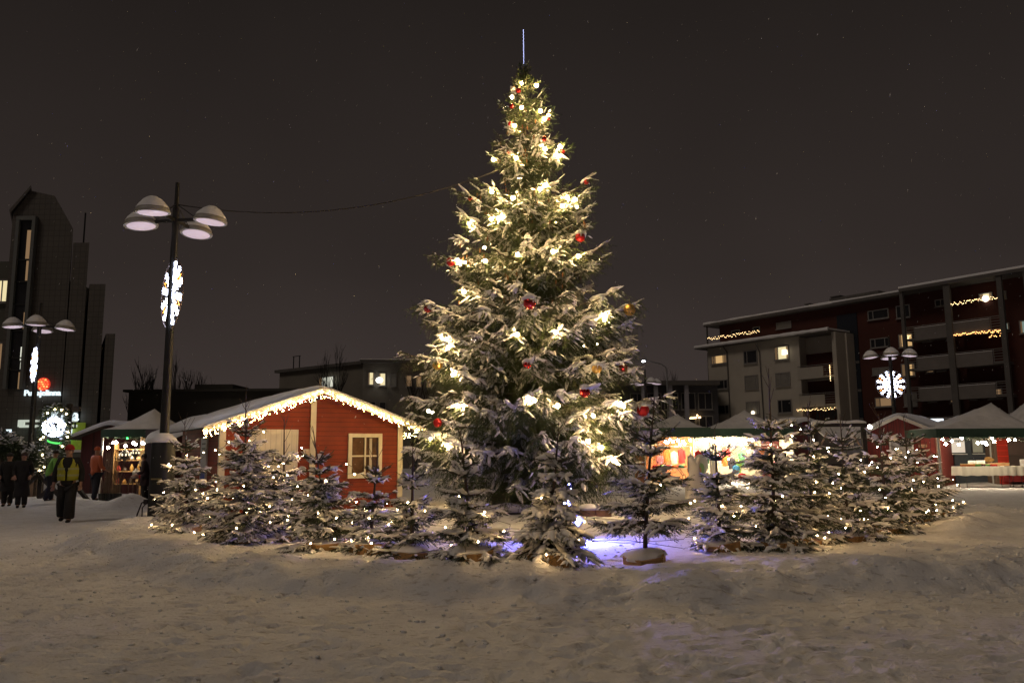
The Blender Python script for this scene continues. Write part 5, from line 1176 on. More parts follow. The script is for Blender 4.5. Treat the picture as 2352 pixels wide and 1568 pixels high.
uu, _z = planehit(1893, 690, A, U); b = MB(MR); b.box(uu, uu + 5.5, 1, 4, HR, HR + .9); b.build('roof_hatch', DGREY, rf)
b = MB(MR); b.box(u0 - 1.3, u0 - 1.15, -.9, -.75, 0, HR - .3); b.build('column', DGREY, tR)
def wpx(Mx, parent, cf, x0, x1, y0, y1, AA, pane, **k):
    a_ = planehit(*cf(x0, y1), AA, U); b_ = planehit(*cf(x1, y0), AA, U); return window(Mx, parent, a_[0], b_[0], a_[1], b_[1], pane, **k)
# windows of the red wall
for (x0, x1, y0, y1, pn, ml) in ((390, 570, 408, 520, PDARK, (.25,)), (645, 760, 372, 505, PDARK, ()), (412, 580, 665, 770, PDARK, (.25, .75)), (668, 785, 630, 765, LITW[0], (.3,)), (430, 600, 930, 1010, PBL, (.3,)), (692, 808, 897, 1025, LITW[0], ()), (455, 630, 1200, 1295, LITW[3], (.25,)), (715, 825, 1165, 1290, PBL, ())):
    wpx(MR, tR, rc_, x0, x1, y0, y1, A, pn, mull=ml)
for (x0, x1, y0, y1, pn) in ((395, 470, 598, 650, PDARK), (800, 930, 520, 600, PBL), (590, 650, 570, 625, PDARK)):
    wpx(MR, tR, rb_c, x0, x1, y0, y1, A, pn)
# stair glazing
a_ = planehit(*rc_(165, 1340), A, U); b_ = planehit(*rc_(285, 450), A, U); b = MB(MR); b.box(a_[0], b_[0], -.12, -.001, 3.0, b_[1]); sg = b.build('stair_glazing', mat('blue_black_glass', (.018, .022, .030), .15), tR)
for z_ in (4.4, 7.3, 10.2): b = MB(MR); b.box(a_[0], b_[0], -.2, -.121, z_, z_ + .25); b.build('transom', DGREY, sg)
# balcony bays
ul = planehit(*rc_(772, 400), A, U)[0]; um = planehit(*rc_(1165, 400), A, U)[0]; ur = planehit(*rc_(1640, 330), A, U)[0]; DB = 1.9
b = MB(MR); b.box(ul + .05, ur + 2.5, -DB - .4, -1.01, HR - .28, HR + .02); b.build('balcony_roof', DGREY, tR)
b = MB(MR); b.smooth = True; b.tube([(ul + .05 + (ur + 2.4 - ul) * i / 20, -DB - .3, HR + .1) for i in range(21)], .14, 8); b.build('snow', SNOW, tR)
for uu, w_ in ((ul, .3), (um, .55), (ur, .4), (ur + 2.1, .4)):
    b = MB(MR); b.box(uu, uu + w_, -DB - .25, -DB + .1, 0, HR - .29); b.build('column', DGREY, tR)
fl = [3.05 + 2.86 * k for k in range(4)]
dl_ = ['lowest', 'second', 'third', 'topmost']
for k, z_ in enumerate(fl):
    for s_, (ua, ub_) in enumerate(((ul + .31, um - .02), (um + .57, ur - .02))):
        b = MB(MR); b.box(ua, ub_, -DB, -.001, z_, z_ + .22)
        w_ = (ub_ - ua) * .22; xa_, xb_ = (ua + w_, ub_) if s_ == 0 else (ua, ub_ - w_)
        b.box(xa_, xb_, -DB - .08, -DB, z_ - .05, z_ + 1.15); bal = b.build('balcony', mat('balcony_concrete', (.15, .135, .125), .85, noise=.12, nscale=.8), tR)
        xr0, xr1 = (ua, ua + w_ - .02) if s_ == 0 else (ub_ - w_ + .02, ub_); b = MB(MR)
        for q_ in range(5): b.box(xr0, xr1, -DB - .05, -DB, z_ + .15 + q_ * .24, z_ + .19 + q_ * .24)
        b.box(ua, ub_, -DB - .06, -DB - .01, z_ + 1.28, z_ + 1.33)
        for q_ in range(6): xx = ua + (ub_ - ua) * q_ / 5; b.box(xx - .02, xx + .02, -DB - .05, -DB - .01, z_ + 1.151 if xa_ < xx < xb_ else z_ + .1, z_ + 1.279)
        b.build('railing', mat('railing_grey', (.2, .19, .18), .5), bal)
        b = MB(MR); b.box(ua, ub_, -DB - .085, -DB + .08, z_ + 1.151, z_ + 1.20) if 0 else b.box(xa_, xb_, -DB - .07, -DB - .01, z_ + 1.151, z_ + 1.19); b.build('snow', SNOW, bal)
for (x0, x1, y0, y1, pn, ml, nm) in ((885, 955, 612, 712, LITW[0], (), 0), (1090, 1140, 645, 700, PBL, (), 0), (910, 975, 885, 990, LITW[3], (), 0), (930, 1000, 1158, 1250, PBL, (), 0), (1125, 1185, 1180, 1258, LITW[3], (), 0),
        (1385, 1500, 262, 345, LITW[1], (), 0), (1580, 1625, 250, 330, PBL, (), 0), (1605, 1652, 535, 618, LITW[4], (), 0), (1330, 1400, 560, 640, PDARK, (), 0), (1370, 1480, 820, 930, PDARK, (), 0), (1470, 1590, 1120, 1225, LITW[3], (), 0), (990, 1090, 320, 400, PDARK, (.5,), 0), (1020, 1090, 560, 680, PDARK, (), 0), (1010, 1080, 850, 975, PDARK, (), 0), (1300, 1360, 1130, 1230, PDARK, (), 0)):
    wpx(MR, tR, rc_, x0, x1, y0, y1, A, pn, mull=ml)
a_ = planehit(*rc_(1752, 640), A, U); b_ = planehit(*rc_(1800, 515), A, U); window(MR, tR, a_[0], b_[0] + .3, a_[1], b_[1], LITW[4])
a_ = planehit(*rc_(1715, 290), A, U)
# star and candle-like lamp in windows
def star(cx, cz, r, y, Mx, name, m, lab, cat):
    b = MB(Mx); pr = [((r if i % 2 == 0 else r * .42) * math.sin(i * math.pi / 5) + cx, (r if i % 2 == 0 else r * .42) * math.cos(i * math.pi / 5) + cz) for i in range(10)]; b.prism(pr, y - .05, y); return tag(b.build(name, m), lab, cat)
sc = planehit(*rc_(740, 672), A, U); star(sc[0], sc[1], .42, -.16, MR, 'paper_star', emat('star_glow', (1, .78, .38), 2.2), 'glowing five-pointed star in a window of the red block', 'star lamp')
sc = planehit(*rc_(1448, 325), A, U); b = MB(MR); b.ball((sc[0], -.2, sc[1]), .28, 12, 8); tag(b.build('globe_lamp', emat('globe_glow', (1, .9, .7), 4)), 'bright globe lamp in the top right balcony window', 'lamp')
def rail_lights(lab, p0, p1, n, m, jz=.12, seed=1, r=.036, off=-DB - .15, AA=A, Mx=None, grp='light strings on the balconies'):
    Mx = Mx or MR; rr = random.Random(seed); a_ = planehit(*p0, AA, U); b_ = planehit(*p1, AA, U); pts = []
    for i in range(n):
        s_ = i / (n - 1); pts.append(Mx @ Vector((a_[0] + (b_[0] - a_[0]) * s_, off + rr.uniform(-.03, .0), a_[1] + (b_[1] - a_[1]) * s_ + rr.uniform(-jz, jz))))
    t = thing('string_lights', lab, 'string lights', pts[0], grp); b = MB(); b.tube(pts, .02, 3); b.build('wire', WIRE, t); bulbs(t, pts, r, m, n=5, k=3)
BLW = emat('balcony_bulb', (1.0, .66, .30), 6); BLO = emat('balcony_bulb_orange', (1.0, .45, .14), 7)
rail_lights('warm string along the topmost right balcony rail', rc_(1187, 400), rc_(1642, 332), 46, BLW, .13, 2)
rail_lights('orange string along the second highest right balcony rail', rc_(1208, 668), rc_(1680, 625), 54, BLO, .09, 3)
rail_lights('short orange string below the rail end of the second highest balcony', rc_(1565, 665), rc_(1680, 655), 12, BLO, .25, 4)
# the grey block in front
Ag = (A[0] - .8040 * 3.2, A[1] - .5947 * 3.2); MG = fr(Ag, U)
HG = 13.3; g0 = planehit(1625, 800, Ag, U)[0]; gw = planehit(*rb_c(985, 900), Ag, U)[0]; g1 = planehit(*rb_c(1300, 800), Ag, U)[0]
tG = thing('apartment_block', 'pale grey three-window-wide apartment block in front of the red one', 'building', (Ag[0], Ag[1], 0))
b = MB(MG); b.box(g0, gw, 0, 3.1, 0, HG); b.box(gw + .001, g1 + .6, 1.7, 3.1, 0, HG - .02); b.build('wall', GREY, tG)
b = MB(MG); b.box(g0 - 1.2, g1 + .3, -.9, 3.15, HG + .001, HG + .16); rf = b.build('roof', DGREY, tG)
b = MB(MG); b.smooth = True; b.box(g0 - 1.2, g1 + .2, -.8, 3.1, HG + .161, HG + .35); b.tube([(g0 - 1.2 + (g1 - g0 + 1.4) * i / 30, -.85, HG + .25) for i in range(31)], [.15 + .06 * rr.random() for _ in range(31)], 8); b.build('snow', SNOW, rf)
for x_, xt in ((390, 350), (690, 640)):
    pts = [planehit(*rb_c(xt, 745), Ag, U), planehit(*rb_c(x_ + (xt - x_) * .8, 800), Ag, U), planehit(*rb_c(x_, 1420), Ag, U)]; b = MB(MG); b.tube([(pts[0][0], -.75, HG), (pts[1][0], -.12, pts[1][1]), (pts[2][0], -.10, 3.2)], .07, 8); b.build('drainpipe', DGREY, tG)
for (x0, x1, y0, y1, pn, ml) in ((218, 355, 820, 915, LITW[0], (.15, .75)), (508, 625, 778, 910, PDARK, (.25,)), (785, 905, 742, 878, LITW[1], (.25,)), (232, 362, 1045, 1140, PDARK, (.75,)), (518, 632, 1003, 1135, PBL, (.8,)), (795, 920, 978, 1112, PBL, (.3,)), (245, 372, 1272, 1360, PDARK, (.75,)), (530, 645, 1240, 1362, PBL, (.8,)), (815, 935, 1222, 1350, PDARK, (.3,))):
    wpx(MG, tG, rb_c, x0, x1, y0, y1, Ag, pn, mull=ml)
for k, z_ in enumerate((3.05, 5.9, 8.8)):
    b = MB(MG); b.box(gw, g1, 0, 1.69, z_, z_ + .2); b.box(gw + .001, gw + (g1 - gw) * .72, -.1, -.001, z_ - .05, z_ + 1.15); bal = b.build('balcony', mat('pale_balcony', (.34, .315, .27), .85, noise=.08, nscale=.8), tG)
    b = MB(MG)
    for q_ in range(5): b.box(gw + (g1 - gw) * .73, g1, -.06, -.02, z_ + .15 + q_ * .24, z_ + .19 + q_ * .24)
    b.box(gw, g1, -.08, -.03, z_ + 1.28, z_ + 1.33); b.build('railing', mat('railing_grey', (.2, .19, .18), .5), bal)
    b = MB(MG); b.box(gw + .02, g1, 1.64, 1.699, z_ + .21, z_ + 2.7); b.build('back_wall', mat('loggia_red', (.06, .013, .008), .85), tG)
b = MB(MG); b.box(g1 + .001, g1 + .45, -.05, 1.7, 0, HG - .01); b.box(gw + .001, gw + .3, .0, .2, 0, HG - .01); b.build('column', GREY, tG)
rail_lights('warm string along the roof terrace of the grey block', rb_c(208, 688), rb_c(668, 620), 60, BLW, .16, 5, off=-.5, AA=Ag, Mx=MG)
rail_lights('warm string along the lowest balcony of the grey block', rb_c(992, 1325), rb_c(1330, 1308), 40, BLW, .14, 6, off=-.2, AA=Ag, Mx=MG)
rail_lights('warm string hanging down the column of the grey block', rb_c(1284, 915), rb_c(1292, 1055), 16, BLW, .1, 7, off=-.2, AA=Ag, Mx=MG)
for (x, y, lab) in ((880, 803, 'square white lamp shade in the lit window of the grey block'), (596, 1342, 'small candle glow in a low window of the grey block')):
    s_ = planehit(*rb_c(x, y), Ag, U); b = MB(MG); b.lathe([(.30, -.25), (.26, .25), (.001, .26)] if x > 800 else [(.16, -.16), (.2, .0), (.1, .16), (.001, .17)], (s_[0], -.2, s_[1]), 12); tag(b.build('window_lamp', emat('lamp_shade_glow', (1, .86, .60), 3 if x > 800 else 1.6)), lab, 'lamp')
# ground-floor shop canopy with snow, mirrored rooftop letters
tC = thing('shop_arcade', 'low shop arcade with a long snow-covered canopy in front of the blocks', 'building', (Ag[0], Ag[1], 0))
b = MB(MG); b.box(g0 + .5, 62, -5.5, -.95, 2.75, 3.0); b.build('canopy', DGREY, tC)
b = MB(MG); b.smooth = True; b.box(g0 + .55, 62, -5.4, -.96, 3.001, 3.18); b.tube([(g0 + .5 + (61 - g0) * i / 40, -5.42, 3.1) for i in range(41)], .12, 8); b.build('snow', SNOW, tC)
b = MB(MG); b.box(g0 + 1, 62, -1.2, -.96, 0, 2.74); b.build('wall', mat('shop_front', (.10, .095, .09), .6, noise=.2, nscale=1), tC)
for k in range(12):
    b = MB(MG); b.box(g0 + 1.2 + k * 4.9, g0 + 1.5 + k * 4.9, -5.2, -4.9, 0, 2.74); b.build('column', DGREY, tC)
for k in range(7):
    x_ = g0 + 2 + k * 6.2; b = MB(MG); b.box(x_, x_ + 3.6, -1.26, -1.201, .5, 2.4); b.build('shop_window', LITW[3] if k in (2, 5) else PDARK, tC)
lc2 = cc(2950, 1600, 3.485); Ac = (Ag[0] - .8040 * 5.2, Ag[1] - .5947 * 5.2); sa = planehit(*lc2(1100, 295), Ac, U); sb = planehit(*lc2(1390, 240), Ac, U)
tS = thing('roof_sign', 'rooftop letters seen from behind so that they read mirrored', 'sign', tuple(fr(Ac, U) @ Vector((sa[0], 0, 3.1))))
ln = text_mesh('NIRANTA', 1.32, 'lettering', mat('dark_letters', (.008, .008, .008), .6), tS, fr(Ac, U) @ Matrix.Translation(((sa[0] + sb[0]) / 2, 0, sa[1] + .15)) @ Matrix.Scale(-1, 4, Vector((1, 0, 0))) @ Matrix.Scale((sb[0] - sa[0]) / 5.6, 4, Vector((1, 0, 0))), .05, .01)
b = MB(fr(Ac, U)); b.box(sa[0] - .2, sb[0] + 2.5, .1, .16, 3.15, 3.25); b.box(sa[0] - .2, sb[0] + 2.5, .1, .16, 3.6, 3.65); b.build('rail', DGREY, tS)
# bright white sign sliver beyond the small hut
a_ = P(2128, 976, 60); b_ = P(2167, 961, 60); b = MB(); b.box(a_.x, b_.x, 60, 60.15, a_.z, b_.z); tag(b.build('light_box', emat('white_sign', (.85, .93, 1), 1.6)), 'bright white illuminated sign box above the small red hut roof', 'sign')
# --- glass dark building centre right
Yg = 88; tD = thing('office_block', 'dark glazed low building with pale columns between the spruce and grey block', 'building', (X(1540, Yg), Yg, 0))
gx0, gx1 = X(1425, Yg), X(1632, Yg + 4); zt_ = Z(1500, 876, Yg); b = MB(); b.box(gx0, gx1, Yg, Yg + 14, 0, zt_ - .5); b.build('wall', mat('office_wall', (.06, .058, .065), .7, noise=.2, nscale=.5), tD)
b = MB(); b.box(gx0 - .5, gx1, Yg - 1.2, Yg + 14.2, zt_ - .499, zt_); b.build('roof', DGREY, tD)
for px_ in (1478, 1507, 1540, 1577): x_ = X(px_, Yg); b = MB(); b.box(x_ - .22, x_ + .22, Yg - .9, Yg - .5, 0, zt_ - .5); b.build('column', mat('pale_column', (.30, .29, .32), .7), tD)
for k in range(5):
    for r_ in range(3):
        x_ = gx0 + 1.2 + k * 1.9 * 1.0; z_ = .8 + r_ * 2.6
        window(Matrix.Translation((0, Yg, 0)), tD, x_, x_ + 1.6, z_, z_ + 1.9, PDARK, mull=(.5,))
p0, p1 = P(1586, 960, Yg - .4), P(1608, 958, Yg - .4); t = thing('string_lights', 'few warm window lights low in the dark glazed building', 'string lights', p0); pts = [p0.lerp(p1, i / 7) + Vector((0, 0, .25 * (i == 5))) for i in range(8)]; b = MB(); b.tube(pts, .02, 3); b.build('wire', WIRE, t); bulbs(t, pts, .10, BLW)
p0 = P(1462, 950, 60); b = MB(); b.box(p0.x - .5, p0.x + .5, 60, 60.2, p0.z - 1.1, p0.z + .9); b.m = 1; b.box(p0.x - .42, p0.x + .42, 59.98, 59.999, p0.z - 1.0, p0.z + .8); tag(b.build('display_board', [DGREY, mat('cold_board', (.3, .32, .38), .5, emit=(.6, .65, .9), es=.18)]), 'pale bluish display board between the spruce and clothes stall', 'sign')
# --- centre-left grey low-rise behind the cabin
bc = cc(1050, 1250, 2.94); Yc = 76.0
xc0 = X(831, Yc); tM = thing('apartment_block', 'grey two-storey building with lit windows behind the red cabin', 'building', (xc0, Yc, 0)); MC = fr((xc0, Yc), (.990, .14)); ztop = Z(831, 827, Yc)
MATC = mat('weathered_render', (.17, .155, .13), .85, noise=.12, nscale=.4)
b = MB(MC); b.box(0, 13, 0, 12, 0, ztop - .3); b.box(-.001, -8.5, 0, 12, 0, ztop - .9) if 0 else None; b.build('wall', MATC, tM)
b = MB(MC); b.box(-.3, 13.3, -.6, 12.2, ztop - .299, ztop); rf = b.build('roof', DGREY, tM); b = MB(MC); b.box(-.28, 13.2, -.55, 12.1, ztop + .001, ztop + .09); b.build('snow', SNOW, rf)
UL = (-.80, .60); ML2 = Matrix.Translation((xc0, Yc, 0)) @ Matrix.Rotation(R(180 - 37), 4, 'Z')   # left wing runs back to the left
b = MB(ML2); b.box(.0, 13.5, -8, -.3, 0, ztop - .35); b.build('side_wing', MATC, tM)
b = MB(ML2); b.box(.2, 13.9, -8, .1, ztop - .349, ztop - .05); b.build('roof', DGREY, tM)
b = MB(ML2); 
for x_ in (11.0, 12.0): b.box(x_, x_ + .08, -1.0, -.92, ztop - .05, ztop + 1.4)
b.box(10.9, 12.2, -1.0, -.92, ztop + 1.35, ztop + 1.42); b.build('roof_ladder', BLACK, rf)
def wc(x0, x1, y0, y1, pn, ml=()):
    a_ = planehit(*bc(x0, y1), (xc0, Yc), (.990, .14)); b_ = planehit(*bc(x1, y0), (xc0, Yc), (.990, .14)); window(MC, tM, a_[0] * 1.01, b_[0] * 1.01, a_[1], b_[1], pn, mull=ml, fw=.06)
for q_ in ((1238, 1316, 700, 852, LITW[1]), (1364, 1447, 710, 860, LITW[1]), (1494, 1572, 722, 864, PBL), (1678, 1752, 736, 872, LITW[3]), (1793, 1869, 744, 880, LITW[3]), (1912, 1985, 752, 886, LITW[3]), (1240, 1330, 1045, 1150, PDARK), (1370, 1450, 1050, 1150, PDARK)): wc(*q_)
a_ = planehit(*bc(668, 895), (xc0, Yc), UL); b_ = planehit(*bc(848, 740), (xc0, Yc), UL)
MF = Matrix.Translation((xc0, Yc, 0)) @ Matrix.Rotation(math.atan2(-UL[1], -UL[0]), 4, 'Z')
window(MF, tM, -a_[0], -b_[0], a_[1], b_[1], LITW[2], mull=(.35, .68), w0=-.31 if 0 else -.02)
p = P(*bc(1383, 798), Yc); b = MB(); b.ball((p.x, p.y - .4, p.z), .36, 12, 8, .8); tag(b.build('pendant_lamp', emat('pendant_glow', (1, .95, .85), 3)), 'round pendant lamp glowing in the middle lit window behind the cabin', 'lamp')
# --- low dark building further left
Yd = 64.0; t = thing('low_building', 'low dark flat-roofed building behind the left huts', 'building', (X(540, Yd), Yd, 0)); b = MB(); x0_, x1_ = X(290, Yd), X(700, Yd); zt_ = Z(560, 893, Yd); DKW = mat('dark_wall', (.045, .042, .036), .85, noise=.2, nscale=.3)
b.box(x0_, x1_, Yd, Yd + 9, 0, zt_ - .2); b.build('wall', DKW, t); b = MB(); b.box(x0_ - .3, x1_ + .3, Yd - .4, Yd + 9.3, zt_ - .199, zt_); b.build('roof', DKW, t)
b = MB(); b.box(X(430, Yd), X(520, Yd), Yd + 1, Yd + 5, zt_ + .001, Z(470, 880, Yd)); b.build('roof_box', DKW, t)
# --- left tower: stepped tiled tower, stair glazing, signs
TILE = mat('dark_tile', (.088, .079, .068), .6, noise=.12, nscale=.6, stripes=((0, 2), .42, .09, .55))
Yt = 58.0; tw = thing('tower_building', 'tall stepped tower block clad in dark tiles at the left', 'building', (X(100, Yt), Yt, 0))
def tx(px, py, Y=Yt): p = P(px, py, Y); return p.x, p.z
SHR = Matrix.Identity(4); SHR[0][1] = -.57
b = MB(Matrix.Translation((0, Yt, 0)) @ SHR)
(xl, z1), (xp, zp_), (xq, zq), (xr, zr_) = tx(30, 490), tx(71, 438), tx(126, 450), tx(168, 525)
b.prism([(xl, 0), (xr, 0), (xr, zr_), (xq, zq), (xp, zp_), (xl, z1)], 0, 10); b.build('wall', TILE, tw)
for k, (pa, pb, py_) in enumerate(((168, 205, 557), (205, 242, 652), (242, 264, 766))):
    xa_, _ = tx(pa, py_); xb_, zz = tx(pb, py_); b = MB(Matrix.Translation((0, Yt + .02 + k * .02, 0)) @ SHR); b.box(xa_ + .001, xb_, 0, 9, 0, zz); b.build('wall', TILE, tw)
b = MB(Matrix.Translation((0, Yt, 0)) @ SHR); b.prism([(xl - .15, z1), (xp, zp_ + .1), (xp, zp_ + .35), (xl - .3, z1 + .2)], -.3, 10.2); b.build('roof_edge', DGREY, tw)
x_, z_ = tx(148, 462); b = MB(); b.tube([(x_, Yt + 3, z_ - 2.5), (x_, Yt + 3, z_)], .06, 6); b.build('mast', BLACK, tw)
xa_, za_ = tx(51, 508); xb_, _ = tx(80, 508); _, zb_ = tx(40, 893)
b = MB(Matrix.Translation((0, Yt, 0))); b.box(xa_ - .25, xa_, -.35, -.001, zb_, za_); b.box(xb_, xb_ + .25, -.35, -.001, zb_, za_); b.box(xa_ - .25, xb_ + .25, -.36, -.002, za_ + .001, za_ + .3); sgf = b.build('stair_frame', mat('steel_trim', (.16, .17, .165), .5, metal=.3), tw)
b = MB(Matrix.Translation((0, Yt, 0))); b.box(xa_ + .001, xb_ - .001, -.12, -.003, zb_, za_); b.build('stair_glazing', PDARK, sgf)
# lit stair strips: (px left, px right, py top, py bottom)
for (pa, pb, pt, pb_, mi) in ((66, 81, 530, 595, 3), (64, 73, 600, 645, 3), (66, 70, 668, 690, 2), (62, 69, 692, 715, 2), (58, 70, 718, 756, 3), (51, 58, 797, 828, 2), (50, 57, 832, 848, 2), (46, 54, 855, 893, 3)):
    x0_, zt_ = tx(pa, pt); x1_, zb2 = tx(pb, pb_); b = MB(Matrix.Translation((0, Yt, 0))); b.box(max(x0_, xa_ + .05), min(x1_, xb_ - .05), -.16, -.125, zb2, zt_); b.build('lit_pane', LITW[mi], sgf)
for py_ in (598, 648, 700, 760, 822, 850): _, zz = tx(60, py_); b = MB(Matrix.Translation((0, Yt, 0))); b.box(xa_ + .002, xb_ - .002, -.22, -.165, zz - .05, zz + .05); b.build('transom', BLACK, sgf)
# lower wing at the very left with lit windows
x1_ = X(30, Yt, 700) + .3; x0_ = X(-260, Yt, 700); zt_ = tx(20, 598)[1]; b = MB(Matrix.Translation((0, Yt, 0))); b.box(x0_, x1_ - .31, .3, 11, 0, zt_); b.build('side_wing', mat('wing_render', (.085, .085, .07), .8), tw)
for (pa, pb, pt, pb_, mi) in ((-22, 14, 640, 694, 1), (22, 36, 640, 694, 2), (-30, 6, 785, 850, 3)):
    (xa2, zt2), (xb2, zb2) = tx(pa, pt), tx(pb, pb_); window(Matrix.Translation((0, Yt, 0)), tw, xa2, min(xb2, x1_ + 1.2), zb2, zt2, LITW[mi], mull=(.6,), w0=.29 if xb2 < x1_ else -.001, fw=.12)
# signs
def sign(lab, name, px, py, txt, size, m, bold=.02, Y=Yt - .4):
    p = P(px, py, Y); t = thing(name, lab, 'sign', p); text_mesh(txt, size, 'lettering', m, t, Matrix.Translation(p), .06, bold)
    return t, p
WS = emat('white_sign_letters', (.80, .95, 1.0), 1.25); GS = emat('green_sign', (.12, 1.0, .16), 1.2)
sign('white illuminated lettering below the red round logo on the tower', 'shop_sign', 97, 908, 'Puhajelinna', .60, WS, .006)
p = P(98, 882, Yt - .45); t = thing('round_logo', 'round logo made of glowing red-orange dots on the tower', 'sign', p)
b = MB(); b.lathe([(.50, -.04), (.50, .04)], (0, 0, 0), 24, Matrix.Translation((p.x, p.y + .1, p.z)) @ Matrix.Rotation(R(90), 4, 'X')); b.build('backing', mat('logo_red', (.5, .03, .02), .5, emit=(1, .06, .03), es=.5), t)
LR = emat('logo_dot', (1.0, .16, .05), 1.3); LY = emat('logo_dot_yellow', (1.0, .45, .12), 1.5); b = MB()
dts = [(0, 0)] + [(.19 * math.cos(a), .19 * math.sin(a)) for a in np.linspace(0, 6.28, 7)[:-1]] + [(.37 * math.cos(a), .37 * math.sin(a)) for a in np.linspace(0, 6.28, 13)[:-1]]
for k, (dx, dz) in enumerate(dts): b.m = k % 3 == 0; b.ball((p.x + dx, p.y, p.z + dz), .075, 8, 5)
b.mi = [int(v) for v in b.mi]; b.build('dots', [LR, LY], t)
t, p = sign('white Kela sign on a lit band low on the tower', 'shop_sign', 148, 965, 'Kela', 1.15, WS, .02)
b = MB(); a_, b_ = P(44, 972, Yt - .35), P(176, 966, Yt - .35); b.box(a_.x, b_.x, Yt - .35, Yt - .2, a_.z - .30, a_.z - .12); b.box(a_.x, b_.x, Yt - .35, Yt - .2, a_.z + .1, a_.z + .26); b.box(a_.x - .1, a_.x + .35, Yt - .36, Yt - .21, a_.z - .25, a_.z + .25); b.build('light_band', mat('sign_band', (.5, .5, .45), .5, emit=(.9, 1, .85), es=.5), t)
t, p = sign('small white ORAL sign over a green smile on the tower', 'dentist_sign', 135, 1001, 'ORAL', .92, WS, .03)
b = MB(); b.tube([(p.x + 1.0 * math.cos(a) * .95, Yt - .42, p.z - .10 + .42 * math.sin(a)) for a in np.linspace(math.pi + .25, 2 * math.pi - .25, 16)], .07, 6); b.build('smile', GS, t)
sign('dark HANSKI lettering above the dentist sign', 'dark_sign', 140, 984, 'HANSKI', .62, mat('dark_letters2', (.01, .01, .01), .6), .01)
p = P(18, 1000, Yt - 1); b = MB(); b.box(p.x - .18, p.x + .18, Yt - 1, Yt - .9, p.z, p.z + .45); b.m = 1; b.tube([(p.x + .22 * math.cos(a), Yt - .95, p.z - .15 + .28 * math.sin(a)) for a in np.linspace(math.pi, 2 * math.pi, 12)], .05, 5); tag(b.build('tooth_sign', [WS, GS]), 'tiny white and green sign at the far left edge', 'sign')
b = MB(); a_, b_ = P(164, 1004, Yt - .2), P(182, 970, Yt - .2); b.box(a_.x, b_.x + .4, Yt - .2, Yt - .05, a_.z - 1.2, b_.z); tag(b.build('lit_wall_strip', mat('lime_panel', (.2, .25, .03), .6, emit=(.45, .60, .05), es=.13, noise=.3, nscale=2)), 'yellow-green lit strip behind the arch post', 'panel')
# low white wall / snow edge below signs
b = MB(); a_, b_ = P(-60, 1040, 50), P(250, 1030, 50); b.box(a_.x, b_.x, 50, 50.3, 0, a_.z); b.m = 1; b.box(a_.x, b_.x, 49.95, 50.35, a_.z + .001, a_.z + .15); tag(b.build('low_wall', [mat('grey_green_wall', (.12, .13, .11), .8, noise=.15, nscale=1), SNOW]), 'low grey wall with snow on top in front of the tower', 'wall')
# ------------------------------------------------------------------ bare trees and shrubs far behind
TWIG = mat('bare_twigs', (.022, .018, .015), .9)
def bare_tree(lab, px, Y, topy, spread, seed, dense=1.0):
    rr = random.Random(seed); x = X(px, Y, 900); H = Z(px, topy, Y); t = thing('bare_tree', lab, 'tree', (x, Y, 0), 'bare winter trees in the background')
    paths = []
    def rec(p, d, L, r, dep):
        k = 4; pts = [p]; 
        for i in range(k):
            d = (d + Vector((rr.uniform(-.16, .16), rr.uniform(-.16, .16), rr.uniform(-.02, .12)))).normalized(); pts.append(pts[-1] + d * L / k)
        paths.append((np.array([tuple(q) for q in pts]), r, r * .62))
        if dep == 0: return
        for j in range(rr.randint(3, 5) if dep > 1 else 4):
            f = rr.uniform(.35, 1); q = pts[int(f * k)]; a = rr.uniform(0, 6.28); s_ = rr.uniform(.35, .85)
            rec(q, (d + Vector((math.cos(a) * s_, math.sin(a) * s_, rr.uniform(-.1, .35)))).normalized(), L * rr.uniform(.55, .78), max(.012, r * .55), dep - 1)
    rec(Vector((x, Y, 0)), Vector((0, 0, 1)), H * .42, .02 * H, 4 if dense >= 1 else 3)
    V, F = tubes_np(paths, 4); s_ = H / max(V[:, 2].max(), .1); V[:, 2] *= s_; wdt = max(abs(V[:, 0] - x).max(), .1); k = spread / 1800 * Y / wdt; V[:, 0] = x + (V[:, 0] - x) * k; V[:, 1] = Y + (V[:, 1] - Y) * k
    nb = 12 * 4; tr_ = MB(); tr_.smooth = True; tr_.tube([(x, Y, -.1), (x, Y, H * .2)], [.024 * H, .018 * H], 8); tr_.build('trunk', TWIG, t); npmesh('crown', V, F, TWIG, t)
for i, a in enumerate((('wide bare tree directly right of the near lamp post', 432, 74, 800, 68, 1), ('bare tree between the tower and near lamp post', 300, 72, 815, 48, 2), ('small bare tree left of the cabin roof end', 345, 70, 835, 36, 9), ('bare tree rising over the roof behind the cabin ridge', 768, 72, 782, 46, 3), ('small bare tree left of the grey two-storey building', 668, 90, 848, 32, 4), ('bare tree in front of the three dim windows behind the cabin', 955, 50, 850, 48, 5),
        ('bare tree crown behind the curved street light', 1520, 100, 842, 44, 6), ('bare tree crown behind the dark glazed building', 1560, 104, 856, 40, 7), ('low bare tree beside the dark red hut, far left of the post', 465, 70, 850, 36, 8))): bare_tree(*a)
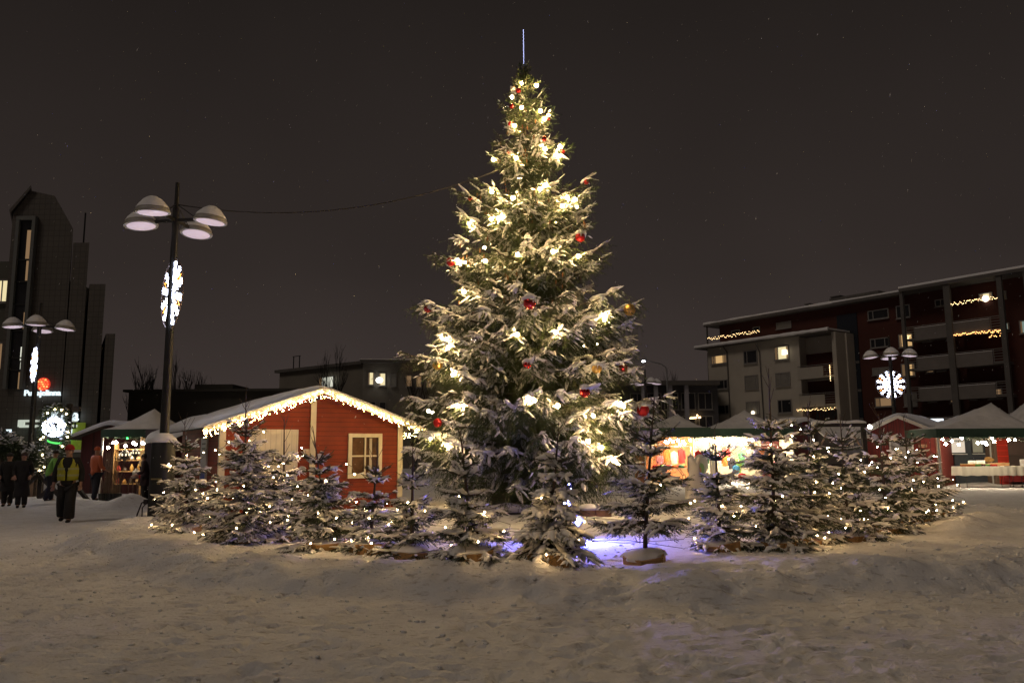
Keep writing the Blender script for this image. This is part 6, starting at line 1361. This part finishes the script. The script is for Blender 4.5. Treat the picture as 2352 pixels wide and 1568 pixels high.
# snowy leafy shrubs at far left
def shrub(lab, px, py, Y, w_, h_, seed):
    r_ = np.random.RandomState(seed); p = P(px, py, Y); n = 900; t = thing('snowy_shrub', lab, 'shrub', (p.x, Y, 0), 'snow-covered evergreen shrubs at the left')
    a = unit(r_.normal(0, 1, (n, 3))); q = a * r_.uniform(.5, 1, (n, 1)) * np.array([w_, w_ * .8, h_]) + np.array([p.x, Y, p.z]); V, F = expand(*needle_template(8, 4, .4, .3), q, unit(a + r_.normal(0, .4, a.shape)), np.full(n, .22), np.full(n, .09), r_.uniform(0, 6, n)); npmesh('foliage', V, F, NEED2, t)
    k = (a[:, 2] > -.1) & (r_.rand(n) < .6); V, F = expand(ST, SF, q[k] + [0, 0, .05], unit(a[k] * [1, 1, .2] + [0, 0, .02]), r_.uniform(.15, .3, k.sum()), r_.uniform(.03, .07, k.sum()), r_.uniform(-.4, .4, k.sum()), .1, r_); npmesh('snow', V, F, SNOWT, t, True)
    b = MB(); b.tube([(p.x, Y, 0), (p.x, Y, p.z)], [.1, .05], 7); b.build('stem', BARK, t)
for a in (('snowy evergreen shrub at the far left edge', 8, 1022, 27.5, .42, .34, 1), ('snowy evergreen shrub behind the brown post sleeve', 44, 1040, 29.8, .35, .28, 2), ('snowy evergreen shrub beside the arch foot', 88, 1052, 28, .28, .36, 3)): shrub(*a)
# ------------------------------------------------------------------ garlanded arch with lit wreath ball
YA2 = 26.5; dk = mat('arch_timber', (.035, .026, .022), .8, noise=.3, nscale=6)
t = thing('garlanded_arch', 'dark timber arch wrapped in fir garland at the left', 'arch', (X(125, YA2), YA2, 0))
la, ra, tz1 = X(98, YA2, 1050), X(152, YA2, 1050), Z(125, 948, YA2)
for x in (la, ra): b = MB(); b.box(x - .07, x + .07, YA2 - .07, YA2 + .07, 0, tz1 + .3); b.build('post', dk, t)
b = MB(); b.box(la - .1, ra + .35, YA2 - .06, YA2 + .06, tz1 + .05, tz1 + .22); b.build('beam', dk, t)
for (x0_, x1_, z0_, z1_) in ((la, la - .95, .95, .05), (la, la + .9, .95, .15), (ra, ra - .75, 1.0, .05), (ra + .1, ra + 1.0, .95, .05)):
    b = MB(); b.bar((x0_, YA2 - .12, z0_), (x1_, YA2 - .25, z1_), .11, .11); b.build('brace', dk, t)
gp = [(la, YA2 - .1, .9 + (tz1 - .9) * s_) for s_ in np.linspace(0, 1, 40)] + [(la + (ra - la) * s_, YA2 - .1, tz1 + .18 * math.sin(s_ * math.pi)) for s_ in np.linspace(0, 1, 24)] + [(ra, YA2 - .1, tz1 - (tz1 - 1.0) * s_) for s_ in np.linspace(0, 1, 40)]
r_ = np.random.RandomState(6); gb_ = np.repeat(np.array(gp), 16, 0) + r_.normal(0, .05, (len(gp) * 16, 3)); gd = unit(r_.normal(0, 1, gb_.shape)); V, F = expand(*needle_template(9, 2, .4, .25), gb_, gd, np.full(len(gb_), .16), np.full(len(gb_), .045), r_.uniform(0, 6, len(gb_))); npmesh('garland', V, F, NEED2, t)
kk = r_.rand(len(gb_)) < .14; V, F = expand(ST, SF, gb_[kk] + [0, 0, .08], gd[kk] * [1, 1, .2], np.full(kk.sum(), .13), np.full(kk.sum(), .04), r_.uniform(-.3, .3, kk.sum())); npmesh('snow', V, F, SNOWT, t, True)
ac = cc(0, 1500, 4.48); al = thing('fairy_lights', 'warm bulbs in the garland of the arch', 'fairy lights', (la, YA2, 2)); pts = [P(*ac(x, y), YA2 - .22) for x, y in ((852, 678), (985, 615), (1100, 622), (1188, 692), (815, 832), (1165, 882), (1218, 1020), (1208, 1105), (775, 1108), (732, 1150), (1115, 1275), (760, 1425), (705, 1705), (790, 1645))]
b = MB(); b.tube(sorted(pts, key=lambda p: p.z), .005, 3); b.build('wire', WIRE, al); bulbs(al, pts, .032, emat('garland_bulb', (1, .78, .42), 22), n=6, k=4)
c = P(*ac(965, 930), YA2 - .35); t = thing('lit_ball', 'large ball of cold white lights hanging in the arch', 'light ornament', c); r_ = np.random.RandomState(9); a = unit(r_.normal(0, 1, (190, 3))); bulbs(t, [c + Vector(q * .33 * rr_) for q, rr_ in zip(a, r_.uniform(.85, 1.03, 190))], .019, emat('cold_white_led2', (.66, .74, 1.0), 18), n=5, k=3, name='led')
b = MB()
for k in range(6): M = Matrix.Translation(c) @ Matrix.Rotation(k * math.pi / 6, 4, 'Z'); b.M = M; b.tube([(.33 * math.cos(q), 0, .33 * math.sin(q)) for q in np.linspace(0, 2 * math.pi, 25)], .006, 4, False)
b.M = Matrix.Identity(4); b.tube([c + Vector((0, 0, .33)), Vector((c.x, c.y, tz1 + .1))], .012, 4); b.build('wire_frame', mat('wire_white', (.5, .5, .6), .4), t)
# ------------------------------------------------------------------ things inside the ring
# dark rock heap with snow
p = G(1178, 1185); p.y += .3; rr = random.Random(4)
def rock(loc, r, seed, sq, lab, m, nm, cat):
    r_ = random.Random(seed); bm = bmesh.new(); bmesh.ops.create_icosphere(bm, subdivisions=3, radius=r); n1 = VN(seed)
    for v in bm.verts:
        k = 1 + .55 * float(n1(np.array([v.co.x * 3 + 9]), np.array([v.co.y * 3 + v.co.z * 2.3 + 9]))[0]); v.co *= k; v.co.z *= sq; v.co += Vector(loc)
    me = bpy.data.meshes.new(nm); bm.to_mesh(me); bm.free(); me.materials.append(m); o = bpy.data.objects.new(nm, me); COL.objects.link(o); return tag(o, lab, cat)
rock((p.x, p.y, .32), .46, 3, .85, 'dark lumpy tarpaulin heap with snow on it under the christmas tree', mat('dark_tarp', (.03, .028, .032), .6, bump=.6, bscale=8), 'tarpaulin_heap', 'heap')
rock((p.x - .05, p.y, .72), .30, 5, .35, 'cap of snow lying on the dark tarpaulin heap', SNOW, 'snow_lump', 'snow')
p = G(1196, 1200); t = thing('sledge_bench', 'low dark bench slab with thick snow beside the heap', 'bench', (p.x, p.y - .2, 0)); b = MB(); b.box(p.x - .75, p.x + .35, p.y - .55, p.y - .1, .18, .26); b.build('seat', DK, t)
b = MB(); b.smooth = True; b.tube([(p.x - .72, p.y - .33, .30), (p.x - .3, p.y - .33, .34), (p.x + .3, p.y - .33, .31)], [.10, .13, .10], 10); b.build('snow_cap', SNOW, t)
for x_ in (-.65, .25): b = MB(); b.box(p.x + x_ - .04, p.x + x_ + .04, p.y - .5, p.y - .15, -.05, .179); b.build('leg', DK, t)
for k, (px_, py_, lb) in enumerate(((1352, 1206, 'left stump-like wooden block with snow top, right of the blue light'), (1385, 1206, 'right stump-like wooden block with snow top, right of the blue light'))):
    g = G(px_, py_); t = thing('wooden_block', lb, 'stump', (g.x, g.y, 0), 'wooden blocks right of the blue light'); b = MB(); b.smooth = True; b.lathe([(.20, -.1), (.19, .0), (.185, .33), (.001, .331)], (g.x, g.y, 0), 18, None, 1, 1, .02, random.Random(k)); b.build('stump', mat('stump_wood', (.30, .17, .09), .8, noise=.25, nscale=9), t)
    b = MB(); b.smooth = True; b.lathe([(.20, .33), (.215, .37), (.17, .43), (.08, .46), (.001, .465)], (g.x, g.y, 0), 18, None, 1, 1, .03, random.Random(k)); b.build('snow_cap', SNOW, t)
# blue-white led drop and floodlight
YB = 12.1; c = P(1320, 1238, YB)
t = thing('led_icicle', 'hanging column of dazzling blue-white leds behind the droopy spruce', 'light ornament', P(1312, 1130, YB)); rr = random.Random(12); pts = []
for (x, y, n, s_) in ((1310, 1120, 4, 4), (1309, 1138, 8, 5), (1304, 1150, 10, 8), (1306, 1166, 8, 6), (1312, 1182, 8, 5), (1318, 1196, 10, 5)):
    for k in range(n): pts.append(P(x + rr.uniform(-s_, s_), y + rr.uniform(-9, 9), YB + rr.uniform(-.12, .12)))
BLED = emat('icy_blue_led', (.25, .28, 1.0), 110)
bulbs(t, pts, .010, BLED, n=5, k=3, name='led')
b = MB(); b.tube([P(1311, 1108, YB), P(1308, 1150, YB), P(1318, 1200, YB), P(1320, 1225, YB)], .012, 5); b.build('wire', WIRE, t)
t = thing('floodlight', 'small dazzling blue-violet floodlight standing in the snow behind the droopy spruce', 'floodlight', (c.x, YB, 0))
g0_ = gz(c.x, YB); Mx = Matrix.Translation((c.x + .02, YB + .05, g0_ + .34)) @ Matrix.Rotation(R(38), 4, 'Y')
b = MB(Mx); b.box(-.11, .11, .0, .07, -.07, .07); b.build('housing', BLACK, t)
b = MB(Mx); b.box(-.09, .09, -.012, -.001, -.05, .05); b.build('lens', emat('floodlight_lens', (.42, .45, 1.0), 40), t)
b = MB(); b.tube([(c.x, YB + .04, -.1), (c.x, YB + .04, g0_ + .34)], .022, 6); b.box(c.x - .12, c.x + .12, YB - .05, YB + .15, g0_ - .05, g0_ + .02); b.build('stand', BLACK, t)
def plight(parent, loc, e_, col, r=.06):
    l = bpy.data.lights.new('glow', 'POINT'); l.energy = e_; l.color = col; l.shadow_soft_size = r; o = bpy.data.objects.new('glow', l); COL.objects.link(o); o.location = loc; return o
plight(t, (c.x + .05, YB - .15, g0_ + .40), 270, (.11, .13, 1.0), .09)
# ------------------------------------------------------------------ people
SKIN = mat('skin', (.42, .24, .17), .6); HAIR = mat('brown_hair', (.05, .03, .02), .7)
def person(lab, loc, H, rot, pose, cloth, hat=None, coat_len=.47, vest=None, hair=True):
    """pose: dict of limb targets in body units (fraction of H), local x right, y forward(-) toward the viewer"""
    t = thing('person', lab, 'person', loc, None, rot); M = LM(loc, rot)
    def L(x, y, z): return M @ Vector((x * H, y * H, z * H))
    sx = .105; hx = .052
    ft, kn, hd, eb = pose['feet'], pose['knees'], pose['hands'], pose['elbows']; lean = pose.get('lean', 0)
    S_ = lambda p: L(*p)
    sh = [(s * sx, lean, .815) for s in (-1, 1)]
    nodes = [(L(0, 0, .53), .072 * H), (L(0, lean * .5, .65), .072 * H), (L(0, lean, .76), .080 * H), (L(0, lean, .84), .036 * H), (L(0, lean - .004, .875), .036 * H), (L(0, lean - .010, .925), .052 * H), (L(0, lean - .006, .965), .042 * H)]
    ed = [(0, 1), (1, 2), (2, 3), (3, 4), (4, 5), (5, 6)]
    for s in (0, 1):
        sg = (-1, 1)[s]; n0 = len(nodes); nodes += [(S_(sh[s]), .036 * H), (S_(eb[s]), .026 * H), (S_(hd[s]), .019 * H)]; ed += [(2, n0), (n0, n0 + 1), (n0 + 1, n0 + 2)]
        h_ = Vector(hd[s]); dr_ = (h_ - Vector(eb[s])).normalized(); sd_ = dr_.cross(Vector((0, 1, 0))).normalized()
        palm = len(nodes); nodes.append((S_(h_ + dr_ * .028), (.019 * H, .012 * H))); ed.append((n0 + 2, palm))
        for f in range(4):
            a = len(nodes); off = sd_ * (.012 * (f - 1.5)); ln = (.040, .046, .043, .034)[f]
            nodes += [(S_(h_ + dr_ * .052 + off), .006 * H), (S_(h_ + dr_ * (.052 + ln * .55) + off + Vector((0, -.010, 0))), .0052 * H), (S_(h_ + dr_ * (.052 + ln) + off + Vector((0, -.020, 0))), .0042 * H)]; ed += [(palm, a), (a, a + 1), (a + 1, a + 2)]
        a = len(nodes); nodes += [(S_(h_ + dr_ * .022 - sd_ * .022 * 1 + Vector((0, -.006, 0))), .007 * H), (S_(h_ + dr_ * .045 - sd_ * .030 + Vector((0, -.012, 0))), .005 * H)]; ed += [(palm, a), (a, a + 1)]
        n1 = len(nodes); f_ = Vector(ft[s]); nodes += [(L(sg * hx, 0, .50), .062 * H), (S_(kn[s]), .037 * H), (S_(f_ + Vector((0, .012, .045))), .026 * H), (S_(f_ + Vector((0, -.05, .018))), .024 * H)]; ed += [(0, n1), (n1, n1 + 1), (n1 + 1, n1 + 2), (n1 + 2, n1 + 3)]
    skin('body', nodes, ed, SKIN, t, 2)
    # face: nose, eyes, ears
    hc = Vector((0, lean - .012, .93)); b = MB(M @ Matrix.Scale(H, 4)); b.smooth = True
    b.ball((0, hc.y - .050, .925), .009, 8, 6, 1.4); b.ball((-.048, hc.y + .005, .928), .012, 8, 6, 1.5, .5); b.ball((.048, hc.y + .005, .928), .012, 8, 6, 1.5, .5); b.build('nose_and_ears', SKIN, t)
    b = MB(M @ Matrix.Scale(H, 4)); b.ball((-.018, hc.y - .044, .938), .0055, 6, 5); b.ball((.018, hc.y - .044, .938), .0055, 6, 5); b.box(-.014, .014, hc.y - .049, hc.y - .044, .905, .908); b.build('eyes_and_mouth', mat('dark_face', (.05, .02, .02), .4), t)
    top_m, leg_m, shoe_m = cloth
    # trousers
    wd_ = pose.get('wide', 0); nd = [(L(0, 0, .54), .098 * H)]; e2 = []
    for s in (0, 1):
        sg = (-1, 1)[s]; k = len(nd); f_ = Vector(ft[s]); nd += [(L(sg * hx, 0, .48), .074 * H), (S_(kn[s]), (.054 + wd_) * H), (S_(f_ + Vector((0, .012, .075))), (.05 + wd_ * 1.4) * H), (S_(f_ + Vector((0, .012, .035))), (.045 + wd_ * 1.4) * H)]; e2 += [(0, k), (k, k + 1), (k + 1, k + 2), (k + 2, k + 3)]
    skin('trousers', nd, e2, leg_m, t, 2)
    for s in (0, 1):
        f_ = Vector(ft[s]); skin('boot', [(S_(f_ + Vector((0, .018, .055))), .034 * H), (S_(f_ + Vector((0, .012, .022))), .030 * H), (S_(f_ + Vector((0, -.03, .018))), .030 * H), (S_(f_ + Vector((0, -.072, .014))), .024 * H)], [(0, 1), (1, 2), (2, 3)], shoe_m, t, 2)
    # jacket or coat with sleeves
    nd = [(L(0, 0, coat_len), .100 * H if coat_len > .4 else .130 * H), (L(0, 0, .56), .100 * H), (L(0, lean * .5, .66), .096 * H), (L(0, lean, .775), .094 * H), (L(0, lean, .842), .048 * H)]; e2 = [(0, 1), (1, 2), (2, 3), (3, 4)]
    for s in (0, 1):
        k = len(nd); hv = Vector(eb[s]).lerp(Vector(hd[s]), .93); nd += [(S_(sh[s]), .050 * H), (S_(eb[s]), .043 * H), (S_(hv), .034 * H)]; e2 += [(3, k), (k, k + 1), (k + 1, k + 2)]
    skin('coat' if coat_len < .4 else 'jacket', nd, e2, top_m, t, 2, 2)
    if coat_len < .4:
        b = MB(M @ Matrix.Scale(H, 4)); b.smooth = True; b.lathe([(.130, coat_len - .02), (.134, coat_len), (.118, (coat_len + .55) / 2), (.108, .56), (.098, .62)], (0, 0, 0), 24, None, 1, .86, .05, random.Random(int(H * 100))); b.build('coat_skirt', top_m, t)
    if vest:
        # sleeveless vest shell with front opening and reflective bands
        b = MB(M @ Matrix.Scale(H, 4)); b.smooth = True; n = 28; rows = [(.545, .128, .098), (.60, .130, .098), (.66, .130, .095), (.72, .132, .093), (.77, .128, .090), (.815, .105, .080), (.845, .075, .065)]; vs = []
        for z, rx, ry in rows:
            gap = .10 if z < .66 else .10 + (z - .66) * 3.4
            for j in range(n + 1): a = -math.pi / 2 + gap + (2 * math.pi - 2 * gap) * j / n; vs.append((rx * math.cos(a), lean * min(1, z) + ry * math.sin(a), z))
        fs = [(i * (n + 1) + j, i * (n + 1) + j + 1, (i + 1) * (n + 1) + j + 1, (i + 1) * (n + 1) + j) for i in range(len(rows) - 1) for j in range(n)]; b.add(vs, fs); o = b.build('safety_vest', vest, t)
        sm = o.modifiers.new('s', 'SOLIDIFY'); sm.thickness = .008
        for z in (.60, .685):
            b = MB(M @ Matrix.Scale(H, 4)); g_ = .12; pr = [(.1335 * math.cos(a), lean * z + .1015 * math.sin(a)) for a in np.linspace(-math.pi / 2 + g_ + .02, 1.5 * math.pi - g_ - .02, 30)]
            vs = [(x, y, z) for x, y in pr] + [(x, y, z + .026) for x, y in pr]; b.add(vs, [(i, i + 1, i + 31, i + 30) for i in range(29)]); b.build('reflective_band', mat('reflective_grey', (.33, .35, .16), .4), t)
    if hat:
        b = MB(M @ Matrix.Scale(H, 4)); b.smooth = True; b.lathe([(.056, .0), (.060, .012), (.058, .03), (.046, .055), (.024, .072), (.001, .078)], (0, lean - .004, .945), 18); b.build('hat', hat, t)
    elif hair:
        b = MB(M @ Matrix.Scale(H, 4)); b.smooth = True; b.ball((0, lean + .006, .945), .058, 16, 10, 1.0); b.build('hair', HAIR, t)
    return t
BLK = mat('black_cloth', (.012, .011, .012), .85, noise=.3, nscale=6, bump=.3, bscale=12); NAVY = mat('navy_cloth', (.014, .016, .028), .8); VEST = mat('hi_vis_yellow', (.36, .36, .02), .6, emit=None, bump=.2, bscale=10, noise=.08, nscale=4); ORG = mat('orange_jacket', (.50, .12, .05), .7); LIME = mat('lime_jacket', (.22, .50, .10), .7)
g = G(150, 1199); pw = (( -.075, .02, .0), (.045, -.03, .0))
person('person walking in a yellow safety vest, red cap and wide black trousers', (g.x, g.y, gz(g.x, g.y)), 1.80, .25, dict(feet=[(-.075, .10, .015), (.05, -.06, .0)], knees=[(-.065, .01, .27), (.055, -.065, .27)], hands=[(-.175, .02, .50), (.165, -.04, .50)], elbows=[(-.165, .04, .65), (.155, .02, .65)], lean=-.02, wide=.016), (BLK, BLK, BLK), mat('red_cap', (.32, .02, .02), .8), .45, VEST)
b = MB(); 
st = dict(feet=[(-.05, 0, 0), (.05, 0, 0)], knees=[(-.05, -.01, .27), (.05, -.01, .27)], hands=[(-.12, -.08, .56), (.12, -.08, .56)], elbows=[(-.14, .02, .64), (.14, .02, .64)])
g = G(47, 1168); person('person in a long black coat standing at the left, face turned right', (g.x, g.y, gz(g.x, g.y)), 1.64, .5, st, (BLK, BLK, BLK), None, .22)
g = P(22, 1160, 24.6); person('person in a black coat half hidden behind the long-coated one', (g.x - .1, 24.6, gz(g.x, 24.6)), 1.60, .3, st, (BLK, BLK, BLK), mat('dark_hat', (.03, .025, .02), .8), .30)
g = P(216, 1150, 25.8); person('person with an orange cap and orange-backed jacket by the gift stall', (g.x, 25.8, gz(g.x, 25.8)), 1.70, 2.6, dict(feet=[(-.05, .03, 0), (.05, -.04, 0)], knees=[(-.05, .0, .27), (.05, -.03, .27)], hands=[(-.13, -.10, .58), (.13, -.10, .58)], elbows=[(-.15, .0, .64), (.15, .0, .64)]), (ORG, NAVY, BLK), mat('orange_cap', (.45, .09, .03), .8), .45)
g = P(128, 1148, 26.0); person('person in a lime green jacket bending behind the vest wearer', (g.x, 25.6, gz(g.x, 25.6)), 1.62, 2.2, dict(feet=[(-.05, .05, 0), (.05, -.05, 0)], knees=[(-.05, .0, .27), (.05, -.05, .27)], hands=[(-.10, -.20, .50), (.12, -.18, .52)], elbows=[(-.15, -.06, .62), (.15, -.05, .62)], lean=-.06), (LIME, NAVY, BLK), mat('dark_hat', (.03, .025, .02), .8), .45)
g = P(322, 1140, 27.2); person('dark seated-looking customer leaning over the counter of the gift stall', (g.x + .1, 27.3, gz(g.x, 27.3)), 1.62, -1.1, dict(feet=[(-.05, .03, 0), (.05, -.02, 0)], knees=[(-.05, .0, .27), (.05, -.03, .27)], hands=[(-.12, -.18, .56), (.12, -.18, .56)], elbows=[(-.15, -.05, .62), (.15, -.05, .62)], lean=-.05), (mat('plum_coat', (.035, .018, .022), .8), BLK, BLK), None, .35)
g = P(1795, 1095, 36.4); person('customer in a dark coat and pink hat at the cream clothes stall', (g.x, 36.4, gz(g.x, 36.4)), 1.68, 2.4, st, (BLK, NAVY, BLK), mat('pink_hat', (.5, .2, .16), .8), .42)
# ------------------------------------------------------------------ parked car at the far left edge
def car(lab, loc, rot, paint):
    t = thing('parked_car', lab, 'car', loc, None, rot); M = LM(loc, rot); b = MB(M); b.smooth = True
    # side profile lofted over the width
    prof = [(-2.1, .35), (-2.15, .7), (-1.9, .88), (-1.0, .98), (-.45, 1.40), (.9, 1.45), (1.55, 1.05), (2.0, .98), (2.12, .7), (2.1, .35)]
    secs = [(-.86, .93), (-.80, 1.0), (-.0, 1.015), (.80, 1.0), (.86, .93)]; vs = []
    for y, k in secs:
        for (x, z) in prof: vs.append((x * (k if abs(y) > .8 else 1), y * (1 if z < 1.0 else .82), .35 + (z - .35) * k))
    n = len(prof); fs = [(i * n + j, i * n + j + 1, (i + 1) * n + j + 1, (i + 1) * n + j) for i in range(4) for j in range(n - 1)] + [tuple(range(n)), tuple(range(5 * n - 1, 4 * n - 1, -1))] + [(i * n, (i + 1) * n, (i + 1) * n + n - 1, i * n + n - 1) for i in range(4)]
    b.add(vs, fs); b.build('body', paint, t)
    b = MB(M); b.prism([(-.95, 1.02), (-.48, 1.36), (.25, 1.39), (.25, 1.02)], -.735, -.70); b.prism([(.31, 1.02), (.31, 1.39), (.88, 1.40), (1.35, 1.04)], -.735, -.70); b.build('window', GLASS, t)
    for x in (-1.32, 1.35):
        for y in (-.80, .80):
            Mw = M @ Matrix.Translation((x, y, .33)) @ Matrix.Rotation(R(90), 4, 'X'); b = MB(Mw); b.smooth = True; b.lathe([(.22, -.1), (.32, -.09), (.335, 0), (.32, .09), (.22, .1)], (0, 0, 0), 24); wl = b.build('wheel', mat('tyre', (.015, .015, .015), .8), t)
            b = MB(Mw); b.lathe([(.21, .04), (.22, .09)], (0, 0, 0), 20)
            for k in range(5): a = k * 1.2566; b.bar((0, 0, .095), (.2 * math.cos(a), .2 * math.sin(a), .095), .04, .02)
            b.build('rim', mat('alloy', (.45, .45, .45), .35, metal=.8), wl)
    b = MB(M); b.smooth = True; b.box(-.45, .95, -.6, .6, 1.455, 1.53); b.build('snow', SNOW, t)
    b = MB(M); b.ball((-2.08, -.6, .72), .12, 10, 6, .7); b.build('headlight', mat('headlight_glass', (.6, .6, .6), .2), t)
g = P(-48, 1140, 33); car('pale silver car parked beyond the two dark-coated people at the left edge', (X(-70, 31, 1100), 31, gz(X(-70, 31), 31)), R(172), mat('silver_paint', (.42, .42, .40), .35, metal=.5, coat=.4))
# ------------------------------------------------------------------ drifting snowflakes
r_ = np.random.RandomState(31); n = 2600; Yf = r_.uniform(3.5, 30, n) ** 1.0; q = np.stack([r_.uniform(-.75, .75, n) * Yf, Yf, EYE + r_.uniform(-.25, .62, n) * Yf], 1)
k = q[:, 2] > .4; q = q[k]; n = len(q); s_ = r_.uniform(.0012, .0028, n) * np.where(q[:, 1] > 12, 1.5, 1.0); dn = unit(np.array([-.35, 0, -1.0]) + r_.normal(0, .12, (n, 3))); L_ = s_ * r_.uniform(1, 5, n)
ot = np.array([(0, 1, 0, 0), (0, -1, 0, 0), (0, 0, 1, 0), (0, 0, -1, 0), (0, 0, 0, 1), (0, 0, 0, -1)], float); ot = np.array([(-.5, 0, 0, 0), (0, 0, 1, 0), (0, 0, 0, 1), (0, 0, -1, 0), (0, 0, 0, -1), (.5, 0, 0, 0)], float)
fo = np.array([(0, 2, 1), (0, 3, 2), (0, 4, 3), (0, 1, 4), (5, 1, 2), (5, 2, 3), (5, 3, 4), (5, 4, 1)]); V, F = expand(ot, fo, q, dn, L_ * 2, s_, np.zeros(n)); tag(npmesh('falling_snow', V, F, SNOWT), kind='stuff')
